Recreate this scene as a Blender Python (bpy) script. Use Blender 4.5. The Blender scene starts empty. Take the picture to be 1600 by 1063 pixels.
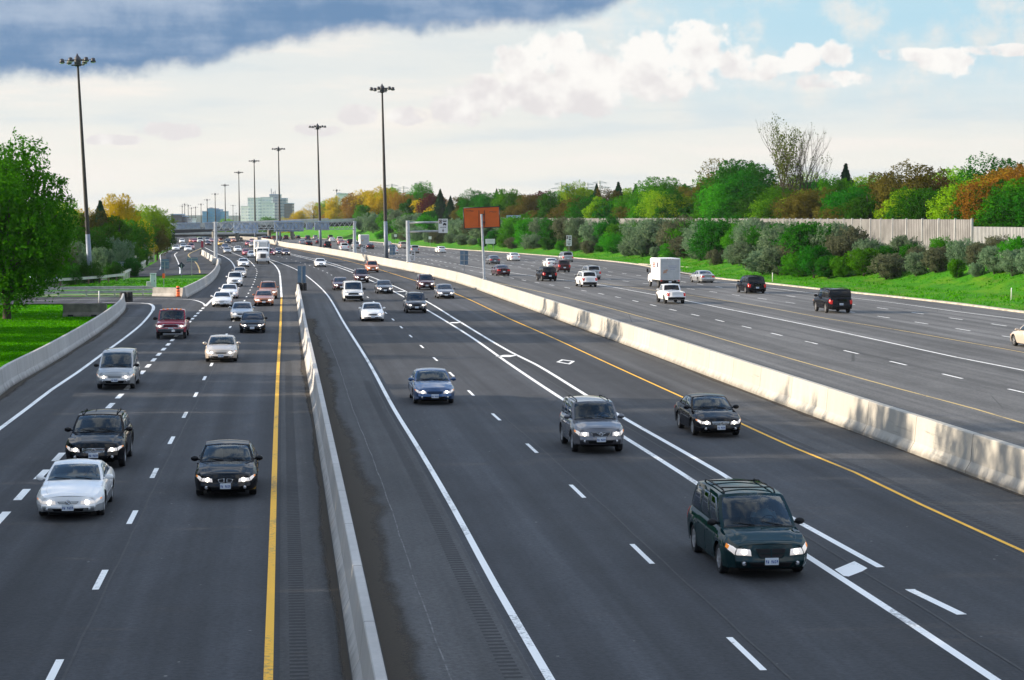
import bpy, bmesh, math, random
from mathutils import Vector, Matrix
R = math.radians
rnd = random.Random(7)
SC = bpy.context.scene
COL = SC.collection

# ------------------------------------------------------------------ camera
F, H, CX, CY, YH = 3280.0, 8.2, 800.0, 531.5, 339.0      # focal length in photo pixels, eye height, centre, horizon row
PITCH = math.atan((CY - YH) / F)
cam_d = bpy.data.cameras.new('camera')
cam = bpy.data.objects.new('camera', cam_d)
COL.objects.link(cam)
cam.location = (0, 0, H)
cam.rotation_euler = (math.pi / 2 - PITCH, 0, 0)
cam_d.sensor_width = 36
cam_d.lens = 36 * F / 1600
cam_d.clip_start = 0.5
cam_d.clip_end = 20000
SC.camera = cam

# ------------------------------------------------------------------ sun and sky
SUN_EL, SUN_AZ = 16.5, -91.0          # azimuth from +Y (ahead), negative = to the left
sd = bpy.data.lights.new('sun', 'SUN')
sd.energy = 5.0
sd.angle = R(0.5)
sd.color = (1.0, 0.85, 0.66)
sun = bpy.data.objects.new('sun', sd)
COL.objects.link(sun)
sv = Vector((math.sin(R(SUN_AZ)) * math.cos(R(SUN_EL)), math.cos(R(SUN_AZ)) * math.cos(R(SUN_EL)), math.sin(R(SUN_EL))))
sun.rotation_euler = sv.to_track_quat('Z', 'Y').to_euler()
sun.location = sv * 300

SC.view_settings.view_transform = 'Standard'
SC.view_settings.look = 'None'
SC.view_settings.exposure = 0.8
SC.view_settings.gamma = 1.0
SC.render.film_transparent = False
SC.cycles.max_bounces = 6
SC.cycles.diffuse_bounces = 3
SC.cycles.glossy_bounces = 3
SC.cycles.transmission_bounces = 4
SC.cycles.transparent_max_bounces = 6


class NT:
    """tiny wrapper to write node trees as expressions"""
    def __init__(s, tree):
        s.t = tree

    def n(s, typ, **kw):
        nd = s.t.nodes.new(typ)
        for k, v in kw.items():
            setattr(nd, k, v)
        return nd

    def put(s, sock, v):
        if isinstance(v, bpy.types.NodeSocket):
            s.t.links.new(v, sock)
        elif v is not None:
            if sock.type == 'RGBA' and len(v) == 3:
                v = (v[0], v[1], v[2], 1)
            sock.default_value = v

    def m(s, op, a, b=0.0, c=0.0, clamp=False):
        nd = s.n('ShaderNodeMath', operation=op)
        nd.use_clamp = clamp
        s.put(nd.inputs[0], a); s.put(nd.inputs[1], b); s.put(nd.inputs[2], c)
        return nd.outputs[0]

    def step(s, x, lo, hi, a=0.0, b=1.0):
        nd = s.n('ShaderNodeMapRange', interpolation_type='SMOOTHSTEP')
        for i, v in enumerate((x, lo, hi, a, b)):
            s.put(nd.inputs[i], v)
        return nd.outputs[0]

    def mix(s, f, a, b, mode='MIX'):
        nd = s.n('ShaderNodeMix', data_type='RGBA', blend_type=mode)
        s.put(nd.inputs[0], f); s.put(nd.inputs[6], a); s.put(nd.inputs[7], b)
        return nd.outputs[2]

    def noise(s, vec, scale, detail=4.0, rough=0.55, dist=0.0):
        nd = s.n('ShaderNodeTexNoise')
        s.put(nd.inputs['Vector'], vec)
        nd.inputs['Scale'].default_value = scale
        nd.inputs['Detail'].default_value = detail
        nd.inputs['Roughness'].default_value = rough
        nd.inputs['Distortion'].default_value = dist
        return nd.outputs['Fac']

    def comb(s, x, y, z=0.0):
        nd = s.n('ShaderNodeCombineXYZ')
        s.put(nd.inputs[0], x); s.put(nd.inputs[1], y); s.put(nd.inputs[2], z)
        return nd.outputs[0]

    def vmul(s, v, k):
        nd = s.n('ShaderNodeVectorMath', operation='MULTIPLY')
        s.put(nd.inputs[0], v); nd.inputs[1].default_value = k
        return nd.outputs[0]


WORLD = bpy.data.worlds.new('World')
SC.world = WORLD
WORLD.use_nodes = True
wt = WORLD.node_tree
wt.nodes.clear()
w = NT(wt)
WS = 0.10
sky = w.n('ShaderNodeTexSky', sky_type='NISHITA')
sky.sun_disc = False
sky.sun_elevation = R(SUN_EL)
sky.sun_rotation = R(SUN_AZ)
sky.air_density = 1.2
sky.dust_density = 2.0
tc = w.n('ShaderNodeTexCoord')
sep = w.n('ShaderNodeSeparateXYZ')
wt.links.new(tc.outputs['Generated'], sep.inputs[0])
dx, dy, dz = sep.outputs
# compass bearing and elevation of a sky direction, in units of 100 photo pixels (1 unit = 1.747 degrees)
UN = F / 100.0
az = w.m('MULTIPLY', w.m('ARCTAN2', dx, dy), UN)
el = w.m('MULTIPLY', w.m('ARCSINE', dz), UN)
ae = w.comb(az, el, 0.0)


def skx(px): return (px - CX) / 100.0
def sky_(py): return (YH - py) / 100.0


n1 = w.noise(ae, 0.9, 6, 0.6)
n2 = w.noise(ae, 3.0, 5, 0.6)
streak = w.noise(w.comb(w.m('MULTIPLY', az, 0.35), w.m('MULTIPLY', el, 2.6), 3.3), 0.8, 5, 0.55)
# high veil of cloud: cream near the horizon, thinner higher up, blue gap up on the right
veil = w.mix(w.step(el, 0.0, 2.6), (0.93, 0.90, 0.82), (0.80, 0.83, 0.82))
veil = w.mix(w.m('MULTIPLY', w.step(streak, 0.50, 0.68), 0.9), veil, (0.95, 0.90, 0.84))
veil = w.mix(w.m('MULTIPLY', w.step(streak, 0.30, 0.50, 1.0, 0.0), 0.75), veil, (0.70, 0.77, 0.80))
blue_f = w.m('MULTIPLY', w.step(el, 1.0, 3.0), w.step(az, -1.0, 4.5))
blue_f = w.m('MULTIPLY', blue_f, w.step(n1, 0.68, 0.45))
veil = w.mix(w.m('MULTIPLY', blue_f, 0.9), veil, (0.46, 0.72, 0.86))
# above the picture: broken cloud over the blue
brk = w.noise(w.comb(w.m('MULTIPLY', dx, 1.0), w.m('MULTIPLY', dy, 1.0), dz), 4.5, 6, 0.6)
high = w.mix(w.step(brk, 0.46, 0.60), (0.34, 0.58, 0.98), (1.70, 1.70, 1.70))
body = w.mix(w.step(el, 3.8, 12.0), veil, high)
# unseen dull bank behind the camera, added to darken reflections in the car paint
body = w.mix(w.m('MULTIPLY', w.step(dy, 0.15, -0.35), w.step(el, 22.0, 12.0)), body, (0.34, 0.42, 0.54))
# cumulus heaps (bearing, elevation, half width, half height in photo pixels)
heaps = [(865, 85, 48, 40), (815, 112, 48, 40), (925, 118, 70, 42), (1005, 98, 62, 46), (1088, 78, 56, 42),
         (1132, 98, 42, 26), (765, 150, 66, 32), (715, 172, 52, 24), (880, 150, 120, 34), (1030, 130, 90, 30),
         (1250, 98, 34, 24), (1298, 90, 32, 20), (1190, 110, 52, 18), (1470, 106, 42, 22), (1400, 92, 46, 12),
         (1555, 88, 70, 10), (1290, 130, 56, 14), (560, 182, 34, 16), (640, 182, 40, 14), (500, 205, 40, 10),
         (270, 208, 46, 14), (190, 222, 50, 8)]
dens = None
for hx, hy, hw, hh in heaps:
    a = w.m('MULTIPLY', w.m('SUBTRACT', az, skx(hx)), 100.0 / hw)
    b = w.m('MULTIPLY', w.m('SUBTRACT', el, sky_(hy)), 100.0 / hh)
    d = w.m('SUBTRACT', 1.0, w.m('ADD', w.m('MULTIPLY', a, a), w.m('MULTIPLY', b, b)))
    if hh < 20:
        d = w.m('MINIMUM', d, 0.55)
    dens = d if dens is None else w.m('SMOOTH_MAX', dens, d, 0.35)
puff = w.m('MULTIPLY', w.m('SUBTRACT', w.noise(ae, 2.6, 6, 0.52), 0.5), 3.4)
dens = w.m('ADD', dens, puff)
cum = w.m('MULTIPLY', w.step(dens, -0.20, 0.46), 0.96)
shade = w.step(w.m('ADD', w.m('MULTIPLY', w.m('SUBTRACT', w.noise(ae, 2.2, 4, 0.5), 0.5), 2.0), w.m('MULTIPLY', w.m('SUBTRACT', el, 2.15), 0.45)), -0.40, 0.25)
cumcol = w.mix(shade, (0.80, 0.765, 0.77), (1.0, 0.975, 0.94))
body = w.mix(cum, body, cumcol)
# the dark sheet of cloud over the left half
fc = w.n('ShaderNodeFloatCurve')
cv = fc.mapping.curves[0]
pts = [(0, 132), (150, 130), (300, 112), (390, 92), (470, 74), (560, 58), (700, 52), (820, 46), (900, 40), (980, 0), (1100, -60)]
A0, A1, E0, E1 = -12.0, 4.0, 1.0, 5.0
cv.points[0].location = (0, (sky_(134) - E0) / (E1 - E0))
cv.points[1].location = (1, 1.0)
for px, py in pts:
    cv.points.new((skx(px) - A0) / (A1 - A0), min(1, (sky_(py) - E0) / (E1 - E0)))
fc.mapping.update()
wt.links.new(w.m('DIVIDE', w.m('SUBTRACT', az, A0), A1 - A0, clamp=True), fc.inputs['Value'])
edge = w.m('ADD', w.m('MULTIPLY', fc.outputs[0], E1 - E0), E0)
rag = w.m('ADD', w.m('MULTIPLY', w.m('SUBTRACT', n1, 0.5), 0.50), w.m('MULTIPLY', w.m('SUBTRACT', n2, 0.5), 0.22))
over = w.m('ADD', w.m('SUBTRACT', el, edge), rag)
dark = w.m('MULTIPLY', w.step(over, -0.07, 0.22), w.step(w.m('ADD', streak, w.m('MULTIPLY', over, 0.5)), 0.22, 0.42))
dark = w.m('MULTIPLY', dark, w.m('MULTIPLY', w.step(az, 4.0, 2.0), w.step(el, 7.5, 4.6)))
dcol = w.mix(w.step(w.m('ADD', w.m('MULTIPLY', over, 0.8), w.m('ADD', w.m('MULTIPLY', w.m('SUBTRACT', streak, 0.5), 1.6), w.m('MULTIPLY', w.m('SUBTRACT', n1, 0.5), 1.5))), 0.05, 1.1), (0.140, 0.262, 0.455), (0.40, 0.50, 0.65))
body = w.mix(dark, body, dcol)
# below the horizon: dull ground glow so nothing black shows at the rim
body = w.mix(w.step(el, -0.1, -1.5), body, (0.22, 0.24, 0.20))
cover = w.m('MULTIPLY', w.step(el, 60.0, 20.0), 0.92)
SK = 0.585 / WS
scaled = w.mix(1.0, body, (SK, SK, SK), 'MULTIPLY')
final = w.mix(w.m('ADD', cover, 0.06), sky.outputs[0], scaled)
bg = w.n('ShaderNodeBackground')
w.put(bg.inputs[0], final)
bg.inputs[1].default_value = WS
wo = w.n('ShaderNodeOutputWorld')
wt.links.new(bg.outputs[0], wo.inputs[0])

# ------------------------------------------------------------------ from photo pixels to places on the ground


def prof(y):
    """height of the road along its length: level, then a gentle fall beyond 600 m"""
    d = max(0.0, y - 600.0)
    z = -0.007 * d * d / (d + 120.0) if d else 0.0
    d2 = max(0.0, y - 1250.0)
    return z - 0.004 * d2


def ray(px, py):
    xc, yc = (px - CX) / F, (CY - py) / F
    c, s = math.cos(PITCH), math.sin(PITCH)
    return Vector((xc, c + yc * s, -s + yc * c))


def P(px, py, h=0.0):
    d = ray(px, py)
    z = h
    for _ in range(80):
        t = (z - H) / d.z
        if t < 0 or t * d.y > 5000:
            t = 5000 / d.y
        z = h + prof(t * d.y)
    return Vector((t * d.x, t * d.y, z))


def at(px, py, Y):
    d = ray(px, py)
    t = Y / d.y
    return Vector((t * d.x, Y, H + t * d.z))


def catmull(pts, step):
    out = []
    n = len(pts)
    for i in range(n - 1):
        p0 = pts[i - 1] if i else pts[i] * 2 - pts[i + 1]
        p1, p2 = pts[i], pts[i + 1]
        p3 = pts[i + 2] if i + 2 < n else pts[i + 1] * 2 - pts[i]
        L = (p2 - p1).length
        a0 = 0.0
        d01, d12, d23 = max(1e-4, (p1 - p0).length) ** .5, max(1e-4, L) ** .5, max(1e-4, (p3 - p2).length) ** .5
        m1 = (p2 - p1) - d12 * ((p2 - p0) / (d01 + d12) - (p1 - p0) / d01)
        m2 = (p2 - p1) + d12 * ((p3 - p2) / d23 - (p3 - p1) / (d12 + d23))
        k = max(1, int(L / step))
        for j in range(k):
            t = j / k
            t2, t3 = t * t, t * t * t
            out.append(p1 * (2 * t3 - 3 * t2 + 1) + m1 * (t3 - 2 * t2 + t) + p2 * (-2 * t3 + 3 * t2) + m2 * (t3 - t2))
    out.append(pts[-1].copy())
    return out


def curve(px, h=0.0, step=4.0, near=None, far=None):
    """pixel polyline (near to far) -> smooth world polyline; near/far extend it to those Y"""
    pts = [P(a, b, h) for a, b in px]
    if near is not None and pts[0].y > near:
        d = (pts[0] - pts[min(2, len(pts) - 1)])
        k = (near - pts[0].y) / d.y
        pts.insert(0, pts[0] + d * k)
    if far is not None and pts[-1].y < far:
        a, b = pts[-1], pts[max(0, len(pts) - 3)]
        d = a - b
        pts.append(a + d * ((far - a.y) / d.y))
    out = catmull(pts, step)
    for p in out:
        p.z = h + prof(p.y)
    return out


def x_at(c, y):
    if y <= c[0].y:
        a, b = c[0], c[1]
    else:
        a, b = c[-2], c[-1]
        for i in range(len(c) - 1):
            if c[i].y <= y <= c[i + 1].y:
                a, b = c[i], c[i + 1]
                break
    if abs(b.y - a.y) < 1e-6:
        return a.x
    return a.x + (b.x - a.x) * (y - a.y) / (b.y - a.y)


def tang(c, y, d=14.0):
    v = Vector((x_at(c, y + d) - x_at(c, y - d), 2 * d, 0))
    return v.normalized()

# ------------------------------------------------------------------ object helpers


def obj(name, mesh, parent=None, mats=()):
    if isinstance(mesh, bmesh.types.BMesh):
        me = bpy.data.meshes.new(name)
        mesh.to_mesh(me)
        mesh.free()
        mesh = me
    for m in (mats if isinstance(mats, (list, tuple)) else (mats,)):
        mesh.materials.append(m)
    o = bpy.data.objects.new(name, mesh)
    COL.objects.link(o)
    if parent:
        o.parent = parent
    return o


def tag(o, label=None, cat=None, group=None, kind=None):
    for k, v in (('label', label), ('category', cat), ('group', group), ('kind', kind)):
        if v:
            o[k] = v
    return o


def empty(name, loc, rz=0.0):
    o = bpy.data.objects.new(name, None)
    o.empty_display_size = 0.3
    COL.objects.link(o)
    o.location = loc
    o.rotation_euler = (0, 0, rz)
    return o


def smooth(bm, ang=38):
    bm.normal_update()
    for f in bm.faces:
        f.smooth = True
    for e in bm.edges:
        if len(e.link_faces) == 2:
            e.smooth = e.calc_face_angle(0) < R(ang)
    return bm


def box(bm, c, s, rot=None, mi=0, bev=0.0):
    """box of size s centred at c"""
    r = bmesh.ops.create_cube(bm, size=1.0)
    vs = r['verts']
    bmesh.ops.scale(bm, verts=vs, vec=s)
    if bev:
        es = list({e for v in vs for e in v.link_edges})
        rr = bmesh.ops.bevel(bm, geom=es, offset=bev, segments=1, affect='EDGES', profile=0.5)
        vs = list({v for f in rr['faces'] for v in f.verts} | {v for v in vs if v.is_valid})
    if rot is not None:
        bmesh.ops.rotate(bm, verts=vs, cent=(0, 0, 0), matrix=rot)
    bmesh.ops.translate(bm, verts=vs, vec=c)
    if mi:
        for f in {f for v in vs for f in v.link_faces}:
            f.material_index = mi
    return vs


def tube(bm, a, b, r0, r1=None, n=8, mi=0, cap=True):
    a, b = Vector(a), Vector(b)
    r1 = r0 if r1 is None else r1
    d = (b - a)
    q = d.to_track_quat('Z', 'Y')
    rings = []
    for p, r in ((a, r0), (b, r1)):
        rings.append([bm.verts.new(p + q @ Vector((math.cos(2 * math.pi * i / n) * r, math.sin(2 * math.pi * i / n) * r, 0))) for i in range(n)])
    for i in range(n):
        f = bm.faces.new((rings[0][i], rings[0][(i + 1) % n], rings[1][(i + 1) % n], rings[1][i]))
        f.material_index = mi
        f.smooth = n > 5
    if cap:
        bm.faces.new(rings[0][::-1]).material_index = mi
        bm.faces.new(rings[1]).material_index = mi


def lathe(bm, prof_, n=20, axis='Z', c=(0, 0, 0), mi=0, closed=False):
    rings = []
    for r, z in prof_:
        ring = []
        for i in range(n):
            a = 2 * math.pi * i / n
            p = (r * math.cos(a), r * math.sin(a), z)
            if axis == 'X':
                p = (z, r * math.cos(a), r * math.sin(a))
            ring.append(bm.verts.new(Vector(p) + Vector(c)))
        rings.append(ring)
    seq = list(zip(rings, rings[1:])) + ([(rings[-1], rings[0])] if closed else [])
    for ra, rb in seq:
        for i in range(n):
            f = bm.faces.new((ra[i], ra[(i + 1) % n], rb[(i + 1) % n], rb[i]))
            f.smooth = True
            f.material_index = mi
    if not closed:
        for rg, z in ((rings[0], 0), (rings[-1], 1)):
            f = bm.faces.new(rg if z else rg[::-1])
            f.material_index = mi


def sweep(c, section, closed_sec=False, cap=True, uv_scale=1.0, lift=0.0):
    """sweep a section [(across, up)] along a world polyline; UV = (metres along, metres round)"""
    bm = bmesh.new()
    uvl = bm.loops.layers.uv.new('UVMap')
    rows = []
    dist = 0.0
    dists = []
    for i, p in enumerate(c):
        a, b = c[max(0, i - 1)], c[min(len(c) - 1, i + 1)]
        t = Vector((b.x - a.x, b.y - a.y, 0)).normalized()
        nrm = Vector((t.y, -t.x, 0))          # to the right when looking along the line
        if i:
            dist += (p - c[i - 1]).length
        dists.append(dist)
        rows.append([bm.verts.new(Vector((p.x, p.y, p.z + lift)) + nrm * u + Vector((0, 0, v))) for u, v in section])
    acc = [0.0]
    for (u0, v0), (u1, v1) in zip(section, section[1:]):
        acc.append(acc[-1] + math.hypot(u1 - u0, v1 - v0))
    m = len(section)
    for i in range(len(rows) - 1):
        for j in range(m - 1):
            f = bm.faces.new((rows[i][j], rows[i + 1][j], rows[i + 1][j + 1], rows[i][j + 1]))
            for l, (a, b) in zip(f.loops, ((i, j), (i + 1, j), (i + 1, j + 1), (i, j + 1))):
                l[uvl].uv = (dists[a] * uv_scale, acc[b] * uv_scale)
    if cap:
        for rw, rev in ((rows[0], False), (rows[-1], True)):
            try:
                bm.faces.new(rw[::-1] if rev else rw)
            except ValueError:
                pass
    bmesh.ops.recalc_face_normals(bm, faces=bm.faces)
    return bm


def sub_curve(c, y0, y1):
    """part of a Y-monotone curve between two Y values"""
    out = [Vector((x_at(c, y0), y0, 0))]
    out += [p.copy() for p in c if y0 < p.y < y1]
    out.append(Vector((x_at(c, y1), y1, 0)))
    zoff = c[0].z - prof(c[0].y)
    for p in out:
        p.z = zoff + prof(p.y)
    return out


def arc_sample(c, d0, d1, step=2.0):
    """part of a polyline between two arc lengths"""
    out, acc = [], 0.0
    for a, b in zip(c, c[1:]):
        L = (b - a).length
        if acc + L >= d0 and acc <= d1 and L > 1e-6:
            t0, t1 = max(0, (d0 - acc) / L), min(1, (d1 - acc) / L)
            if not out:
                out.append(a.lerp(b, t0))
            out.append(a.lerp(b, t1))
        acc += L
    return out


def length(c):
    return sum((b - a).length for a, b in zip(c, c[1:]))

# ------------------------------------------------------------------ materials
MATS = {}


def pmat(name, col, rough=0.6, metal=0.0, var=0.0, scale=4.0, bump=0.0, coat=0.0, spec=0.5, emit=None, es=0.0, col2=None, stretch=None, detail=5.0):
    if name in MATS:
        return MATS[name]
    m = bpy.data.materials.new(name)
    m.use_nodes = True
    t = m.node_tree
    b = t.nodes['Principled BSDF']
    n = NT(t)
    b.inputs['Roughness'].default_value = rough
    b.inputs['Metallic'].default_value = metal
    b.inputs['Coat Weight'].default_value = coat
    b.inputs['Coat Roughness'].default_value = 0.04
    b.inputs['Specular IOR Level'].default_value = spec
    c4 = (col[0], col[1], col[2], 1)
    if var or bump or col2:
        tcn = n.n('ShaderNodeTexCoord')
        v = tcn.outputs['Object']
        if stretch:
            v = n.vmul(v, stretch)
        nz = n.noise(v, scale, detail, 0.6)
        if col2:
            cc = n.mix(n.step(nz, 0.38, 0.64), c4, col2)
        else:
            lo = tuple(max(0, x * (1 - var)) for x in col)
            hi = tuple(x * (1 + var) for x in col)
            cc = n.mix(n.step(nz, 0.3, 0.7), lo, hi)
        n.put(b.inputs['Base Color'], cc)
        if bump:
            bp = n.n('ShaderNodeBump')
            bp.inputs['Strength'].default_value = bump
            bp.inputs['Distance'].default_value = 0.05
            n.put(bp.inputs['Height'], nz)
            n.put(b.inputs['Normal'], bp.outputs[0])
    else:
        b.inputs['Base Color'].default_value = c4
    if emit:
        b.inputs['Emission Color'].default_value = (emit[0], emit[1], emit[2], 1)
        b.inputs['Emission Strength'].default_value = es
    MATS[name] = m
    return m


def asphalt(name, base, tint, crack=True, track=None):
    m = bpy.data.materials.new(name)
    m.use_nodes = True
    t = m.node_tree
    b = t.nodes['Principled BSDF']
    n = NT(t)
    g = n.n('ShaderNodeNewGeometry')
    pos = g.outputs['Position']
    uvn = n.n('ShaderNodeUVMap')
    uv = uvn.outputs[0]
    grain = n.step(n.noise(pos, 8.0, 3, 0.8), 0.22, 0.78)
    mid = n.noise(n.vmul(pos, (0.9, 0.35, 1)), 1.1, 5, 0.62)
    sx = n.n('ShaderNodeSeparateXYZ')
    n.put(sx.inputs[0], pos)
    lat = n.m('ADD', sx.outputs[0], n.m('MULTIPLY', sx.outputs[1], 0.108))     # distance across the lanes
    along = n.comb(lat, sx.outputs[1], 0.0)
    longs = n.noise(n.vmul(along, (1.6, 0.018, 1)), 1.0, 4, 0.55)      # wear and oil drawn out along the lanes
    broad = n.noise(n.vmul(along, (0.55, 0.008, 1)), 1.0, 3, 0.5)
    patch = n.noise(n.vmul(pos, (0.12, 0.035, 1)), 1.0, 3, 0.5)
    k = n.m('ADD', n.m('MULTIPLY', n.m('SUBTRACT', grain, 0.5), 0.75), 1.0)
    k = n.m('MULTIPLY', k, n.m('ADD', n.m('MULTIPLY', n.m('SUBTRACT', mid, 0.5), 0.7), 1.0))
    k = n.m('MULTIPLY', k, n.m('ADD', n.m('MULTIPLY', n.m('SUBTRACT', longs, 0.5), 1.5), 1.0))
    k = n.m('MULTIPLY', k, n.m('ADD', n.m('MULTIPLY', n.m('SUBTRACT', broad, 0.5), 1.5), 1.0))
    k = n.m('MULTIPLY', k, n.m('ADD', n.m('MULTIPLY', n.m('SUBTRACT', patch, 0.5), 1.1), 1.0))
    # wheel paths polished lighter, oil drip in the middle of each lane
    wob = n.m('MULTIPLY', n.m('SUBTRACT', n.noise(n.vmul(along, (0.05, 0.02, 1)), 1.0, 2), 0.5), 2.2)
    ph = n.m('MULTIPLY', n.m('ADD', n.m('ADD', lat, 0.3), wob), 2 * math.pi / 3.82)
    trk = n.m('SUBTRACT', n.m('MULTIPLY', n.m('COSINE', n.m('MULTIPLY', ph, 2.0)), -0.085), n.m('MULTIPLY', n.m('COSINE', ph), -0.045))
    k = n.m('MULTIPLY', k, n.m('ADD', n.m('MULTIPLY', trk, n.step(broad, 0.25, 0.7, 0.5, 1.6)), 1.0))
    # darker and lighter resurfaced lengths with straight cross joints
    ln = n.noise(n.comb(n.m('FLOOR', n.m('DIVIDE', n.m('ADD', lat, 0.3), 3.82)), n.m('FLOOR', n.m('DIVIDE', sx.outputs[1], 31.0)), 0.0), 3.7, 1)
    k = n.m('MULTIPLY', k, n.m('ADD', n.m('MULTIPLY', n.step(ln, 0.35, 0.65), 0.16), 0.92))
    cc = n.mix(1.0, tint, n.comb(k, k, k), 'MULTIPLY')
    cc = n.mix(1.0, cc, (base, base, base), 'MULTIPLY')
    # pale grit and specks of litter
    vor = n.n('ShaderNodeTexVoronoi')
    n.put(vor.inputs['Vector'], pos)
    vor.inputs['Scale'].default_value = 1.3
    speck = n.m('MULTIPLY', n.step(vor.outputs['Distance'], 0.060, 0.03), n.step(mid, 0.47, 0.58))
    cc = n.mix(n.m('MULTIPLY', speck, 0.8), cc, (0.3, 0.29, 0.27))
    # worn crack lines across and along
    if crack:
        cr = n.n('ShaderNodeTexVoronoi', feature='DISTANCE_TO_EDGE')
        n.put(cr.inputs['Vector'], n.vmul(pos, (0.16, 0.07, 1)))
        n.put(cr.inputs['Randomness'], 1.0)
        cr.inputs['Scale'].default_value = 1.0
        ck = n.m('MULTIPLY', n.step(cr.outputs['Distance'], 0.006, 0.002), n.step(n.noise(pos, 0.05, 2), 0.5, 0.6))
        cc = n.mix(n.m('MULTIPLY', ck, 0.55), cc, (0.014, 0.014, 0.014))
    n.put(b.inputs['Base Color'], cc)
    b.inputs['Roughness'].default_value = 0.82
    b.inputs['Specular IOR Level'].default_value = 0.35
    bp = n.n('ShaderNodeBump')
    bp.inputs['Strength'].default_value = 0.35
    bp.inputs['Distance'].default_value = 0.02
    n.put(bp.inputs['Height'], grain)
    n.put(b.inputs['Normal'], bp.outputs[0])
    MATS[name] = m
    return m


def concrete(name, base, joint=6.0, stain=0.6, tint=(1.0, 0.96, 0.88)):
    m = bpy.data.materials.new(name)
    m.use_nodes = True
    t = m.node_tree
    b = t.nodes['Principled BSDF']
    n = NT(t)
    g = n.n('ShaderNodeNewGeometry')
    pos = g.outputs['Position']
    uvn = n.n('ShaderNodeUVMap')
    s2 = n.n('ShaderNodeSeparateXYZ')
    n.put(s2.inputs[0], uvn.outputs[0])
    u = s2.outputs[0]
    fine = n.noise(pos, 9.0, 4, 0.7)
    run = n.noise(n.vmul(pos, (1.7, 1.7, 0.12)), 1.0, 5, 0.6)           # streaks that run down the face
    big = n.noise(pos, 0.22, 3, 0.5)
    k = n.m('ADD', 1.0, n.m('MULTIPLY', n.m('SUBTRACT', fine, 0.5), 0.3))
    k = n.m('MULTIPLY', k, n.m('ADD', 1.0, n.m('MULTIPLY', n.m('SUBTRACT', run, 0.5), stain)))
    k = n.m('MULTIPLY', k, n.m('ADD', 1.0, n.m('MULTIPLY', n.m('SUBTRACT', big, 0.5), 0.35)))
    cc = n.mix(1.0, tint, n.comb(k, k, k), 'MULTIPLY')
    cc = n.mix(1.0, cc, (base, base, base), 'MULTIPLY')
    fr = n.m('FRACT', n.m('DIVIDE', u, joint))
    jt = n.m('MULTIPLY', n.step(n.m('ABSOLUTE', n.m('SUBTRACT', fr, 0.5)), 0.006 * 6 / joint, 0.003 * 6 / joint), 0.75)
    cc = n.mix(jt, cc, (0.05, 0.045, 0.04))
    pan = n.noise(n.comb(n.m('FLOOR', n.m('DIVIDE', n.m('ADD', u, joint / 2), joint)), 0.0, 0.0), 1.7, 1, 0.5)
    cc = n.mix(n.m('MULTIPLY', n.step(pan, 0.4, 0.65), 0.22), cc, (base * 0.6, base * 0.58, base * 0.55))
    # tyre scuffs drawn along the face and grime gathered at the foot
    sc = n.noise(n.comb(n.m('MULTIPLY', u, 0.35), n.m('MULTIPLY', s2.outputs[1], 7.0), 1.7), 1.0, 4, 0.65)
    sc = n.m('MULTIPLY', n.step(sc, 0.60, 0.72), n.step(n.noise(n.comb(n.m('MULTIPLY', u, 0.07), 0.0, 4.0), 1.0, 2), 0.48, 0.62))
    cc = n.mix(n.m('MULTIPLY', sc, 0.6), cc, (0.07, 0.068, 0.065))
    gz = n.n('ShaderNodeSeparateXYZ')
    n.put(gz.inputs[0], pos)
    gr = n.m('MULTIPLY', n.step(n.m('ADD', gz.outputs[2], n.m('MULTIPLY', n.m('SUBTRACT', run, 0.5), 0.5)), 0.30, 0.02), 0.55)
    cc = n.mix(gr, cc, (0.12, 0.11, 0.095))
    n.put(b.inputs['Base Color'], cc)
    b.inputs['Roughness'].default_value = 0.85
    b.inputs['Specular IOR Level'].default_value = 0.25
    MATS[name] = m
    return m


def paintline(name, col, worn=0.35):
    m = bpy.data.materials.new(name)
    m.use_nodes = True
    t = m.node_tree
    b = t.nodes['Principled BSDF']
    n = NT(t)
    g = n.n('ShaderNodeNewGeometry')
    pos = g.outputs['Position']
    a = n.noise(pos, 7.0, 5, 0.75)
    c = n.noise(n.vmul(pos, (1, 0.25, 1)), 0.9, 3, 0.5)
    k = n.m('MULTIPLY', n.step(n.m('ADD', a, n.m('MULTIPLY', n.m('SUBTRACT', c, 0.5), 0.9)), 0.56, 0.72), worn + 0.25)
    n.put(b.inputs['Base Color'], n.mix(k, col, (0.09, 0.09, 0.09)))
    b.inputs['Roughness'].default_value = 0.7
    MATS[name] = m
    return m


M_ASPH = asphalt('asphalt_dark', 0.040, (0.92, 0.98, 1.12))
M_ASPH_R = asphalt('asphalt_grey', 0.105, (1.0, 0.99, 0.98))
M_SHOULD = asphalt('asphalt_shoulder', 0.060, (1.0, 1.0, 1.02), crack=False)
M_CONC = concrete('concrete_pale', 0.45, 6.0, 0.35, (1.0, 0.95, 0.84))
M_CONC_B = concrete('concrete_grey', 0.48, 6.0, 0.4, (1.0, 0.98, 0.95))
M_CURB = pmat('kerb_concrete', (0.42, 0.38, 0.31), 0.85, var=0.3, scale=1.2)
M_WHITE = paintline('white_road_paint', (0.90, 0.90, 0.88), 0.35)
M_YEL = paintline('yellow_road_paint', (0.95, 0.50, 0.02), 0.3)
M_YELP = paintline('faded_yellow_road_paint', (0.62, 0.45, 0.16), 0.5)
M_STEEL = pmat('galvanised_steel', (0.42, 0.44, 0.45), 0.45, 0.6, var=0.15, scale=3)
M_ZINC = pmat('dull_mast_zinc', (0.19, 0.23, 0.29), 0.55, 0.2, var=0.15, scale=2)
M_POLE = pmat('weathered_mast_steel', (0.034, 0.030, 0.028), 0.7, 0.1, var=0.25, scale=2)
M_LAMP = pmat('luminaire_metal', (0.05, 0.05, 0.06), 0.5, 0.2)
M_LENS = pmat('luminaire_lens', (0.55, 0.56, 0.56), 0.25)
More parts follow.
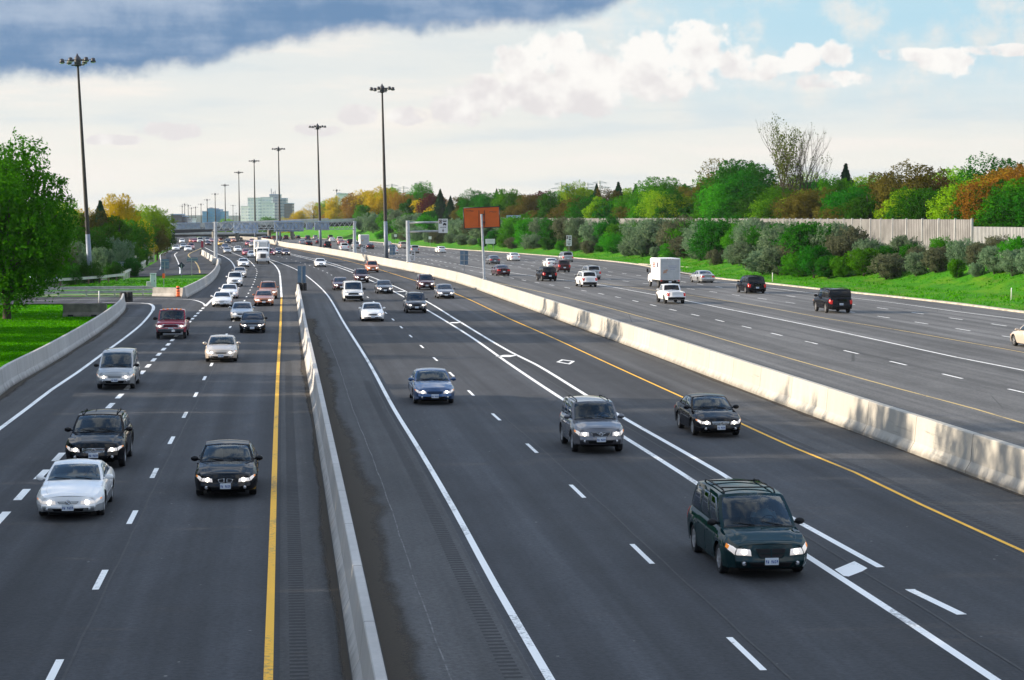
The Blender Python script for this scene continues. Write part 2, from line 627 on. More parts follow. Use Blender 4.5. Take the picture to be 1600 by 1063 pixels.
M_RAIL = pmat('guardrail_zinc', (0.55, 0.56, 0.52), 0.5, 0.5, var=0.15, scale=2)
M_WOOD = pmat('weathered_post_wood', (0.16, 0.12, 0.08), 0.85, var=0.3, scale=5)
M_SIGNB = pmat('sign_back_aluminium', (0.12, 0.20, 0.29), 0.5, 0.0, var=0.12, scale=1.5)
M_SIGNB2 = pmat('sign_back_blue_grey', (0.31, 0.41, 0.58), 0.5, 0.0, var=0.12, scale=1.0)
M_SIGNW = pmat('sign_white', (0.78, 0.78, 0.78), 0.5)
M_BLACK = pmat('black_print', (0.015, 0.015, 0.017), 0.5)
M_ORANGE = pmat('orange_sign_sheet', (0.72, 0.13, 0.012), 0.5, var=0.08, scale=1.0)
M_BARREL = pmat('orange_plastic', (0.85, 0.13, 0.02), 0.5)
M_RUBBER = pmat('black_rubber', (0.018, 0.018, 0.019), 0.75)
# ------------------------------------------------------------------ lines of the road, traced from the photograph
FARX = [(340, 381), (322, 376.5)]
ZR = 0.6                                                    # the far carriageway lies a little higher
L1 = curve([(0, 670), (41, 639.5), (81, 609), (120, 583), (158, 555), (199.5, 524.7), (219, 508.7), (232, 494.6), (238.2, 486)], near=30)
L1b = curve([(331.7, 468), (345, 457), (358, 445), (366, 432), (367.5, 421), (364.3, 412.7), (359, 406.6), (350, 401), (339, 396.5), (320, 387)])
L2 = curve([(10, 801), (42, 765), (73.7, 733.6), (98, 707.4), (164, 642.7), (194, 612), (218, 586.8), (245.7, 556.6), (267, 534), (294.6, 504.7), (308, 491), (321, 478)], near=30)
L3 = curve([(82, 1055), (157, 906), (208.7, 805), (244, 734), (292, 643), (322.9, 584.9), (356.5, 517.7), (382, 470), (395.7, 444), (399.3, 434.5), (401.5, 424.5), (398.9, 417.6)], near=30)
L3b = curve([(398, 416.5), (392, 410), (381.6, 403), (361.3, 394.6), (343, 387)])
L4 = curve([(419, 1063), (432, 639.5), (434.8, 571.7), (437.6, 522.8), (439.9, 464.5)], near=30)
L4b = curve([(439.9, 464.5), (438.6, 445), (436.5, 426), (432.8, 418.7), (427.5, 412.7), (420.7, 408)])
L5 = curve([(551, 1063), (517, 831), (488, 640), (479, 583), (469.6, 522.8), (464, 477.6), (461.3, 458.8)], near=30)
L6 = curve([(860, 1063), (776, 918.6), (706.5, 791), (656.7, 705.7), (616, 640), (576.9, 568), (539.2, 507.7), (511, 460.7), (489.7, 439.8), (470, 425.5), (450, 415.7), (419, 404.8), (396, 397)], near=30, far=820)
L7 = curve([(1165, 1021), (1002, 865), (897, 763), (827, 697), (773, 650), (703.9, 583.6), (657.4, 540.3), (612.6, 498.3), (576.8, 466.3), (523.7, 433.2), (506.2, 424.3), (481.8, 414.5), (457, 406.8), (440, 402.5)], near=30, far=700)
L8 = curve([(1555, 1063), (1405, 963), (1251, 863), (1064.6, 740), (974.4, 683), (881, 625.3), (800, 571.7), (735.5, 526.5), (669.6, 486), (614, 455), (582, 439.8), (530, 418.3), (492.7, 407.8), (455, 398.4)], near=30, far=700)
L9 = curve([(1376, 887), (1244.4, 814.4), (1126.4, 740), (1069, 707), (967, 649), (908, 613), (837.6, 570), (799, 551), (716.6, 502), (667.7, 472), (614, 446.6), (556.3, 424.3), (510, 409.3), (456.6, 397.2)], far=700)
L10 = curve([(1596, 860.5), (1439, 788.8), (1336.6, 739), (1241, 700), (1154.9, 660.8), (1062, 619), (960, 572.6), (856.4, 524.7), (799.4, 499.8), (712.9, 459.8), (630, 433), (571.4, 415.3), (530, 405), (470, 392)], near=36, far=820)
L11 = curve([(1600, 774.5), (1401.5, 700), (1241, 639.5), (1131.7, 598), (1018.8, 554.8), (903.5, 511.5), (800, 473), (713, 442), (656, 427.7), (594, 414.5), (530, 401), (467.8, 390), (440, 385.4), (407, 377.8)], near=30, far=1150)
R1 = curve([(1600, 662), (1524, 639.5), (1399.4, 606.5), (1294, 577.4), (1199.4, 550.6), (1075, 515), (999.4, 494.6), (922, 473.9), (832.5, 453.7), (760, 439)], ZR, near=60, far=330)
R2 = curve([(1592, 612), (1495, 590), (1402, 567.5), (1329, 550.4), (1265, 535), (1209.4, 521.8), (1118, 499.8), (1046, 483.3), (988, 469.7), (939, 459.4), (878, 448.5), (830, 440.3), (760, 427.5), (690, 415)], ZR, near=60, far=520)
R3 = curve([(1599.4, 579), (1494, 558.5), (1399.4, 537.8), (1294, 515), (1199.4, 495.7), (1131.7, 482.3), (1071.5, 470), (999.4, 456.6), (931.7, 444.6), (838, 432), (771.7, 422.4), (721, 414.3)], ZR, near=60)
R3d = curve([(721, 414.3), (660, 404.3), (600, 394)], ZR)
R4 = curve([(1599.4, 551), (1494, 532), (1399.4, 515.3), (1294, 498.3), (1200, 481), (1131.7, 469.7), (1073, 461), (1000, 451.0), (935.5, 442.4)], ZR, near=60)
R5 = curve([(1535, 520.3), (1436.7, 504.5), (1355, 491.7), (1219.8, 471), (1163.7, 463.5), (1113.8, 456.3), (1066, 450.0), (960, 437.5), (860, 424.5), (760, 409.5)], ZR, near=60, far=560)
R6 = curve([(1523, 502.7), (1434.4, 489.9), (1356, 479), (1228, 462.2), (1127, 449.2), (1000, 431), (900, 418.5), (800, 405.5), (720, 396.5)], ZR, near=60, far=620)
R7 = curve([(1599.4, 500), (1494, 487), (1399.4, 473.9), (1328, 465.4), (1200, 449.8), (1130, 441.5), (1085, 436.0)], ZR, near=60)
R8 = curve([(1600, 489.3), (1494, 475.7), (1399.4, 465.2), (1275, 452.2), (1197, 443.6), (1118, 435.5), (1045, 424), (1000, 414.6), (960, 409.5), (873, 401.6), (776, 394.2), (720, 390.6), (652, 385), (597, 379.5), (560, 376.5)], ZR, near=40, far=1150)


def structure(name, bm, mats):
    return tag(obj(name, bm, None, mats), kind='structure')


# ------------------------------------------------------------------ ground: one sheet out to the horizon
def ground():
    bm = bmesh.new()
    ys = [-60, 0, 40, 80, 120, 160, 200, 240, 280, 320, 400, 500, 600, 650, 700, 760, 850, 950, 1100, 1300, 1600, 2000, 2600, 3400, 4500, 6000, 9000]
    xs = [-6000, -3000, -1500, -800, -400, -200, -120, -80, -60, -40, -20, 0, 20, 40, 60, 80, 120, 200, 400, 800, 1500, 3000, 6000]
    g = [[bm.verts.new((x, y, -0.10 + max(prof(y), prof(3000)) - 0.0)) for x in xs] for y in ys]
    for i in range(len(ys) - 1):
        for j in range(len(xs) - 1):
            bm.faces.new((g[i][j], g[i][j + 1], g[i + 1][j + 1], g[i + 1][j]))
    return bm


def grass_mat():
    m = bpy.data.materials.new('spring_grass')
    m.use_nodes = True
    t = m.node_tree
    b = t.nodes['Principled BSDF']
    n = NT(t)
    pos = n.n('ShaderNodeNewGeometry').outputs['Position']
    a = n.noise(pos, 5.0, 6, 0.75)
    c = n.noise(n.vmul(pos, (0.35, 0.2, 0.6)), 1.0, 4, 0.6)
    d = n.noise(pos, 0.9, 5, 0.65)
    cc = n.mix(n.step(a, 0.3, 0.7), (0.016, 0.140, 0.002), (0.080, 0.330, 0.004))
    cc = n.mix(n.m('MULTIPLY', n.step(c, 0.45, 0.7), 0.7), cc, (0.135, 0.300, 0.008))
    cc = n.mix(n.m('MULTIPLY', n.step(d, 0.52, 0.70), 0.6), cc, (0.016, 0.085, 0.004))
    e = n.noise(n.vmul(pos, (0.22, 0.10, 0.5)), 1.0, 5, 0.65)
    cc = n.mix(n.m('MULTIPLY', n.step(e, 0.52, 0.68), 0.55), cc, (0.135, 0.175, 0.020))
    n.put(b.inputs['Base Color'], cc)
    b.inputs['Roughness'].default_value = 0.9
    b.inputs['Specular IOR Level'].default_value = 0.15
    bp = n.n('ShaderNodeBump')
    bp.inputs['Strength'].default_value = 0.9
    bp.inputs['Distance'].default_value = 0.25
    n.put(bp.inputs['Height'], a)
    n.put(b.inputs['Normal'], bp.outputs[0])
    return m


M_GRASS = grass_mat()
structure('ground', ground(), M_GRASS)


def sheet(name, left, right, mat, ys, m=10, lift=0.0):
    """a road sheet between two Y-monotone curves (functions of Y)"""
    bm = bmesh.new()
    uvl = bm.loops.layers.uv.new('UVMap')
    rows = []
    for y in ys:
        a, b = left(y), right(y)
        rows.append([bm.verts.new((a[0] + (b[0] - a[0]) * j / m, y, a[1] + (b[1] - a[1]) * j / m + prof(y) + lift)) for j in range(m + 1)])
    for i in range(len(rows) - 1):
        for j in range(m):
            f = bm.faces.new((rows[i][j], rows[i][j + 1], rows[i + 1][j + 1], rows[i + 1][j]))
            for l in f.loops:
                l[uvl].uv = (l.vert.co.x, l.vert.co.y)
    return structure(name, bm, mat)


BL = curve([(0, 618.7), (19, 603.7), (75, 571.7), (131.7, 536), (169, 509.6), (193.8, 487), (197.6, 476.2)], near=28)           # near left barrier, foot on the road side
BF = curve([(292, 466), (316.7, 452.2), (333, 439.8), (341.3, 427.7), (343.5, 415.7), (334, 408.5), (318, 398.4)])           # farther left barrier
WEST = curve([(-40, 645), (0, 620), (19, 605), (75, 573), (131.7, 537.5), (169, 511), (193.8, 488), (199, 474.5), (288, 465), (316.7, 452.2), (333, 439.8), (341, 428), (342, 415.7), (332, 407), (318, 398.4), (303, 392), (272, 384), (262, 378)], near=20, far=2600)
ysm = [20 + 5 * i for i in range(0, 76)] + [400 + 10 * i for i in range(0, 40)] + [800 + 50 * i for i in range(37)]
sheet('road', lambda y: (x_at(WEST, y) - 0.3, 0.0), lambda y: (x_at(L11, y) + 0.25, 0.0), M_ASPH, ysm, 12)
sheet('far_road', lambda y: (x_at(L11, y) + 0.25, ZR), lambda y: (x_at(R8, y), ZR), M_ASPH_R, ysm, 12)
# shoulders: older, greyer surface beside the barriers
ysh = [28 + 4 * i for i in range(50)]
sheet('road_shoulder', lambda y: (x_at(L5, y) + 0.5, 0), lambda y: (x_at(L6, y) - 0.25, 0), M_SHOULD, [y for y in ysh if y < 226], 6, 0.004)
sheet('road_shoulder', lambda y: (x_at(L4, y) + 0.2, 0), lambda y: (x_at(L5, y) + 0.1, 0), M_ASPH_R if False else M_SHOULD, [y for y in ysh if y < 222], 4, 0.004)
sheet('road_shoulder', lambda y: (x_at(L10, y) + 0.25, 0), lambda y: (x_at(L11, y), 0), M_SHOULD, [36 + 5 * i for i in range(90)], 4, 0.004)
sheet('road_shoulder', lambda y: (x_at(BL, y), 0), lambda y: (x_at(L1, y) - 0.1, 0), M_SHOULD, [y for y in ysh if y < 176], 4, 0.004)

# exit lane that peels off behind the grass nose on the right
def polygon(name, px, h, mat, lift=0.0):
    bm = bmesh.new()
    uvl = bm.loops.layers.uv.new('UVMap')
    vs = [bm.verts.new(P(a, b, h) + Vector((0, 0, lift))) for a, b in px]
    f = bm.faces.new(vs)
    if f.normal.z < 0:
        f.normal_flip()
    bmesh.ops.triangulate(bm, faces=[f])
    for f in bm.faces:
        if f.normal.z < 0:
            f.normal_flip()
        for l in f.loops:
            l[uvl].uv = (l.vert.co.x, l.vert.co.y)
    return structure(name, bm, mat)


polygon('exit_lane', [(1035, 423.5), (1118, 434.6), (1180, 432.6), (1250, 431.2), (1160, 425.2), (1060, 417.6), (1005, 413.2)], ZR + 0.10, M_ASPH_R)
# loop ramp that joins from the left, and the ramp behind the grass island
polygon('ramp', [(-300, 470), (-60, 466.5), (40, 464.8), (150, 463.6), (292, 462.2), (300, 468), (290, 476), (240, 484), (198, 478), (196, 474.6), (60, 475), (-60, 478.5), (-300, 484)], 0, M_ASPH, 0.012)
polygon('ramp', [(-260, 452), (60, 444), (110, 441), (200, 431.5), (212, 425), (232, 416), (246, 408), (250, 399), (262, 392), (272, 386), (290, 382), (318, 390), (320, 400), (334, 409), (341, 420), (338, 427), (314, 428.5), (200, 433), (110, 444.5), (60, 452)], 0, M_ASPH, -0.012)


# ------------------------------------------------------------------ painted markings
def ribbon(name, c, wdt, mat, lift=0.009):
    return structure(name, sweep(c, [(-wdt / 2, 0), (wdt / 2, 0)], cap=False, lift=lift), mat)


def dashes(name, c, wdt, mat, on, cyc, start=0.0, d1=None, lift=0.009):
    """broken line: one object per line"""
    bm = bmesh.new()
    L = min(length(c), d1 or 1e9)
    d = start
    while d + on < L:
        seg = arc_sample(c, d, d + on)
        if len(seg) > 1:
            rows = []
            for i, p in enumerate(seg):
                a, b = seg[max(0, i - 1)], seg[min(len(seg) - 1, i + 1)]
                t = (b - a); t.z = 0; t.normalize()
                nn = Vector((t.y, -t.x, 0)) * (wdt / 2)
                rows.append((bm.verts.new(p - nn + Vector((0, 0, lift))), bm.verts.new(p + nn + Vector((0, 0, lift)))))
            for r0, r1 in zip(rows, rows[1:]):
                f = bm.faces.new((r0[0], r0[1], r1[1], r1[0]))
                if f.normal.z < 0:
                    f.normal_flip()
        d += cyc
    bm.normal_update()
    return structure(name, bm, mat)


def start_for(c, px, py, cyc, h=0.0):
    """arc length at which a dash begins so that one begins at this place"""
    q = P(px, py, h)
    acc, best = 0, None
    for a, b in zip(c, c[1:]):
        d = (a - q).length
        if best is None or d < best[0]:
            t = (b - a).normalized()
            best = (d, acc + (q - a).dot(t))
        acc += (b - a).length
    return best[1] % cyc


ribbon('edge_line', L1, 0.20, M_WHITE)
ribbon('edge_line', L1b, 0.22, M_WHITE)
ribbon('edge_line', curve([(160, 473.2), (200, 473.6), (220, 474), (232, 475), (238.6, 478.2), (239.6, 483), (238.2, 486)], step=1.0), 0.28, M_WHITE, 0.022)
ribbon('edge_line', curve([(40, 470.6), (120, 468.6), (200, 467.6), (270, 467.6), (296, 468.6), (311, 471.5), (319, 476), (320.5, 479)], step=1.0), 0.2, M_WHITE, 0.022)
ribbon('edge_line', curve([(320.5, 479), (331.7, 468)], step=1.0), 0.25, M_WHITE)
dashes('lane_dashes', L2, 0.24, M_WHITE, 2.5, 4.9, start_for(L2, 183, 623, 4.9))
dashes('lane_dashes', L3, 0.15, M_WHITE, 2.6, 9.95, start_for(L3, 147, 922, 9.95))
ribbon('lane_line', L3b, 0.16, M_WHITE)
ribbon('edge_line', L4, 0.17, M_YEL)
ribbon('edge_line', L4b, 0.22, M_WHITE)
ribbon('edge_line', L6, 0.17, M_WHITE)
dashes('lane_dashes', L7, 0.13, M_WHITE, 3.0, 11.75, start_for(L7, 1196, 1048, 11.75))
ribbon('lane_line', L8, 0.20, M_WHITE)
ribbon('lane_line', L9, 0.20, M_WHITE)
L9n = curve([(1640, 1052), (1596, 1024), (1503, 961), (1424, 923), (1376, 887)])
dashes('lane_dashes', L9n, 0.22, M_WHITE, 3.0, 6.5, start_for(L9n, 1503, 961, 6.5))
ribbon('edge_line', L10, 0.13, M_YEL)
ribbon('edge_line', R1, 0.12, M_YELP)
dashes('lane_dashes', R2, 0.15, M_WHITE, 3.0, 9.0, start_for(R2, 1276, 538, 9.0, ZR))
ribbon('lane_line', R3, 0.16, M_WHITE)
dashes('lane_dashes', R3d, 0.2, M_WHITE, 3.0, 6.0)
ribbon('edge_line', R4, 0.12, M_YELP)
dashes('lane_dashes', R5, 0.15, M_WHITE, 3.0, 9.0, start_for(R5, 1450, 506.6, 9.0, ZR))
dashes('lane_dashes', R6, 0.15, M_WHITE, 3.0, 9.0, start_for(R6, 1445, 491.2, 9.0, ZR))
R6b = curve([(960, 431.5), (880, 421.5), (800, 411.5), (720, 402), (640, 393)], ZR)
dashes('lane_dashes', R6b, 0.15, M_WHITE, 3.0, 9.0, 2.0)
R6c = curve([(960, 421), (880, 412), (800, 403.8), (720, 397.5), (660, 391)], ZR)
dashes('lane_dashes', R6c, 0.15, M_WHITE, 3.0, 9.0, 5.0)
ribbon('edge_line', R7, 0.13, M_WHITE)
# ladder bars and patch between the double lines, and the diamond lane symbol
bm = bmesh.new()


def quad(bm, px, h=0.0, lift=0.009, inner=None):
    vs = [bm.verts.new(P(a, b, h) + Vector((0, 0, lift))) for a, b in px]
    f = bm.faces.new(vs)
    f.normal_update()
    if f.normal.z < 0:
        f.normal_flip()


def bar(bm, a, b, wdt):
    A, B = P(*a), P(*b)
    t = (B - A).normalized()
    nn = Vector((-t.y, t.x, 0)) * (wdt / 2)
    z = Vector((0, 0, 0.009))
    f = bm.faces.new([bm.verts.new(p + z) for p in (A - nn, B - nn, B + nn, A + nn)])
    f.normal_update()
    if f.normal.z < 0:
        f.normal_flip()


for a, b in (((705.5, 505.2), (716, 503.8)), ((785, 558), (799, 555.2)), ((623, 456.3), (632, 455.4))):
    bar(bm, a, b, 0.9)
structure('ladder_bar', bm, M_WHITE)
bm = bmesh.new()
quad(bm, [(1304, 890.5), (1335, 877.6), (1355.4, 888.5), (1347, 893.5), (1326, 901.5), (1318, 900.5)])
structure('paint_patch', bm, M_WHITE)
bm = bmesh.new()
dm = [(869.0, 566.2), (877.5, 562.0), (898.5, 564.8), (890.3, 569.8)]
for i in range(4):
    A, B = Vector(dm[i]), Vector(dm[(i + 1) % 4])
    c = Vector((sum(p[0] for p in dm) / 4, sum(p[1] for p in dm) / 4))
    k = 0.36
    quad(bm, [A, B, B.lerp(c, k), A.lerp(c, k)])
structure('lane_diamond', bm, M_WHITE)
# ramp markings
ribbon('edge_line', curve([(312.3, 427), (311.5, 422), (309.7, 416.4), (306, 410.5), (300, 405), (295.5, 401), (294.2, 398.6), (297.6, 395.6), (303.6, 392.9), (315, 387.8)], step=2), 0.2, M_YELP, 0.006)
ribbon('lane_line', curve([(281, 428), (281, 420), (279, 412), (275, 403), (273, 398), (277, 394.5)], step=2), 0.18, M_WHITE, 0.006)
ribbon('edge_line', curve([(250, 422), (252, 415), (251.5, 409), (250.2, 402), (251, 397.5), (260, 394), (270, 391.4)], step=2), 0.18, M_WHITE, 0.006)

# rumble strips: rows of milled grooves along the shoulders
M_GROOVE = pmat('milled_groove', (0.026, 0.026, 0.028), 0.9)
M_GROOVE2 = pmat('milled_rim', (0.085, 0.085, 0.085), 0.9)


def rumble(c, off, wdt, y1, every=0.32):
    bm = bmesh.new()
    L = length(c)
    d = 0.0
    while d < L:
        s = arc_sample(c, d, d + 0.15, 1)
        d += every
        if len(s) < 2 or s[0].y > y1:
            continue
        t = (s[-1] - s[0]); t.z = 0; t.normalize()
        nn = Vector((t.y, -t.x, 0))
        for (u0, u1, lz, mi) in ((0, 0.16, 0.007, 0), (0.16, 0.20, 0.0075, 1)):
            q = [s[0] + nn * off + t * u0, s[0] + nn * (off + wdt) + t * u0, s[0] + nn * (off + wdt) + t * u1, s[0] + nn * off + t * u1]
            f = bm.faces.new([bm.verts.new(p + Vector((0, 0, lz))) for p in q])
            f.material_index = mi
            f.normal_update()
            if f.normal.z < 0:
                f.normal_flip()
    structure('rumble_strip', bm, (M_GROOVE, M_GROOVE2))


rumble(L4, 0.38, 0.34, 120)
rumble(L6, -0.80, 0.34, 105)
rumble(L10, 0.40, 0.25, 90)

# windblown dirt gathered along the foot of the barriers
def dirt_mat():
    m = bpy.data.materials.new('road_dirt')
    m.use_nodes = True
    t = m.node_tree
    b = t.nodes['Principled BSDF']
    n = NT(t)
    s2 = n.n('ShaderNodeSeparateXYZ')
    n.put(s2.inputs[0], n.n('ShaderNodeUVMap').outputs[0])
    pos = n.n('ShaderNodeNewGeometry').outputs['Position']
    f1 = n.noise(n.vmul(pos, (1, .35, 1)), 1.1, 5, .6)
    f2 = n.noise(pos, 12.0, 4, .7)
    k = n.m('ADD', n.m('SUBTRACT', 0.82, s2.outputs[0]), n.m('ADD', n.m('MULTIPLY', n.m('SUBTRACT', f1, .5), .8), n.m('MULTIPLY', n.m('SUBTRACT', f2, .5), .5)))
    cc = n.mix(f2, (.050, .042, .033), (.100, .085, .067))
    n.put(b.inputs['Base Color'], cc)
    n.put(b.inputs['Alpha'], n.m('MULTIPLY', n.step(k, 0.0, .5), .88))
    b.inputs['Roughness'].default_value = 0.95
    b.inputs['Specular IOR Level'].default_value = 0.2
    return m


M_DIRT = dirt_mat()


def dirt(c, side, base, amp, y0, y1, seed):
    bm = bmesh.new()
    uvl = bm.loops.layers.uv.new('UVMap')
    rows, y = [], y0
    while y < y1:
        x = x_at(c, y)
        wv = base + amp * (0.6 * math.sin(y * 0.11 + seed) + 0.4 * math.sin(y * 0.31 + seed * 2))
        rows.append((bm.verts.new((x + side * 0.02, y, prof(y) + 0.0062)), bm.verts.new((x + side * max(0.1, wv), y, prof(y) + 0.0062))))
        y += 1.0
    for a, b in zip(rows, rows[1:]):
        f = bm.faces.new((a[0], a[1], b[1], b[0]))
        for l, u in zip(f.loops, (0, 1, 1, 0)):
            l[uvl].uv = (u, 0)
        f.normal_update()
        if f.normal.z < 0:
            f.normal_flip()
    structure('road_dirt', bm, M_DIRT)


L5r = [p + Vector((0.62, 0, 0)) for p in L5]
dirt(L5r, 1, 1.05, 0.40, 30, 170, 1)
dirt(L5, -1, 0.30, 0.14, 30, 150, 2)
dirt(L11, -1, 0.35, 0.2, 40, 330, 3)
dirt(BL, 1, 0.45, 0.2, 60, 190, 4)

# seams between paving passes: thin dark or pale lines along the lanes
M_SEAM = pmat('tar_seam', (0.022, 0.022, 0.024), 0.7, var=0.4, scale=2)
M_SEAMP = pmat('pale_seam', (0.13, 0.13, 0.13), 0.9, var=0.5, scale=2)


def seam(c, off, y0, y1, wdt, m, wob=0.012):
    out = []
    y = y0
    while y < y1:
        t = tang(c, y, 3)
        o_ = off + wob * math.sin(y * .9) + wob * .6 * math.sin(y * 2.3)
        out.append(Vector((x_at(c, y) + t.y * o_, y - t.x * o_, prof(y) + (c[0].z - prof(c[0].y)))))
        y += 1.5
    ribbon('paving_seam', out, wdt, m, 0.0075)


seam(L7, 0.32, 36, 260, .05, M_SEAM)
seam(L3, 0.22, 36, 220, .05, M_SEAM)
seam(L9n, -1.0, 36, 48, .06, M_SEAM) if False else None
seam(L8, 0.75, 36, 300, .06, M_SEAM)
seam(L10, -0.25, 42, 260, .05, M_SEAM)
seam(L6, -1.75, 36, 150, .03, M_SEAMP)
seam(L6, -0.30, 36, 190, .06, M_SEAM)
seam(R2, 0.3, 110, 330, .06, M_SEAM)
seam(R3, -0.3, 140, 330, .06, M_SEAM)
seam(R5, 0.3, 170, 330, .06, M_SEAM)
# ------------------------------------------------------------------ concrete barriers (sections look along the line, foot on the traced side)
def fsec(hh, b=0.30, t=0.09, shift=0.0):
    return [(-b + shift, -0.06), (-b + shift, 0.08), (-t - 0.07 + shift, 0.34), (-t + shift, hh - 0.02), (-t + 0.02 + shift, hh), (t - 0.02 + shift, hh), (t + shift, hh - 0.02), (t + 0.07 + shift, 0.34), (b + shift, 0.08), (b + shift, -0.06)]


b = obj('concrete_barrier', sweep(sub_curve(L5, 28, P(461.3, 458.8).y), fsec(1.02, 0.30, 0.10, 0.30)), None, M_CONC_B)
tag(b, 'long pale concrete barrier between the solid yellow line and the wide grey shoulder', 'barrier')
zj = [p.copy() for p in sub_curve(L11, 34, 1100)]
b = obj('concrete_barrier', sweep(zj, [(-0.0, -0.06), (-0.0, 0.10), (0.17, 0.38), (0.24, 1.24), (0.27, 1.27), (0.49, 1.27), (0.52, 1.24), (0.56, 0.6), (0.56, 0.4)]), None, M_CONC)
tag(b, 'tall sunlit concrete median barrier between the oncoming lanes and the far carriageway', 'barrier')
b = obj('concrete_barrier', sweep(sub_curve(BL, 30, P(197.6, 476.2).y), fsec(1.05, 0.28, 0.09, -0.28)), None, M_CONC_B)
tag(b, 'curving concrete barrier between the shaded lawn on the left and the road', 'barrier')
b = obj('concrete_barrier', sweep(sub_curve(BF, BF[0].y, P(318, 398.4).y), fsec(1.10, 0.28, 0.10, -0.28)), None, M_CONC_B)
tag(b, 'farther concrete barrier bending up beside the small grass island with the cabinet', 'barrier')

# ------------------------------------------------------------------ embankment on the right and its kerb
def side_off(c, y, d):
    t = tang(c, y, 20)
    return Vector((x_at(c, y) + t.y * d, y - t.x * d, 0))


rs = random.Random(3)
ye = [30 + 6 * i for i in range(110)] + [690 + 25 * i for i in range(26)]
offs = [0.0, 0.5, 2.0, 4.0, 6.5, 9.0, 11.5, 14.0, 17.0, 20.5, 24.0, 32, 50, 90, 200]


def emb_h(y, o):
    """height of the bank above the far carriageway: flat beside the road, then a slope up to the noise wall"""
    flat = 9.0 if y < 225 else (4.0 if y > 300 else 9.0 - 5.0 * (y - 225) / 75)
    if o <= flat:
        return 0.05 + 0.03 * o
    t = min(1.0, (o - flat) / max(1.0, 20.0 - flat))
    return 0.05 + 0.03 * flat + (3.4 - 0.03 * flat) * (t * t * (3 - 2 * t))


def bank_z(y, o):
    far = max(0.0, min(1.0, (y - 480) / 200))
    return ZR + prof(y) + emb_h(y, o) + far * max(0, min(o, 45) - 14) * 0.13


bm = bmesh.new()
rows = []
for y in ye:
    row = []
    for o in offs:
        p = side_off(R8, y, o)
        row.append(bm.verts.new((p.x, p.y, bank_z(y, o) + (rs.uniform(-.07, .07) if 1 < o < 30 else 0))))
    rows.append(row)
for i in range(len(rows) - 1):
    for j in range(len(offs) - 1):
        bm.faces.new((rows[i][j], rows[i][j + 1], rows[i + 1][j + 1], rows[i + 1][j]))
for f in bm.faces:
    f.smooth = True
structure('grass_bank', bm, M_GRASS)
kb = obj('kerb', sweep(sub_curve(R8, 60, 1000), [(-0.12, -0.03), (-0.12, 0.12), (0.42, 0.13), (0.42, -0.03)]), None, M_CURB)
tag(kb, kind='structure')
kb = obj('kerb', sweep(curve([(1000, 413.0), (1060, 417.4), (1160, 425), (1250, 431.2)], ZR + 0.1), [(-0.2, 0.0), (-0.2, 0.12), (0.3, 0.12), (0.3, 0.0)]), None, M_CURB)
tag(kb, kind='structure')
kb = obj('kerb', sweep(curve([(-40, 464.6), (40, 463.6), (150, 462.6), (240, 462.0), (291, 463.8)], 0, step=2), [(-0.5, 0.0), (-0.5, 0.12), (0.5, 0.12), (0.5, 0.0)]), None, M_CURB)
tag(kb, kind='structure')
# ------------------------------------------------------------------ vehicles
def paint(name, col, metal=0.0, rough=0.35):
    m = pmat('paint_' + name, col, rough, metal, coat=0.6 if name in ('black', 'green') else 1.0, spec=0.0 if name in ('black', 'green') else 0.12)
    return m


PAINT = {
    'white': paint('white', (0.86, 0.86, 0.86)), 'silver': paint('silver', (0.42, 0.43, 0.44), 0.6),
    'grey': paint('grey', (0.13, 0.135, 0.155), 0.55), 'black': paint('black', (0.004, 0.004, 0.006)),
    'blue': paint('blue', (0.026, 0.075, 0.19), 0.4), 'green': paint('green', (0.006, 0.026, 0.030), 0.0, 0.3),
    'red': paint('red', (0.36, 0.012, 0.035), 0.1), 'champagne': paint('champagne', (0.56, 0.49, 0.42), 0.4),
    'copper': paint('copper', (0.42, 0.15, 0.07), 0.4), 'maroon': paint('maroon', (0.055, 0.009, 0.013), 0.2),
    'darkblue': paint('darkblue', (0.02, 0.032, 0.085), 0.3), 'beige': paint('beige', (0.62, 0.53, 0.44), 0.3),
    'darkgrey': paint('darkgrey', (0.045, 0.047, 0.055), 0.4), 'orange': paint('orange', (0.62, 0.20, 0.08), 0.2),
    'pink': paint('pink', (0.52, 0.24, 0.24), 0.3), 'paleblue': paint('paleblue', (0.30, 0.42, 0.52), 0.4),
    'yellow': paint('yellow', (0.7, 0.42, 0.05), 0.0)}


def glass_mat():
    m = pmat('car_glass', (0.005, 0.018, 0.042), 0.04, 0.0, spec=0.6)
    return m


M_GLASS = glass_mat()


def clear_glass():
    m = bpy.data.materials.new('windscreen_glass')
    m.use_nodes = True
    t = m.node_tree
    t.nodes.clear()
    n = NT(t)
    fr = n.n('ShaderNodeFresnel')
    fr.inputs[0].default_value = 1.52
    gl = n.n('ShaderNodeBsdfGlossy')
    gl.inputs['Color'].default_value = (0.82, 0.92, 1.0, 1)
    gl.inputs['Roughness'].default_value = 0.02
    tp = n.n('ShaderNodeBsdfTransparent')
    tp.inputs['Color'].default_value = (0.34, 0.46, 0.54, 1)
    mx = n.n('ShaderNodeMixShader')
    n.put(mx.inputs[0], n.m('ADD', n.m('MULTIPLY', fr.outputs[0], 1.2), 0.02, clamp=True))
    t.links.new(tp.outputs[0], mx.inputs[1])
    t.links.new(gl.outputs[0], mx.inputs[2])
    o = n.n('ShaderNodeOutputMaterial')
    t.links.new(mx.outputs[0], o.inputs[0])
    MATS['windscreen_glass'] = m
    return m


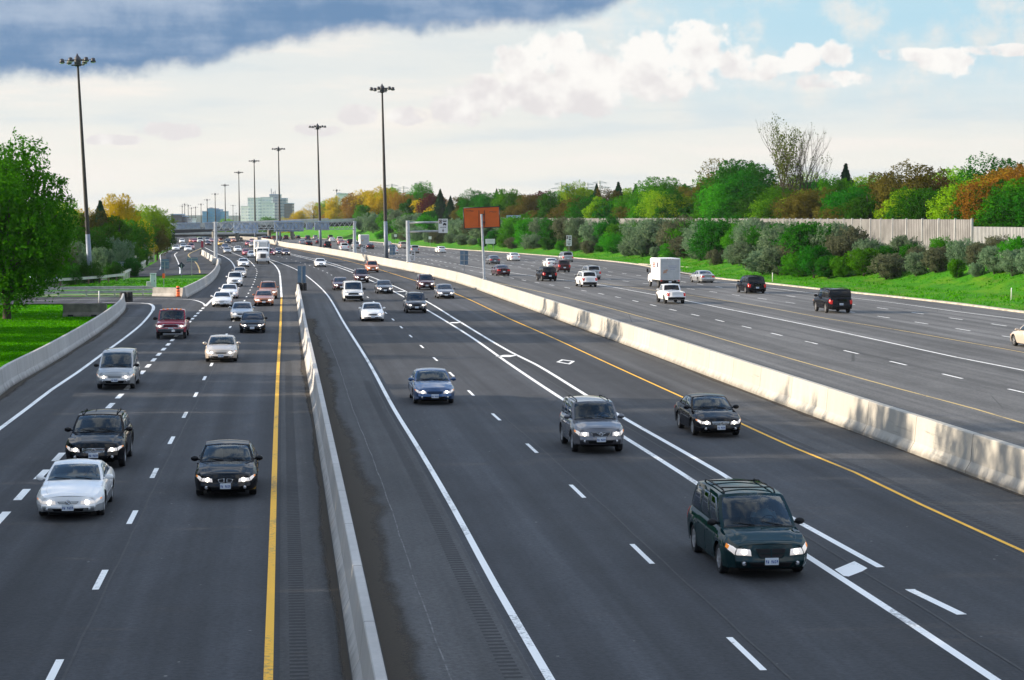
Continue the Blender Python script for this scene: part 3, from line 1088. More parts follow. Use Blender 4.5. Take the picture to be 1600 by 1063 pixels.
M_CLEAR = clear_glass()
M_SEAT = pmat('seat_cloth', (0.035, 0.036, 0.040), 0.9)
M_DASH = pmat('dashboard', (0.016, 0.017, 0.02), 0.7)
M_PAPER = pmat('paper_on_dash', (0.55, 0.6, 0.6), 0.8)
M_GLASS_D = pmat('tinted_glass', (0.003, 0.003, 0.004), 0.05, spec=0.35)
M_TRIM = pmat('black_trim', (0.010, 0.010, 0.012), 0.6, spec=0.3)
M_UNDER = pmat('underbody', (0.008, 0.008, 0.008), 0.9)
M_CHROME = pmat('chrome', (0.62, 0.63, 0.65), 0.12, 1.0)
M_RIM = pmat('alloy_rim', (0.55, 0.55, 0.56), 0.3, 0.7)
M_HEAD = pmat('headlight_lit', (0.8, 0.8, 0.8), 0.1, emit=(1.0, 0.84, 0.70), es=0.22)
M_HEADOFF = pmat('headlight_clear', (0.55, 0.56, 0.58), 0.08, 0.5)
M_BULB = pmat('headlight_bulb', (1, 1, 1), 0.1, emit=(1.0, 0.90, 0.74), es=3.2)
M_AMBER = pmat('amber_lens', (0.75, 0.20, 0.02), 0.2, emit=(1.0, 0.35, 0.05), es=0.25)
M_TAIL = pmat('tail_lens', (0.42, 0.012, 0.012), 0.15, emit=(1.0, 0.05, 0.03), es=0.10)
M_PLATE = pmat('plate_white', (0.68, 0.74, 0.80), 0.4)
M_PLATEINK = pmat('plate_blue', (0.03, 0.08, 0.30), 0.5)
M_TRUCKBOX = pmat('truck_box_white', (0.80, 0.80, 0.80), 0.45, var=0.06, scale=0.8)
M_TRUCKDOOR = pmat('truck_door_grey', (0.56, 0.57, 0.58), 0.45, var=0.08, scale=1.5)


def lerp(a, b, t): return a + (b - a) * t


def pw(pts):
    """smooth piecewise function through (x, y) points"""
    def f(x):
        if x <= pts[0][0]:
            return pts[0][1]
        for (x0, y0), (x1, y1) in zip(pts, pts[1:]):
            if x <= x1:
                t = (x - x0) / (x1 - x0) if x1 > x0 else 1
                return lerp(y0, y1, t * t * (3 - 2 * t) * 0.5 + t * 0.5)
        return pts[-1][1]
    return f


# L length, W width, T height, wb wheelbase, fo front overhang, r wheel radius, hf/hc hood height front/cowl,
# c cowl, rf roof front, rr roof rear, rb foot of rear glass, hd deck height, rt roof width ratio, sill
SPEC = {
    'sedan':    dict(L=4.75, W=1.80, T=1.43, wb=2.72, fo=0.92, r=0.325, hf=0.66, hc=0.93, c=1.28, rf=2.05, rr=3.25, rb=4.00, hd=1.00, he=0.94, rt=0.66, sill=0.22),
    'coupe':    dict(L=4.86, W=1.80, T=1.35, wb=2.69, fo=0.95, r=0.320, hf=0.60, hc=0.88, c=1.42, rf=2.22, rr=3.10, rb=4.05, hd=0.95, he=0.88, rt=0.64, sill=0.20),
    'hatch':    dict(L=4.40, W=1.74, T=1.42, wb=2.60, fo=0.88, r=0.31, hf=0.66, hc=0.92, c=1.15, rf=1.90, rr=3.35, rb=4.15, hd=0.98, he=0.95, rt=0.68, sill=0.22),
    'suv':      dict(L=4.45, W=1.81, T=1.72, wb=2.62, fo=0.86, r=0.36, hf=0.84, hc=1.08, c=1.05, rf=1.66, rr=4.05, rb=4.38, hd=1.10, he=1.05, rt=0.72, sill=0.30),
    'crossover': dict(L=4.80, W=1.92, T=1.65, wb=2.85, fo=0.88, r=0.39, hf=0.80, hc=1.06, c=1.38, rf=2.16, rr=4.00, rb=4.62, hd=1.10, he=1.05, rt=0.68, sill=0.28),
    'bigsuv':   dict(L=5.13, W=2.00, T=1.95, wb=3.00, fo=0.95, r=0.39, hf=0.98, hc=1.20, c=1.15, rf=1.72, rr=4.85, rb=5.06, hd=1.22, he=1.15, rt=0.76, sill=0.36),
    'minivan':  dict(L=5.10, W=1.99, T=1.75, wb=3.03, fo=0.98, r=0.345, hf=0.76, hc=1.02, c=0.98, rf=1.95, rr=4.60, rb=5.00, hd=1.06, he=1.0, rt=0.70, sill=0.24),
    'eggvan':   dict(L=4.75, W=1.80, T=1.78, wb=2.86, fo=0.85, r=0.325, hf=0.80, hc=1.00, c=0.55, rf=1.62, rr=4.35, rb=4.68, hd=1.06, he=1.0, rt=0.72, sill=0.26),
    'van':      dict(L=4.85, W=1.97, T=1.93, wb=2.83, fo=0.80, r=0.345, hf=0.94, hc=1.10, c=0.80, rf=1.42, rr=4.65, rb=4.80, hd=1.12, he=1.05, rt=0.78, sill=0.30),
    'pickup':   dict(L=5.75, W=2.03, T=1.96, wb=3.65, fo=0.95, r=0.41, hf=1.06, hc=1.22, c=1.35, rf=1.95, rr=3.05, rb=3.38, hd=1.22, he=1.2, rt=0.76, sill=0.46),
    'smallpickup': dict(L=5.10, W=1.79, T=1.70, wb=3.18, fo=0.80, r=0.37, hf=0.90, hc=1.06, c=1.20, rf=1.78, rr=2.75, rb=3.05, hd=1.08, he=1.06, rt=0.74, sill=0.38),
}


WINS = {'sedan': [(.06, .47), (.51, .86)], 'coupe': [(.08, .55), (.59, .86)], 'hatch': [(.06, .45), (.49, .84)],
            'suv': [(.06, .37), (.40, .68), (.72, .95)], 'crossover': [(.06, .40), (.43, .72), (.75, .93)],
            'bigsuv': [(.05, .31), (.34, .60), (.63, .95)], 'minivan': [(.05, .33), (.36, .63), (.66, .95)],
            'eggvan': [(.08, .36), (.39, .64), (.67, .95)], 'van': [(.05, .30)], 'pickup': [(.08, .52), (.56, .92)],
            'smallpickup': [(.08, .62), (.68, .93)]}


class Car:
    def __init__(s, typ, lod, rear=False, opts=()):
        s.k = dict(SPEC[typ]); s.typ = typ; s.lod = lod; s.parts = []; s.opts = opts
        for k, v in s.k.items():
            setattr(s, k, v)
        L = s.L
        s.top = pw([(0, s.hf), (0.10, s.hf + 0.05), (s.c * 0.6, lerp(s.hf, s.hc, 0.72)), (s.c + 0.2, s.hc), (s.rb, s.hd), (L - 0.05, s.he), (L, s.he - 0.05)])
        s.yw = (s.fo, s.fo + s.wb)
        s.crown = 0.055

    def hw(s, d):
        W = s.W / 2
        fr, fl = 0.80, 0.62
        if s.typ in ('pickup', 'van', 'bigsuv', 'smallpickup'):
            fr, fl = 0.90, 0.40
        if d < fl:
            t = 1 - d / fl
            W *= 1 - (1 - fr) * t ** 2.2
        if d > s.L - 0.5:
            t = (d - s.L + 0.5) / 0.5
            W *= 1 - 0.12 * t ** 2.2
        return W

    def low(s, d):
        z = s.sill + (0.03 if d < 0.25 else 0)
        ra = s.r + 0.075
        for yw in s.yw:
            q = ra * ra - (d - yw) ** 2
            if q > 0:
                z = max(z, s.r + math.sqrt(q) * 0.97)
        return z

    def side(s, d, t, sg=1):
        lo, tp = s.low(d), s.top(d)
        z = lerp(lo, tp, t)
        q = (z - s.sill) / (tp - s.sill)
        g = 0.955 + 0.045 * math.sin(min(1, q / 0.62) * math.pi / 2) if q < 0.62 else 1.0 - 0.115 * ((q - 0.62) / 0.38) ** 2.0
        x = s.hw(d) * g
        for yw in s.yw:                         # a little flare round the arches
            dd = math.hypot(d - yw, z - s.r)
            if s.r + 0.06 < dd < s.r + 0.17:
                x += 0.014
        return Vector((sg * x, s.L / 2 - d, z))

    def xt(s, d):
        return s.hw(d) * 0.885

    def hood(s, u, d):
        x = s.xt(d) * u
        z = s.top(d) + s.crown * (1 - u * u)
        if d < s.c and s.typ not in ('van', 'eggvan'):
            z += 0.018 * math.exp(-((abs(u) - 0.62) / 0.13) ** 2) * min(1, d / 0.5)
        return Vector((x, s.L / 2 - d, z))

    def front(s, u, v):
        p = s.side(0.0, v)
        bulge = {'pickup': 0.07, 'van': 0.07, 'bigsuv': 0.08, 'smallpickup': 0.08}.get(s.typ, 0.16)
        y = p.y + bulge * (1 - abs(u) ** 2.4) + 0.07 * math.exp(-((v - 0.32) / 0.2) ** 2) - 0.05 * max(0, v - 0.75) / 0.25 - 0.05 * max(0, 0.12 - v) / 0.12
        return Vector((p.x * u, y, p.z + (s.crown * (1 - u * u) * max(0, v - 0.6) / 0.4)))

    def rear(s, u, v):
        p = s.side(s.L, v)
        y = p.y - 0.09 * (1 - abs(u) ** 2.4) - 0.07 * math.exp(-((v - 0.30) / 0.2) ** 2)
        return Vector((p.x * u, y, p.z + (s.crown * (1 - u * u) * max(0, v - 0.6) / 0.4)))

    # greenhouse ---------------------------------------------------
    def xe(s, u, v):
        """half width of the cabin side at u (0 windscreen .. 1 rear glass), v height"""
        d0 = s.dbot(u)
        b = s.xt(d0) + 0.0
        tpx = s.W / 2 * (s.rt + 0.06)
        return lerp(b, tpx, v) + 0.03 * 4 * v * (1 - v)

    def dbot(s, u): return lerp(s.c + 0.14, s.rb - 0.08, u)
    def dtop(s, u): return lerp(s.rf + 0.07, s.rr - 0.06, u)
    def zr(s, u): return s.T - 0.05 - 0.03 * (2 * u - 1) ** 2

    def cside(s, u, v, sg=1):
        d = lerp(s.dbot(u), s.dtop(u), v)
        z = lerp(s.top(s.dbot(u)) - 0.01, s.zr(u), v)
        return Vector((sg * s.xe(u, v), s.L / 2 - d, z))

    def wind(s, u, v):
        x = u * s.xe(0, v)
        d = lerp(s.c + 0.14 * u * u, s.rf + 0.07 * u * u, v) - 0.03 * 4 * v * (1 - v) * (1 - u * u)
        z0 = s.hood(max(-1, min(1, u)), s.c + 0.14 * u * u).z - 0.02
        if abs(u) > 0.98:
            z0 = s.top(s.dbot(0)) - 0.01
        z1 = s.T - 0.05 * u * u - 0.03
        return Vector((x, s.L / 2 - d, lerp(z0, z1, v)))

    def back(s, u, v):
        x = u * s.xe(1, v)
        d = lerp(s.rb - 0.08 * u * u, s.rr - 0.06 * u * u, v) + 0.02 * 4 * v * (1 - v) * (1 - u * u)
        z0 = lerp(s.top(s.dbot(1)) - 0.01, s.top(s.rb) + s.crown * (1 - u * u) - 0.02, 1 - abs(u))
        z1 = s.T - 0.05 * u * u - 0.03
        return Vector((x, s.L / 2 - d, lerp(z0, z1, v)))

    def roof(s, u, v):
        d = lerp(s.rf + 0.07 * u * u, s.rr - 0.06 * u * u, v)
        return Vector((u * s.xe(v, 1), s.L / 2 - d, s.T - 0.05 * u * u - 0.03 * (2 * v - 1) ** 2))

    # ----------------------------------------------------------------
    def add(s, name, bm, mats, parent=None, painted=False, label=None):
        me = bpy.data.meshes.new(name)
        bm.to_mesh(me); bm.free()
        for m in (mats if isinstance(mats, (list, tuple)) else (mats,)):
            me.materials.append(m)
        s.parts.append((name, me, parent, painted, label))
        return len(s.parts) - 1


def grid(bm, fn, us, vs, flip=False, mi=0, skip=None):
    g = [[bm.verts.new(fn(u, v)) for v in vs] for u in us]
    for i in range(len(us) - 1):
        for j in range(len(vs) - 1):
            if skip and skip((us[i] + us[i + 1]) / 2, (vs[j] + vs[j + 1]) / 2):
                continue
            q = (g[i][j], g[i + 1][j], g[i + 1][j + 1], g[i][j + 1])
            try:
                f = bm.faces.new(q[::-1] if flip else q)
                f.material_index = mi
            except ValueError:
                pass


def lin(a, b, n): return [a + (b - a) * i / n for i in range(n + 1)]


def patch(bm, fn, cs, off, nu=5, nv=3, mi=0, e=0.07, out=None):
    """a panel standing `off` proud of the surface fn inside the parameter quad cs (4 corners), with a turned-in rim"""
    us = [0, e] + lin(e, 1 - e, nu)[1:-1] + [1 - e, 1]
    vs = [0, e] + lin(e, 1 - e, nv)[1:-1] + [1 - e, 1]

    def prm(a, b):
        p = [lerp(lerp(cs[0][k], cs[1][k], a), lerp(cs[3][k], cs[2][k], a), b) for k in (0, 1)]
        return p

    def pt(a, b):
        u, v = prm(a, b)
        p = fn(u, v)
        h = 1e-3
        du, dv = fn(u + h, v) - fn(u - h, v), fn(u, v + h) - fn(u, v - h)
        nn = du.cross(dv)
        if nn.length < 1e-12:
            nn = Vector((0, 0, 1))
        nn.normalize()
        if out is not None and nn.dot(out) < 0:
            nn = -nn
        rim = a in (0, 1) or b in (0, 1)
        return p + nn * (-0.004 if rim else off)
    g = [[bm.verts.new(pt(a, b)) for b in vs] for a in us]
    newf = []
    for i in range(len(us) - 1):
        for j in range(len(vs) - 1):
            f = bm.faces.new((g[i][j], g[i + 1][j], g[i + 1][j + 1], g[i][j + 1]))
            f.material_index = mi
            f.smooth = True
            newf.append(f)
    if out is not None:
        f = newf[len(newf) // 2]
        f.normal_update()
        if f.normal.dot(out) < 0:
            for q in newf:
                q.normal_flip()
    return newf


FW, BK, UP = Vector((0, 1, 0)), Vector((0, -1, 0)), Vector((0, 0, 1))


def wheel_parts(car, i, xw, yw, sg, lod, dark=False):
    r, wd = car.r, 0.21
    bm = bmesh.new()
    n = 28 if lod == 0 else (18 if lod == 1 else 12)
    x0 = xw
    prf = [(r * 0.66, -wd / 2), (r * 0.93, -wd / 2), (r, -wd / 2 + 0.03), (r, wd / 2 - 0.03), (r * 0.93, wd / 2), (r * 0.66, wd / 2 - 0.012)]
    lathe(bm, prf, n, 'X', (x0, yw, r), closed=True)
    tyre = car.add('tyre', smooth(bm), M_RUBBER, ('wheel', i))
    bm = bmesh.new()
    xf = x0 + sg * (wd / 2 - 0.045)
    if lod < 2:
        # barrel, dish and spokes
        lathe(bm, [(r * 0.67, -0.05 * sg), (r * 0.67, 0.03 * sg), (r * 0.60, 0.035 * sg), (r * 0.58, -0.02 * sg)], n, 'X', (xf, yw, r), closed=True)
        ns = 5 if lod == 0 else 5
        for k in range(ns):
            a = 2 * math.pi * k / ns + 0.3
            m = Matrix.Rotation(a, 4, 'X')
            vs = box(bm, (0, 0, 0), (0.03, r * 0.19, r * 0.55))
            bmesh.ops.translate(bm, verts=vs, vec=(0.012 * sg, 0, r * 0.33))
            bmesh.ops.rotate(bm, verts=vs, cent=(0, 0, 0), matrix=m)
            bmesh.ops.translate(bm, verts=vs, vec=(xf, yw, r))
        lathe(bm, [(0.001, 0.04 * sg), (r * 0.16, 0.035 * sg), (r * 0.17, -0.01 * sg)], 10, 'X', (xf, yw, r))
        lathe(bm, [(0.001, -0.03 * sg), (r * 0.60, -0.03 * sg)], n, 'X', (xf, yw, r), mi=1)
    else:
        lathe(bm, [(0.001, 0.02 * sg), (r * 0.5, 0.0), (r * 0.67, 0.02 * sg)], n, 'X', (xf, yw, r))
    bmesh.ops.recalc_face_normals(bm, faces=bm.faces)
    car.add('rim', smooth(bm), (M_RIM, M_UNDER) if not dark else (M_TRIM, M_UNDER), ('wheel', i))


def plate(car, y, z, fwd, lod):
    bm = bmesh.new()
    s = 1 if fwd else -1
    box(bm, (0, y, z), (0.31, 0.02, 0.16), bev=0.004)
    if lod == 0:
        r = random.Random(hash(car.typ) % 1000)
        for i in range(7):
            if i == 4:
                continue
            x = -0.125 + i * 0.0415
            box(bm, (x, y + s * 0.012, z - 0.005), (0.026, 0.004, 0.07), mi=1)
            box(bm, (x + 0.003 * (i % 2), y + s * 0.0145, z - 0.005 + 0.02 * ((i % 3) - 1)), (0.012, 0.002, 0.022), mi=0)
    car.add('licence_plate', bm, (M_PLATE, M_PLATEINK))


def build_car(typ, lod, style='', lit=True):
    car = Car(typ, lod)
    c = car
    L = c.L
    pk = typ in ('pickup', 'smallpickup')
    # ---- body shell
    bm = bmesh.new()
    st = set(lin(0, L, 20 if lod == 2 else 40))
    for yw in c.yw:
        st |= {yw + (c.r + 0.075) * math.sin(R(a)) for a in range(-90, 91, 30 if lod == 2 else 12)}
        st |= {yw - (c.r + 0.078), yw + c.r + 0.078}
    st |= {0.06, 0.15, L - 0.06, L - 0.15, 0.3, 0.45}
    st = sorted(x for x in st if 0 <= x <= L)
    st = [a for i, a in enumerate(st) if i == 0 or a - st[i - 1] > 0.012 or a == L]
    st[-1] = L
    ts = lin(0, 1, 5 if lod == 2 else 9)
    us = lin(-1, 1, 6 if lod == 2 else 12)
    grid(bm, lambda d, t: c.side(d, t, 1), st, ts)
    grid(bm, lambda d, t: c.side(d, t, -1), st, ts, True)

    def hoodx(u, d):
        p = c.hood(u, d)
        if pk and c.rb + 0.18 < d < L - 0.12 and abs(u) < 0.97:
            p.z -= 0.38 if abs(u) < 0.88 else 0.0
        return p
    grid(bm, hoodx, us if not pk else sorted(set(us + [-0.93, -0.9, -.86, .86, 0.9, 0.93])), st)
    grid(bm, c.front, us, ts)
    grid(bm, c.rear, us, ts, True)
    # cabin
    nv = 4 if lod == 2 else 6
    gs = lin(0, 1, 6 if lod == 2 else 14)
    vs = lin(0, 1, nv)
    if lod == 0:          # real openings behind the glass of the nearest vehicles
        wu, wv = [-1, -.93, -.91, -.6, -.3, 0, .3, .6, .91, .93, 1], [0, .05, .07, .3, .5, .7, .91, .93, 1]
        grid(bm, c.wind, wu, wv, skip=lambda a, b: abs(a) < .92 and .06 < b < .92)
        grid(bm, c.back, wu, wv, True)
        su = sorted({0, 1} | {x for a, b in WINS[typ][:2] for x in (a + .012, b - .012)} | set(lin(0, 1, 8)))
        sk = lambda a, b: .08 < b < .87 and any(p + .012 < a < q - .012 for p, q in WINS[typ][:2])
        sv_ = [0, .08, .2, .4, .6, .8, .87, 1]
        if style == 'tint':
            sk = None
        grid(bm, lambda u, v: c.cside(u, v, 1), su, sv_, skip=sk)
        grid(bm, lambda u, v: c.cside(u, v, -1), su, sv_, True, skip=sk)
    else:
        grid(bm, c.wind, us, vs)
        grid(bm, c.back, us, vs, True)
        grid(bm, lambda u, v: c.cside(u, v, 1), gs, vs)
        grid(bm, lambda u, v: c.cside(u, v, -1), gs, vs, True)
    grid(bm, c.roof, us, gs, True)
    bmesh.ops.remove_doubles(bm, verts=bm.verts, dist=0.004)
    bmesh.ops.recalc_face_normals(bm, faces=bm.faces)
    # outward check
    top = max(bm.faces, key=lambda f: f.calc_center_median().z)
    if top.normal.z < 0:
        for f in bm.faces:
            f.normal_flip()
    car.add('body', smooth(bm, 32), PAINT['white'], None, True)
    # ---- underbody / wheel wells
    bm = bmesh.new()
    box(bm, (0, 0, (c.sill + c.hf) / 2 + 0.02), (c.W * 0.80, L * 0.93, c.hf - c.sill - 0.06))
    box(bm, (0, 0, c.sill - 0.02), (c.W * 0.62, L * 0.86, 0.12))
    car.add('underbody', bm, M_UNDER)
    # ---- glass
    g = 0.006
    gl2 = M_GLASS_D if style == 'tint' else M_GLASS
    bm = bmesh.new()
    patch(bm, c.wind, [(-0.93, 0.05), (0.93, 0.05), (0.90, 0.93), (-0.90, 0.93)], g, 8, 4, e=0.03, out=Vector((0, 1, .6)))
    ws = car.add('windscreen', bm, M_CLEAR if lod == 0 else M_GLASS)
    bm = bmesh.new()
    patch(bm, c.back, [(-0.88, 0.12), (0.88, 0.12), (0.84, 0.88), (-0.84, 0.88)], g, 6, 3, e=0.03, out=Vector((0, -1, .4)))
    car.add('rear_window', bm, M_GLASS_D if typ not in ('sedan', 'coupe') else M_GLASS)
    wins = WINS[typ]
    for sg in (1, -1):
        ow = Vector((sg, 0, 0.3))
        for i, (a, b) in enumerate(wins):
            bm = bmesh.new()
            patch(bm, lambda u, v, sg=sg: c.cside(u, v, sg), [(a, .07), (b, .07), (b - (0.03 if i == len(wins) - 1 else 0), .88), (a + (0.03 if i == 0 else 0), .88)], g, 5, 3, e=0.04, out=ow)
            car.add('side_window', bm, (gl2 if i else M_GLASS) if lod or i > 1 or style == 'tint' else M_CLEAR)
    # ---- doors: panels a few millimetres proud so that their gaps read
    if lod < 2:
        db = {'sedan': [1.45, 2.62, 3.55], 'coupe': [1.55, 3.0], 'hatch': [1.35, 2.45, 3.3], 'suv': [1.30, 2.36, 3.22], 'crossover': [1.62, 2.72, 3.5],
              'bigsuv': [1.5, 2.62, 3.65], 'minivan': [1.40, 2.5, 3.6], 'eggvan': [1.2, 2.3, 3.3], 'van': [0.95, 2.1, 3.4], 'pickup': [1.6, 2.55, 3.4], 'smallpickup': [1.45, 2.7]}[typ]
        for sg in (1, -1):
            for a, b in zip(db, db[1:]):
                bm = bmesh.new()
                patch(bm, lambda d, t, sg=sg: c.side(d, t, sg), [(a + .012, .10), (b - .012, .10), (b - .012, .93), (a + .012, .93)], 0.006, 8, 6, e=0.012, out=Vector((sg, 0, 0)))
                dr = car.add('door', smooth(bm, 30), PAINT['white'], None, True)
                if lod == 0:
                    bm = bmesh.new()
                    p = c.side(b - 0.16, 0.74, sg)
                    box(bm, p + Vector((sg * 0.018, 0, 0)), (0.03, 0.17, 0.03), bev=0.008)
                    car.add('door_handle', bm, PAINT['white'] if style != 'trim' else M_TRIM, dr, style != 'trim')
    if lod < 2:
        bm = bmesh.new()
        patch(bm, c.hood, [(-.80, .13), (.80, .13), (.86, c.c + .02), (-.86, c.c + .02)], 0.007, 12, 8, e=0.012, out=UP)
        car.add('bonnet', smooth(bm, 30), PAINT['white'], None, True)
    # ---- front end
    HL = {'sedan': [(.50, .60), (.985, .64), (.985, .88), (.56, .82)], 'coupe': [(.44, .56), (.985, .58), (.985, .80), (.48, .78)],
          'hatch': [(.52, .58), (.985, .60), (.985, .88), (.56, .82)],
          'suv': [(.55, .58), (.985, .58), (.985, .84), (.60, .82)], 'crossover': [(.56, .56), (.985, .60), (.985, .82), (.62, .74)],
          'bigsuv': [(.60, .58), (.985, .58), (.985, .82), (.60, .82)], 'minivan': [(.54, .58), (.985, .60), (.985, .90), (.60, .84)],
          'eggvan': [(.46, .52), (.985, .52), (.985, .74), (.46, .72)], 'van': [(.58, .56), (.985, .56), (.985, .80), (.58, .80)],
          'pickup': [(.62, .55), (.985, .55), (.985, .80), (.62, .80)], 'smallpickup': [(.60, .55), (.985, .55), (.985, .8), (.60, .8)]}[typ]
    for sg in (1, -1):
        bm = bmesh.new()
        q = [(u * sg, v) for u, v in HL]
        patch(bm, c.front, q, 0.012, 5, 3, e=0.08, out=FW)
        # the lamp wraps round the corner
        vlo, vhi = HL[1][1], HL[2][1]
        patch(bm, lambda d, t, sg=sg: c.side(d, t, sg), [(0.0, vlo), (0.26, vlo + .10), (0.30, vhi - .02), (0.0, vhi)], 0.008, 3, 3, mi=0, e=0.08, out=Vector((sg, .3, 0)))
        patch(bm, lambda d, t, sg=sg: c.side(d, t, sg), [(0.20, vlo + .11), (0.34, vlo + .13), (0.36, vhi - .04), (0.20, vhi - .03)], 0.010, 2, 2, mi=1, e=0.08, out=Vector((sg, .3, 0)))
        hl = car.add('headlight', smooth(bm), (M_HEAD if lit else M_HEADOFF, M_AMBER))
        if lit and lod < 2:
            bm = bmesh.new()
            uu, vv = lerp(HL[0][0], HL[1][0], 0.46) * sg, (vlo + vhi) / 2 - 0.01
            p = c.front(uu, vv)
            lathe(bm, [(0.001, 0.022), (0.045, 0.018), (0.066, 0.0)], 12, 'Z')
            bmesh.ops.rotate(bm, verts=bm.verts, cent=(0, 0, 0), matrix=Matrix.Rotation(-math.pi / 2, 3, 'X'))
            bmesh.ops.translate(bm, verts=bm.verts, vec=p + Vector((0, 0.012, 0)))
            car.add('bulb', bm, M_BULB, hl)
    bm = bmesh.new()
    if style == 'kidney':
        for sg in (1, -1):
            patch(bm, c.front, [(.03 * sg, .58), (.27 * sg, .57), (.32 * sg, .78), (.04 * sg, .83)], 0.016, 4, 3, mi=1, e=.10, out=FW)
            patch(bm, c.front, [(.06 * sg, .61), (.25 * sg, .605), (.285 * sg, .755), (.065 * sg, .80)], 0.024, 4, 3, mi=0, e=.06, out=FW)
        gi = car.add('grille', smooth(bm), (M_TRIM, M_CHROME))
    else:
        GR = {'sedan': [(-.40, .60), (.40, .60), (.46, .80), (-.46, .80)], 'coupe': [(-.34, .62), (.34, .62), (.40, .74), (-.40, .74)],
              'hatch': [(-.36, .64), (.36, .64), (.42, .76), (-.42, .76)],
              'suv': [(-.36, .56), (.36, .56), (.50, .80), (-.50, .80)], 'crossover': [(-.42, .52), (.42, .52), (.48, .76), (-.48, .76)],
              'bigsuv': [(-.52, .56), (.52, .56), (.54, .82), (-.54, .82)], 'minivan': [(-.32, .50), (.32, .50), (.49, .86), (-.49, .86)],
              'eggvan': [(-.40, .55), (.40, .55), (.40, .68), (-.40, .68)], 'van': [(-.54, .55), (.54, .55), (.54, .80), (-.54, .80)],
              'pickup': [(-.58, .52), (.58, .52), (.58, .84), (-.58, .84)], 'smallpickup': [(-.54, .55), (.54, .55), (.54, .8), (-.54, .8)]}[typ]
        chrome = style in ('chrome', 'vw')
        if chrome or typ in ('pickup', 'suv', 'minivan') and lod == 0:
            patch(bm, c.front, [(u * 1.06, v + (.025 if i > 1 else -.025)) for i, (u, v) in enumerate(GR)], 0.010, 6, 3, mi=1 if chrome or typ == 'pickup' or typ == 'suv' else 2, e=.05, out=FW)
        patch(bm, c.front, GR, 0.018, 6, 3, mi=0, e=.05, out=FW)
        if lod == 0 or (lod == 1 and chrome):
            n = 3 if typ not in ('minivan',) else 1
            for i in range(n):
                v = lerp(GR[0][1], GR[3][1], (i + 1) / (n + 1))
                k = lerp(GR[1][0], GR[2][0], (i + 1) / (n + 1)) * 0.97
                patch(bm, c.front, [(-k, v - .010), (k, v - .010), (k, v + .012), (-k, v + .012)], 0.032, 6, 1, mi=1 if chrome else 2, e=.04, out=FW)
            if typ == 'minivan':
                patch(bm, c.front, [(-.025, .51), (.025, .51), (.03, .86), (-.03, .86)], 0.034, 1, 5, mi=2, e=.1, out=FW)
        gi = car.add('grille', smooth(bm), (M_TRIM, M_CHROME, PAINT['white']), None, 'slot2')
        if lod == 0 and style in ('vw', 'emblem', 'chrome', 'wings'):
            bm = bmesh.new()
            vv = (GR[0][1] + GR[2][1]) / 2
            p = c.front(0, vv)
            if style == 'wings':
                for sg in (1, -1):
                    tube(bm, p + Vector((0, .045, -.02)), p + Vector((sg * .15, .04, .05)), .013, .008, 6)
                lathe(bm, [(0.03, -.0), (0.06, .01), (0.075, 0), (0.06, -.01)], 14, 'Z', closed=True)
            else:
                rr = 0.075
                lathe(bm, [(rr - .012, .012), (rr, .008), (rr + .004, -.02), (rr - .014, -.02)], 18, 'Z', closed=True)
            nvv = [v for v in bm.verts]
            ring = nvv if style != 'wings' else nvv[-14 * 4:]
            bmesh.ops.rotate(bm, verts=ring, cent=(0, 0, 0), matrix=Matrix.Rotation(-math.pi / 2, 3, 'X'))
            bmesh.ops.translate(bm, verts=ring, vec=p + Vector((0, .04, 0)))
            if style == 'vw':
                for a, b in (((-.05, .055), (-.018, -.06)), ((-.018, -.06), (0, -.01)), ((0, -.01), (.018, -.06)), ((.018, -.06), (.05, .055))):
                    tube(bm, p + Vector((a[0], .046, a[1])), p + Vector((b[0], .046, b[1])), .009, .009, 5)
            elif style == 'emblem':
                for sg in (1, -1):
                    tube(bm, p + Vector((-.05 * sg, .046, -.04)), p + Vector((.05 * sg, .046, .04)), .011, .011, 5)
            elif style == 'chrome':
                tube(bm, p + Vector((0, .046, -.06)), p + Vector((0, .046, .06)), .013, .013, 5)
            car.add('emblem', bm, M_CHROME, gi)
    if lod < 2:
        bm = bmesh.new()
        hi = .34 if typ not in ('pickup', 'van') else .26
        if typ in ('pickup', 'van', 'smallpickup', 'bigsuv'):
            patch(bm, c.front, [(-.985, .06), (.985, .06), (.985, .40), (-.985, .40)], 0.05, 8, 3, mi=1 if typ == 'pickup' else 0, e=.05, out=FW)
            bp = car.add('bumper', smooth(bm), (M_TRIM, M_CHROME))
        else:
            lo = .08
            patch(bm, c.front, [(-.60, lo), (.60, lo), (.64, .30), (-.64, .30)], 0.014, 6, 2, e=.06, out=FW)
            if style in ('lower_trim', 'suvtrim'):
                patch(bm, c.front, [(-.985, .02), (.985, .02), (.985, .20), (-.985, .20)], 0.016, 8, 2, e=.05, out=FW)
            car.add('air_intake', smooth(bm), M_TRIM)
            for sg in (1, -1):
                bm = bmesh.new()
                patch(bm, c.front, [(.70 * sg, .16), (.86 * sg, .17), (.86 * sg, .31), (.70 * sg, .31)], 0.016, 2, 2, mi=0, e=.1, out=FW)
                p = c.front(.78 * sg, .24)
                lathe(bm, [(0.001, .012), (.045, .01), (.05, 0)], 10, 'Z', mi=1)
                vv = bm.verts[:][-30:]
                bmesh.ops.rotate(bm, verts=vv, cent=(0, 0, 0), matrix=Matrix.Rotation(-math.pi / 2, 3, 'X'))
                bmesh.ops.translate(bm, verts=vv, vec=p + Vector((0, .016, 0)))
                car.add('fog_lamp', bm, (M_TRIM, M_HEADOFF))
        fy = c.front(0, .34).y
        plate(car, fy + 0.02, c.front(0, .36).z, True, lod)
        ry = c.rear(0, .5).y
        plate(car, ry - 0.02, c.rear(0, .50 if typ not in ('pickup', 'smallpickup') else .28).z, False, lod)
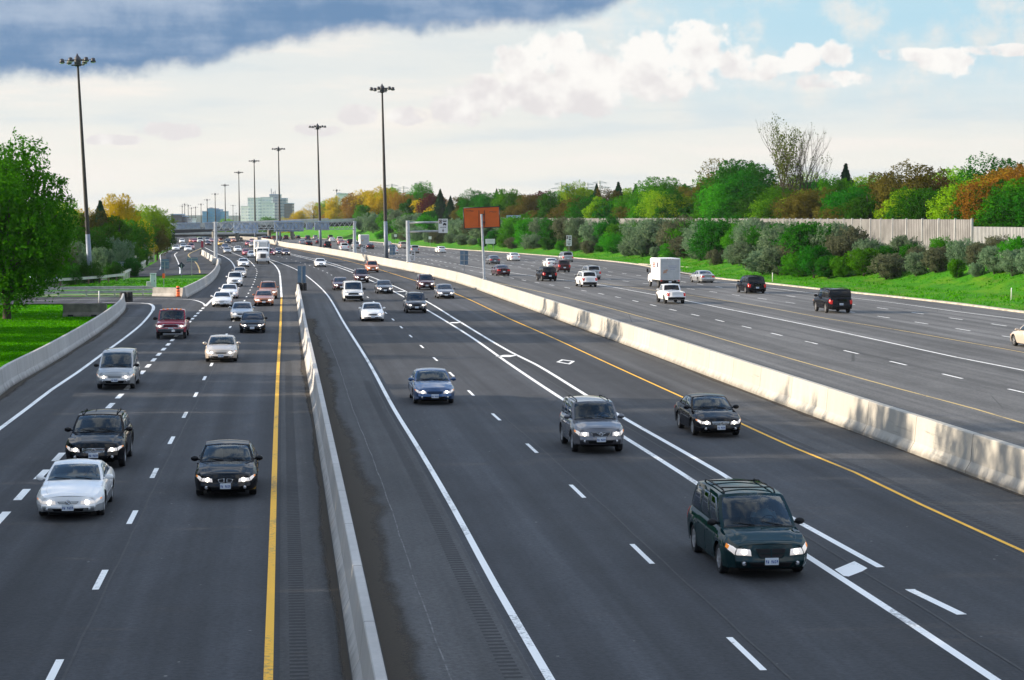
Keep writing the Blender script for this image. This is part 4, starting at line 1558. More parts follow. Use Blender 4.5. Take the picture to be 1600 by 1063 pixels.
    # ---- rear end
    TL = {'sedan': (.56, .62, .86), 'coupe': (.5, .62, .86), 'hatch': (.66, .58, .90), 'suv': (.76, .56, .97), 'crossover': (.66, .60, .94), 'bigsuv': (.80, .50, .90),
          'minivan': (.78, .52, .94), 'eggvan': (.78, .55, .9), 'van': (.82, .5, .85), 'pickup': (.84, .5, .92), 'smallpickup': (.80, .46, .92)}[typ]
    for sg in (1, -1):
        bm = bmesh.new()
        patch(bm, c.rear, [(TL[0] * sg, TL[1]), (.985 * sg, TL[1]), (.985 * sg, TL[2]), (TL[0] * sg, TL[2])], 0.014, 3, 3, e=.08, out=BK)
        patch(bm, lambda d, t, sg=sg: c.side(d, t, sg), [(L, TL[1]), (L - .2, TL[1] + .06), (L - .2, TL[2]), (L, TL[2])], 0.008, 3, 3, e=.08, out=Vector((sg, -.3, 0)))
        car.add('tail_light', smooth(bm), M_TAIL)
    bm = bmesh.new()
    patch(bm, c.rear, [(-.985, .03), (.985, .03), (.985, .36), (-.985, .36)], 0.03, 8, 3, e=.05, out=BK)
    dkb = typ in ('bigsuv', 'smallpickup', 'van', 'pickup') or style in ('suvtrim',)
    car.add('rear_bumper', smooth(bm), M_TRIM if dkb else PAINT['white'], None, not dkb)
    if lod < 2 and typ in ('suv', 'crossover', 'bigsuv', 'minivan', 'smallpickup', 'pickup', 'hatch', 'van', 'eggvan'):
        bm = bmesh.new()
        patch(bm, c.rear, [(-.72, .42), (.72, .42), (.72, .95), (-.72, .95)], 0.010, 6, 4, e=.02, out=BK)
        car.add('tailgate', smooth(bm), PAINT['white'], None, True)
    # ---- mirrors
    if lod < 2:
        for sg in (1, -1):
            bm = bmesh.new()
            p = c.cside(.06, .10, sg)
            big = 1.35 if typ in ('pickup', 'van', 'bigsuv') else 1.0
            q = p + Vector((sg * .16 * big, .02, .04))
            bmesh.ops.create_icosphere(bm, subdivisions=2, radius=1)
            bmesh.ops.scale(bm, verts=bm.verts, vec=(.12 * big, .075, .085 * big))
            for v in bm.verts:
                v.co.y = max(v.co.y, -.03)
            bmesh.ops.translate(bm, verts=bm.verts, vec=q)
            tube(bm, p - Vector((sg * .03, 0, 0)), q, .03, .03, 6)
            dk = style in ('trim', 'suvtrim') or typ in ('pickup', 'van', 'minivan', 'bigsuv', 'eggvan')
            car.add('wing_mirror', smooth(bm, 60), M_TRIM if dk else PAINT['white'], None, not dk)
    # ---- roof rails, wipers, dark sills
    if typ in ('suv', 'crossover', 'bigsuv', 'minivan') and lod < 2:
        for sg in (1, -1):
            bm = bmesh.new()
            pts = [c.roof(.80 * sg, v) + Vector((0, 0, .055 if 0.08 < v < .92 else 0.0)) for v in (.05, .10, .35, .65, .88, .95)]
            for a, b in zip(pts, pts[1:]):
                tube(bm, a, b, .02, .02, 6)
            car.add('roof_rail', bm, M_TRIM)
        if typ == 'minivan' or style == 'crossbars':
            for v in (.22, .72):
                bm = bmesh.new()
                tube(bm, c.roof(-.8, v) + Vector((0, 0, .06)), c.roof(.8, v) + Vector((0, 0, .06)), .018, .018, 6)
                car.add('cross_bar', bm, M_TRIM)
    if lod == 0:
        for sg in (-.62, .12):
            bm = bmesh.new()
            a, b = c.wind(sg, .05), c.wind(sg + .56, .15)
            tube(bm, a + Vector((0, .02, .02)), b + Vector((0, .02, .03)), .012, .008, 5)
            car.add('wiper', bm, M_TRIM, ws)
        bm = bmesh.new()
        patch(bm, c.wind, [(-.95, .012), (.95, .012), (.95, .06), (-.95, .06)], .009, 8, 1, e=.02, out=Vector((0, 1, .6)))
        car.add('cowl', bm, M_TRIM)
        # cabin: dashboard, floor, seats, steering wheel, mirror
        zb = c.top(c.c + .1)
        y0 = L / 2 - c.c
        bm = bmesh.new()
        box(bm, (0, y0 - .42, zb - .06), (c.xt(c.c + .3) * 1.86, .62, .14), bev=.04)
        box(bm, (0, 0 + y0 - 1.6, zb - .45), (c.W * .78, 2.6, .06))
        car.add('dashboard', bm, M_DASH)
        for i, sg in enumerate((-.40, .40)):
            for row in range(2):
                yy = L / 2 - (c.rf + .42 + row * .85)
                if row and yy < L / 2 - c.rr + .1:
                    continue
                bm = bmesh.new()
                box(bm, (sg, yy + .20, zb - .30), (.50, .52, .20), bev=.05)
                box(bm, (sg, yy - .12, zb - .02), (.50, .16, .62), rot=None, bev=.06)
                box(bm, (sg, yy - .16, zb + .38), (.26, .10, .18), bev=.04)
                car.add('seat', smooth(bm, 60), M_SEAT)
        bm = bmesh.new()
        nst = len(bm.verts)
        lathe(bm, [(.17, -.015), (.19, 0), (.17, .015), (.155, 0)], 18, 'Z', closed=True)
        box(bm, (0, 0, 0), (.30, .04, .02))
        bmesh.ops.rotate(bm, verts=bm.verts, cent=(0, 0, 0), matrix=Matrix.Rotation(R(62), 3, 'X'))
        bmesh.ops.translate(bm, verts=bm.verts, vec=(-.40, L / 2 - c.rf + .05, zb + .03))
        car.add('steering_wheel', bm, M_TRIM)
        bm = bmesh.new()
        p = c.wind(0, .84)
        box(bm, p + Vector((0, -.10, -.02)), (.24, .04, .07), bev=.015)
        car.add('rear_view_mirror', bm, M_TRIM)
    if style == 'cablights':
        for i in range(5):
            bm = bmesh.new()
            p = c.roof(-.7 + i * .35, .06)
            box(bm, p + Vector((0, 0, .02)), (.12, .06, .05), bev=.012)
            car.add('cab_light', bm, M_AMBER)
    # ---- wheels
    for i, (yw, sg) in enumerate([(y, g_) for y in c.yw for g_ in (1, -1)]):
        wheel_parts(car, i, sg * (c.W / 2 - 0.125), L / 2 - yw, sg, lod, dark=(style == 'darkrims'))
    return car


def truck_parts(kind):
    """box truck seen from behind, or conventional tractor with a van trailer seen from the front"""
    car = Car('van', 1)
    car.parts = []
    if kind == 'boxtruck':
        car.L, car.fo = 6.6, 0.9
        L = car.L
        bm = bmesh.new()
        box(bm, (0, -1.05, 2.0), (2.25, 4.4, 2.35), bev=0.04)
        box(bm, (0, 1.45, 2.78), (2.2, 0.75, 0.78), bev=0.12)
        bx = car.add('cargo_box', bm, M_TRUCKBOX)
        bm = bmesh.new()
        box(bm, (0, -3.262, 1.98), (1.98, 0.03, 2.1))
        for i in range(6):
            box(bm, (0, -3.28, 1.1 + i * 0.35), (1.96, 0.012, 0.012), mi=1)
        for sg in (1, -1):
            box(bm, (sg * 1.06, -3.265, 1.98), (.07, .05, 2.3), mi=2)
        box(bm, (0, -3.265, 3.09), (2.2, .05, .10), mi=2)
        for i in range(3):
            box(bm, (-.3 + i * .3, -3.285, 3.08), (.08, .03, .04), mi=3)
        rd = car.add('rear_door', bm, (M_TRUCKDOOR, M_STEEL, M_TRUCKBOX, M_TAIL), bx)
        # faded printing on the door: an orange star patch and grey lettering rows
        bm = bmesh.new()
        for i, (x, z, w_, h_) in enumerate([(-.55, 1.75, .34, .30), (-.70, 1.62, .16, .14), (-.36, 1.9, .2, .16)]):
            box(bm, (x, -3.279, z), (w_, .006, h_), rot=None, mi=0)
        for i in range(3):
            box(bm, (.28, -3.279, 2.35 - i * .17), (.95 - .2 * i, .006, .07), mi=1)
        car.add('door_print', bm, (pmat('print_orange', (.62, .36, .24), .5), pmat('print_grey', (.36, .38, .50), .5)), rd)
        bm = bmesh.new()
        for i, (y, z) in enumerate([(-.1, 2.62), (-.1, 2.44), (-.1, 2.26)]):
            box(bm, (-1.128, y - .3, z), (.008, 1.5, .13), mi=0)
        box(bm, (-1.128, -2.2, 2.45), (.008, .8, .55), mi=1)
        car.add('side_print', bm, (pmat('print_red', (.62, .06, .05), .5), pmat('print_dark', (.10, .08, .13), .5)), bx)
        bm = bmesh.new()
        # cab with sloped hood
        prof_ = [(1.3, .55), (3.2, .55), (3.3, .85), (3.2, 1.25), (2.35, 1.45), (1.75, 2.15), (1.3, 2.2)]
        rows = []
        for x in (-.98, -.9, .9, .98):
            k = 1 if abs(x) < .95 else .97
            rows.append([bm.verts.new((x, y, .55 + (z - .55) * k)) for y, z in prof_])
        for a, b in zip(rows, rows[1:]):
            for i in range(len(prof_)):
                bm.faces.new((a[i], a[(i + 1) % len(prof_)], b[(i + 1) % len(prof_)], b[i]))
        bm.faces.new(rows[0]); bm.faces.new(rows[-1][::-1])
        bmesh.ops.recalc_face_normals(bm, faces=bm.faces)
        car.add('cab', smooth(bm), M_TRUCKBOX)
        for sg in (1, -1):
            bm = bmesh.new()
            box(bm, (sg * .985, 1.75, 1.72), (.012, .75, .5))
            car.add('side_window', bm, M_GLASS)
            bm = bmesh.new()
            box(bm, (sg * 1.28, 2.2, 1.75), (.20, .09, .42), bev=.03)
            tube(bm, (sg * .95, 2.15, 1.6), (sg * 1.28, 2.2, 1.62), .02)
            car.add('wing_mirror', bm, M_TRIM)
            bm = bmesh.new()
            box(bm, (sg * .95, -3.285, .78), (.16, .04, .12), bev=.01)
            car.add('tail_light', bm, M_TAIL)
        bm = bmesh.new()
        patchz = [(2.36, 1.47), (1.78, 2.12)]
        vs = [bm.verts.new((x, y + .012, z + .012)) for y, z in patchz for x in (-.8, .8)]
        bm.faces.new((vs[0], vs[1], vs[3], vs[2]))
        car.add('windscreen', bm, M_GLASS)
        bm = bmesh.new()
        box(bm, (0, -.6, .62), (1.0, 5.2, .22))
        box(bm, (0, -3.2, .55), (2.1, .14, .22))
        car.add('chassis', bm, M_UNDER)
        car.r = .39
        for i, (y, sg) in enumerate([(2.4, 1), (2.4, -1), (-1.75, 1), (-1.75, -1)]):
            wheel_parts(car, i, sg * .9, y, sg, 1)
        car.yw = (.9, 5.05)
        plate(car, -3.30, .66, False, 1)
        return car
    # tractor and trailer
    car.L, car.fo = 19.0, 0.9
    L = car.L
    y0 = L / 2
    bm = bmesh.new()
    box(bm, (0, y0 - 12.2, 2.62), (2.58, 13.4, 2.75), bev=.03)
    tr = car.add('trailer', bm, M_TRUCKBOX)
    bm = bmesh.new()
    box(bm, (0, y0 - 5.2, 3.2), (1.55, .55, 1.25), bev=.06)
    box(bm, (0, y0 - 4.91, 3.2), (1.3, .04, 1.0), mi=1)
    car.add('refrigeration_unit', bm, (M_TRUCKBOX, M_TRUCKDOOR), tr)
    bm = bmesh.new()
    for sg in (1, -1):
        box(bm, (sg * 1.1, y0 - 5.49, 2.9), (.26, .03, 1.6))
    car.add('front_panel', bm, M_TRIM, tr)
    bm = bmesh.new()
    prof_ = [(y0 - 4.4, .9), (y0 - .15, .9), (y0, 1.15), (y0 - .08, 1.78), (y0 - 1.75, 2.02), (y0 - 2.25, 2.72), (y0 - 2.6, 2.85), (y0 - 4.4, 2.9)]
    rows = []
    for x in (-1.05, -.98, -.62, .62, .98, 1.05):
        row = []
        for i, (y, z) in enumerate(prof_):
            nose = i in (1, 2, 3)
            yy = y - (.25 if nose and abs(x) > .9 else 0)
            row.append(bm.verts.new((x * (.92 if nose else 1), yy, z - (.03 if abs(x) > 1 else 0) + (.06 if i in (3, 4) and abs(x) < .9 else 0))))
        rows.append(row)
    n = len(prof_)
    for a, b in zip(rows, rows[1:]):
        for i in range(n):
            bm.faces.new((a[i], a[(i + 1) % n], b[(i + 1) % n], b[i]))
    bm.faces.new(rows[0]); bm.faces.new(rows[-1][::-1])
    bmesh.ops.recalc_face_normals(bm, faces=bm.faces)
    cb = car.add('cab', smooth(bm), M_TRUCKBOX)
    for x0, x1 in ((-.93, -.03), (.03, .93)):
        bm = bmesh.new()
        vs = [bm.verts.new((x, y + .02, z + .02)) for y, z in ((y0 - 1.83, 2.12), (y0 - 2.2, 2.64)) for x in (x0, x1)]
        bm.faces.new((vs[0], vs[1], vs[3], vs[2]))
        car.add('windscreen', bm, M_GLASS, cb)
    bm = bmesh.new()
    box(bm, (0, y0 + .0, 1.42), (.95, .06, .72), bev=.02)
    for i in range(7):
        box(bm, (-.39 + i * .13, y0 + .035, 1.42), (.03, .02, .66), mi=1)
    car.add('grille', bm, (M_TRIM, M_CHROME), cb)
    bm = bmesh.new()
    box(bm, (0, y0 + .02, .72), (2.35, .25, .36), bev=.05)
    car.add('bumper', bm, M_TRUCKBOX)
    for sg in (1, -1):
        bm = bmesh.new()
        box(bm, (sg * .86, y0 - .16, 1.18), (.30, .12, .24), bev=.03)
        car.add('headlight', bm, M_HEAD)
        bm = bmesh.new()
        box(bm, (sg * 1.34, y0 - 2.0, 2.35), (.22, .10, .62), bev=.03)
        tube(bm, (sg * 1.0, y0 - 2.2, 2.1), (sg * 1.34, y0 - 2.0, 2.1), .025)
        car.add('wing_mirror', bm, M_TRIM)
        bm = bmesh.new()
        tube(bm, (sg * 1.12, y0 - 4.3, 1.0), (sg * 1.12, y0 - 4.3, 3.6), .07, .07, 10)
        car.add('exhaust_stack', bm, M_CHROME)
        bm = bmesh.new()
        lathe(bm, [(.6, -.16), (.64, -.1), (.64, .1), (.6, .16)], 20, 'X', (sg * 1.0, y0 - .95, .52), closed=False)
        bmesh.ops.bisect_plane(bm, geom=bm.verts[:] + bm.edges[:] + bm.faces[:], plane_co=(0, 0, .62), plane_no=(0, 0, 1), clear_inner=True)
        car.add('fender', bm, M_TRUCKBOX, cb)
    bm = bmesh.new()
    box(bm, (0, y0 - 9.5, .95), (.9, 17.5, .35))
    car.add('chassis', bm, M_UNDER)
    car.r = .52
    for i, (y, sg) in enumerate([(y0 - .95, 1), (y0 - .95, -1), (y0 - 5.0, 1), (y0 - 5.0, -1), (y0 - 16.5, 1), (y0 - 16.5, -1)]):
        wheel_parts(car, i, sg * 1.02, y, sg, 1)
    car.yw = (.95, 5.0)
    return car


CARS = {}
CARS_OF = {}


def car_proto(typ, lod, style, lit):
    k = (typ, lod, style, lit)
    if k not in CARS:
        CARS[k] = truck_parts(typ) if typ in ('boxtruck', 'semi') else build_car(typ, lod, style, lit)
    return CARS[k]


NAMES = {'sedan': 'sedan_car', 'coupe': 'coupe_car', 'hatch': 'hatchback_car', 'suv': 'suv', 'crossover': 'crossover_car', 'bigsuv': 'large_suv', 'minivan': 'minivan',
         'eggvan': 'minivan', 'van': 'van', 'pickup': 'pickup_truck', 'smallpickup': 'pickup_truck', 'boxtruck': 'box_truck', 'semi': 'semi_truck'}
CATS = {'sedan': 'car', 'coupe': 'car', 'hatch': 'car', 'suv': 'SUV', 'crossover': 'SUV', 'bigsuv': 'SUV', 'minivan': 'minivan', 'eggvan': 'minivan', 'van': 'van',
        'pickup': 'pickup truck', 'smallpickup': 'pickup truck', 'boxtruck': 'box truck', 'semi': 'truck'}


def vehicle(px, py, typ, col, label, group, lane, away=False, lod=1, style='', lit=True, head=None, two=None, scale=None):
    car = car_proto(typ, lod, style, lit)
    h = ZR if lane in (R1, R2, R3, R5, R8) else 0.0
    q = P(px, py, h)
    t = tang(lane, q.y, 20) if head is None else Vector((math.sin(head), math.cos(head), 0))
    if away:
        ctr = q + t * (car.L / 2 - (car.L - car.yw[1]))
        fwd = t
    else:
        ctr = q + t * (car.L / 2 - car.yw[0])
        fwd = -t
    ctr.z = h + prof(ctr.y)
    rz = math.atan2(-fwd.x, fwd.y)
    root = empty(NAMES[typ], ctr, rz)
    if typ == 'semi' or typ == 'boxtruck':
        col = None
    tag(root, label, CATS[typ], group)
    CARS_OF[root.name] = car
    made, wheels = {}, {}
    for i, (nm, me, par, pnt, lb) in enumerate(car.parts):
        if isinstance(par, tuple):
            if nm == 'tyre':
                o = bpy.data.objects.new('wheel', me)
                COL.objects.link(o)
                o.parent = root
                wheels[par[1]] = o
                continue
            o = bpy.data.objects.new(nm, me)
            COL.objects.link(o)
            o.parent = wheels[par[1]]
            continue
        o = bpy.data.objects.new(nm, me)
        COL.objects.link(o)
        o.parent = root if par is None else made[par]
        made[i] = o
        if pnt and col:
            sl = o.material_slots[2 if pnt == 'slot2' else 0]
            sl.link = 'OBJECT'
            sl.material = PAINT[col]
    if two and col:
        o = bpy.data.objects.new('lower_cladding', two(car))
        COL.objects.link(o)
        o.parent = root
    return root


GL = 'cars coming towards the camera in the left lanes'
GE = 'cars coming towards the camera in the middle lanes'
GR_ = 'cars driving away on the far carriageway'
GF = 'distant cars queueing near the overpass'


def cladding(car):
    """silver two-tone lower body"""
    bm = bmesh.new()
    patch(bm, car.front, [(-.99, .0), (.99, .0), (.99, .44), (-.99, .44)], .008, 10, 4, e=.02, out=FW)
    for sg in (1, -1):
        for a, b in ((0.0, car.yw[0] - car.r - .09), (car.yw[0] + car.r + .09, car.yw[1] - car.r - .09)):
            patch(bm, lambda d, t, sg=sg: car.side(d, t, sg), [(a, .0), (b, .0), (b, .44), (a, .44)], .009, 8, 4, e=.02, out=Vector((sg, 0, 0)))
    for hole in ():
        pass
    me = bpy.data.meshes.new('lower_cladding')
    smooth(bm).to_mesh(me); bm.free()
    me.materials.append(PAINT['silver'])
    return me


V = vehicle
# left lanes, near to far
V(113, 805, 'coupe', 'white', 'white coupe nearest the camera in the left lanes, grey lower bumper', GL, L3, lod=0, style='emblem', two=cladding)
V(151, 729, 'crossover', 'black', 'black crossover with roof rails close behind the near white coupe', GL, L2, lod=0, style='chrome')
V(354, 773, 'sedan', 'black', 'black sedan with twin oval grilles beside the solid yellow line', GL, L4, lod=0, style='kidney')
V(182, 607, 'eggvan', 'silver', 'silver rounded minivan beside the white edge line, left of the beige sedan', GL, L2, lod=0)
V(346, 565, 'sedan', 'champagne', 'champagne beige sedan alone in its lane, right of the silver minivan', GL, L3, lod=0, style='')
V(268, 529, 'pickup', 'red', 'red pickup truck with chrome bumper and cab lights', GL, L2, lod=0, style='cablights')
V(394.5, 520, 'sedan', 'black', 'black sedan with silver grille beside the yellow line, behind the champagne sedan', GL, L4, style='chrome')
V(378, 501, 'sedan', 'silver', 'silver sedan half hidden behind the black sedan with the silver grille', GL, L3)
V(347, 479.5, 'coupe', 'white', 'white low coupe at the tip of the loop ramp', GL, L3, lit=False)
V(358, 466.5, 'sedan', 'white', 'white sedan directly behind the white coupe at the ramp tip', GL, L3)
V(412.5, 478, 'sedan', 'copper', 'orange brown sedan with bright headlights near where the yellow line starts', GL, L4, style='')
V(419, 467, 'suv', 'copper', 'orange brown SUV directly behind the orange brown sedan', GL, L4)
V(367, 448, 'suv', 'white', 'white tall car third in the line of white cars near the ramp tip', GL, L3)
V(374.5, 434, 'sedan', 'champagne', 'pale copper sedan touching the white edge line behind the white cars', GL, L3)
V(380.5, 417.5, 'sedan', 'white', 'white sedan left of the big white truck', GL, L3b)
V(411, 412.5, 'semi', None, 'big white semi truck with a tall trailer coming towards the camera', None, L4b)

# middle lanes
V(1187, 894, 'minivan', 'green', 'dark green minivan nearest the camera, straddling the double white line', GE, L8, lod=0, style='')
V(932, 705, 'suv', 'grey', 'grey SUV with roof rails on the double white line behind the green minivan', GE, L8, lod=0, style='wings')
V(1117, 680, 'sedan', 'black', 'black sedan with chrome grille beside the yellow line near the median barrier', GE, L10, lod=0, style='vw')
V(677, 630, 'sedan', 'blue', 'blue sedan alone beside the curving white line in the middle lanes', GE, L6, lod=0, style='')
V(582, 502, 'sedan', 'white', 'white small sedan in front of the white van in the middle lanes', GE, L6)
V(650, 489, 'suv', 'darkgrey', 'dark grey SUV in front, on the double white lines, ahead of two more', GE, L8, style='')
V(552, 471, 'van', 'white', 'white van with black grille in the middle lanes', GE, L7)
V(696, 466.5, 'sedan', 'grey', 'grey sedan next to the yellow line beside the dark SUVs', GE, L10)
V(601, 459, 'sedan', 'darkgrey', 'dark sedan on the lane line right of the white van', GE, L8)
V(666, 453, 'suv', 'maroon', 'dark maroon SUV just behind the grey sedan by the yellow line', GE, L10)
V(533, 453.5, 'sedan', 'maroon', 'dark red sedan partly hidden behind the white van', GE, L7)
V(565, 442, 'suv', 'maroon', 'dark red SUV on the double lines above the white van', GE, L8)
V(582, 426, 'suv', 'orange', 'orange bronze SUV beside the median barrier below the tall mast', GE, L10)
V(501, 417.5, 'sedan', 'white', 'white sedan alone by the double white line, right of the big white truck', GE, L8)
V(423.4, 399.5, 'sedan', 'red', 'red car just right of the big white truck', GE, L7)
V(436, 397.5, 'sedan', 'darkblue', 'dark blue car between two red cars right of the white truck', GE, L7)
V(447, 399.3, 'sedan', 'maroon', 'dark red car at the far end of the double white line', GE, L8)
V(385.4, 399.5, 'sedan', 'red', 'red car just left of the white truck', GF, L6, lod=2)
V(394, 403.0, 'sedan', 'white', 'white car half hidden behind the left flank of the white truck', GF, L6, lod=2)
V(371.5, 394, 'sedan', 'white', 'white car ahead of the red car left of the truck', GF, L6, lod=2)
V(388.4, 384, 'sedan', 'red', 'small red car above the white truck roof line, left of the beige one', GF, L7, lod=2)
V(394.5, 386.5, 'sedan', 'beige', 'beige car peeping out behind the truck trailer', GF, L7, lod=2)
V(394, 379.8, 'hatch', 'pink', 'pinkish car far off just before the overpass', GF, L8, lod=2)
V(355.5, 396.5, 'sedan', 'silver', 'silver car with dark grille right of the gantry post', GF, L3b, lod=2)
V(352, 390, 'sedan', 'darkblue', 'dark blue car directly behind the silver one near the gantry post', GF, L3b, lod=2)
V(345.5, 384, 'sedan', 'yellow', 'yellowish car close to the right of the gantry post', GF, L3b, lod=2)
V(356.4, 380.6, 'sedan', 'black', 'black car under the overpass right of the gantry post', GF, L6, lod=2)
V(365, 378.5, 'sedan', 'orange', 'orange red car under the overpass', GF, L6, lod=2)
V(376, 377.0, 'sedan', 'silver', 'silver car under the right end of the overpass opening', GF, L7, lod=2)
V(345.4, 377.3, 'hatch', 'pink', 'pale pink car under the overpass beside the gantry post', GF, L6, lod=2)
V(325.5, 384, 'sedan', 'maroon', 'dark maroon car with one bright headlight behind the red gore marker', GF, L3b, lod=2)
V(324, 378.7, 'suv', 'silver', 'silver SUV under the overpass left of the gantry post', GF, L3b, lod=2)
V(331.5, 379.2, 'sedan', 'pink', 'rose coloured car touching the gantry post on its left', GF, L3b, lod=2)
V(313, 380, 'van', 'white', 'white van under the overpass above the gore marker', GF, L3b, lod=2)
V(305, 379.5, 'sedan', 'red', 'red car left of the white van under the overpass', GF, L3b, lod=2)
V(299.5, 379.2, 'sedan', 'orange', 'orange car second left of the white van under the overpass', GF, L3b, lod=2)
V(284.5, 380.0, 'sedan', 'white', 'small white car at the left end under the overpass', GF, L3b, lod=2)
RH = -0.16
V(275, 392, 'sedan', 'white', 'white car front left on the ramp beside the guardrail', 'cars on the ramp at the left', L1, lod=2, head=RH)
V(286.5, 388.8, 'sedan', 'silver', 'silver car between two white ones on the ramp', 'cars on the ramp at the left', L1, lod=2, head=RH)
V(294, 393.2, 'sedan', 'white', 'white car front right on the ramp with lit headlights', 'cars on the ramp at the left', L1, lod=2, head=RH)
V(298.5, 390.5, 'suv', 'pink', 'rose grey SUV close behind the front right car on the ramp', 'cars on the ramp at the left', L1, lod=2, head=RH)
V(77, 444, 'suv', 'paleblue', 'pale blue car at the far left behind the guardrail and tree', 'cars on the ramp at the left', L1, lod=2, head=-0.9)

# far carriageway, driving away
V(1308, 489, 'bigsuv', 'black', 'large black SUV nearest the grass on the far carriageway', GR_, R3, True, 0, 'tint')
V(1179, 458.5, 'minivan', 'black', 'black minivan seen from behind, left of the large black SUV', GR_, R3, True, 0, 'tint')
V(1053, 474.5, 'smallpickup', 'white', 'white pickup truck seen from behind, in front of the white box truck', GR_, R3, True, 0, 'darkrims')
V(1042, 449.5, 'boxtruck', None, 'white box truck with faded orange print on its rear door', None, R3, True)
V(1102, 442, 'sedan', 'silver', 'silver sedan seen from behind, right of the white box truck', GR_, R5, True)
V(919, 448.5, 'suv', 'white', 'white SUV with black lower bumper in front of another pale SUV', GR_, R3, True, style='suvtrim')
V(926, 437, 'suv', 'silver', 'silver SUV behind the white SUV with black lower bumper', GR_, R3, True)
V(857, 439.5, 'suv', 'black', 'black SUV seen from behind, left of the white SUV', GR_, R3, True, style='tint')
V(880, 425.5, 'suv', 'maroon', 'dark red wagon on the right of the black SUV', GR_, R3, True)
V(862, 418.5, 'sedan', 'white', 'white sedan just above the black SUV on the far carriageway', GR_, R5, True)
V(886, 409.5, 'minivan', 'silver', 'silver minivan at the grass edge below the small white sign', GR_, R8, True)
V(785, 431, 'sedan', 'maroon', 'dark red sedan right of the orange sign post', GR_, R3, True)
V(772, 413, 'sedan', 'grey', 'grey sedan above the dark red one near the orange sign post', GR_, R5, True)
V(804, 408, 'sedan', 'white', 'white sedan right of the grey sedan near the grass edge', GR_, R5, True)
V(690, 395.5, 'hatch', 'white', 'white hatchback alone near the kerb below the cantilever sign', GR_, R8, True)
V(648, 396, 'suv', 'silver', 'silver SUV just right of the cantilever sign post', GR_, R5, True, 2)
V(630, 389, 'suv', 'beige', 'beige SUV near the kerb left of the cantilever sign post', GR_, R8, True, 2)
V(615, 396.5, 'sedan', 'white', 'white car hidden behind the small blue sign back by the mast', GR_, R5, True, 2)
V(606.5, 385.5, 'hatch', 'white', 'white car immediately right of the tall mast foot', GR_, R8, True, 2)
V(578.5, 389.5, 'sedan', 'maroon', 'dark red car right of the distant white box truck', GR_, R5, True, 2)
V(569, 387, 'boxtruck', None, 'distant white box truck right of the gantry post', None, R5, True)
V(538, 391.5, 'minivan', 'white', 'white minivan left of the right gantry post', GR_, R3, True, 2)
V(556, 389, 'suv', 'silver', 'silver SUV right of the gantry post in front of the distant box truck', GR_, R3, True, 2)
V(547.5, 383.5, 'suv', 'black', 'black SUV left of the gantry post behind the white minivan', GR_, R5, True, 2)
V(533, 382.5, 'sedan', 'pink', 'rose coloured car above the white minivan left of the gantry post', GR_, R5, True, 2)
V(512, 388, 'suv', 'black', 'black car right of the second mast behind the median', GR_, R3, True, 2)
V(498, 381.5, 'hatch', 'maroon', 'maroon car left of the second mast', GR_, R3, True, 2)
V(483, 384.5, 'sedan', 'black', 'black car with dark red rear by the median, left of the maroon one', GR_, R1, True, 2)
V(472.5, 382.5, 'sedan', 'silver', 'silver car hugging the median at the left end of the far carriageway', GR_, R1, True, 2)
V(481, 375.5, 'suv', 'darkblue', 'dark blue SUV behind the silver car on the far carriageway', GR_, R3, True, 2)
V(493, 375, 'suv', 'silver', 'silver SUV right of the dark blue SUV under the sign panels', GR_, R5, True, 2)
V(519, 378, 'sedan', 'white', 'white car right of the second mast near the bright grass', GR_, R5, True, 2)
V(516.5, 374.5, 'suv', 'green', 'dark green SUV beyond the white car near the bright grass', GR_, R8, True, 2)
V(531, 378.5, 'suv', 'champagne', 'champagne SUV beyond the rose car near the gantry post', GR_, R5, True, 2)
V(447, 374.8, 'suv', 'maroon', 'dark maroon SUV under the gantry panels, right of the rear mast', GR_, R3, True, 2)
V(457.5, 373.5, 'van', 'white', 'white van under the gantry panels on the far carriageway', GR_, R5, True, 2)
V(466, 373.2, 'sedan', 'black', 'black car right of the white van under the gantry panels', GR_, R5, True, 2)
V(413, 374.8, 'sedan', 'maroon', 'dark red car farthest left on the far carriageway', GR_, R3, True, 2)
V(420, 375.0, 'sedan', 'black', 'black car second from the left on the far carriageway', GR_, R3, True, 2)
V(428, 374.0, 'sedan', 'pink', 'rose car third from the left on the far carriageway', GR_, R3, True, 2)
V(437, 374.0, 'sedan', 'darkgrey', 'dark grey car by the rear gantry post on the far carriageway', GR_, R3, True, 2)
# the beige sedan leaving the frame on the right: only its nose is in the picture
q = P(1583, 540.5, ZR)
t = tang(R5, q.y)
k = SPEC['sedan']
rp = q + Vector((t.y, -t.x, 0)) * (k['W'] / 2) - t * k['wb']
d = (rp - Vector((0, 0, H)))
c_, s_ = math.cos(PITCH), math.sin(PITCH)
zc = d.y * c_ - d.z * s_
yc = d.y * s_ + d.z * c_
V(CX + F * d.x / zc, CY - F * yc / zc, 'sedan', 'beige', 'beige sedan cut off by the right edge of the picture', GR_, R5, True, 0)


# ------------------------------------------------------------------ drivers one can make out through the screens
M_SKIN = pmat('skin', (0.50, 0.29, 0.21), 0.55)
M_SKIN2 = pmat('skin_dark', (0.20, 0.105, 0.07), 0.55)
M_HAIR = pmat('hair_dark', (0.02, 0.014, 0.010), 0.6)


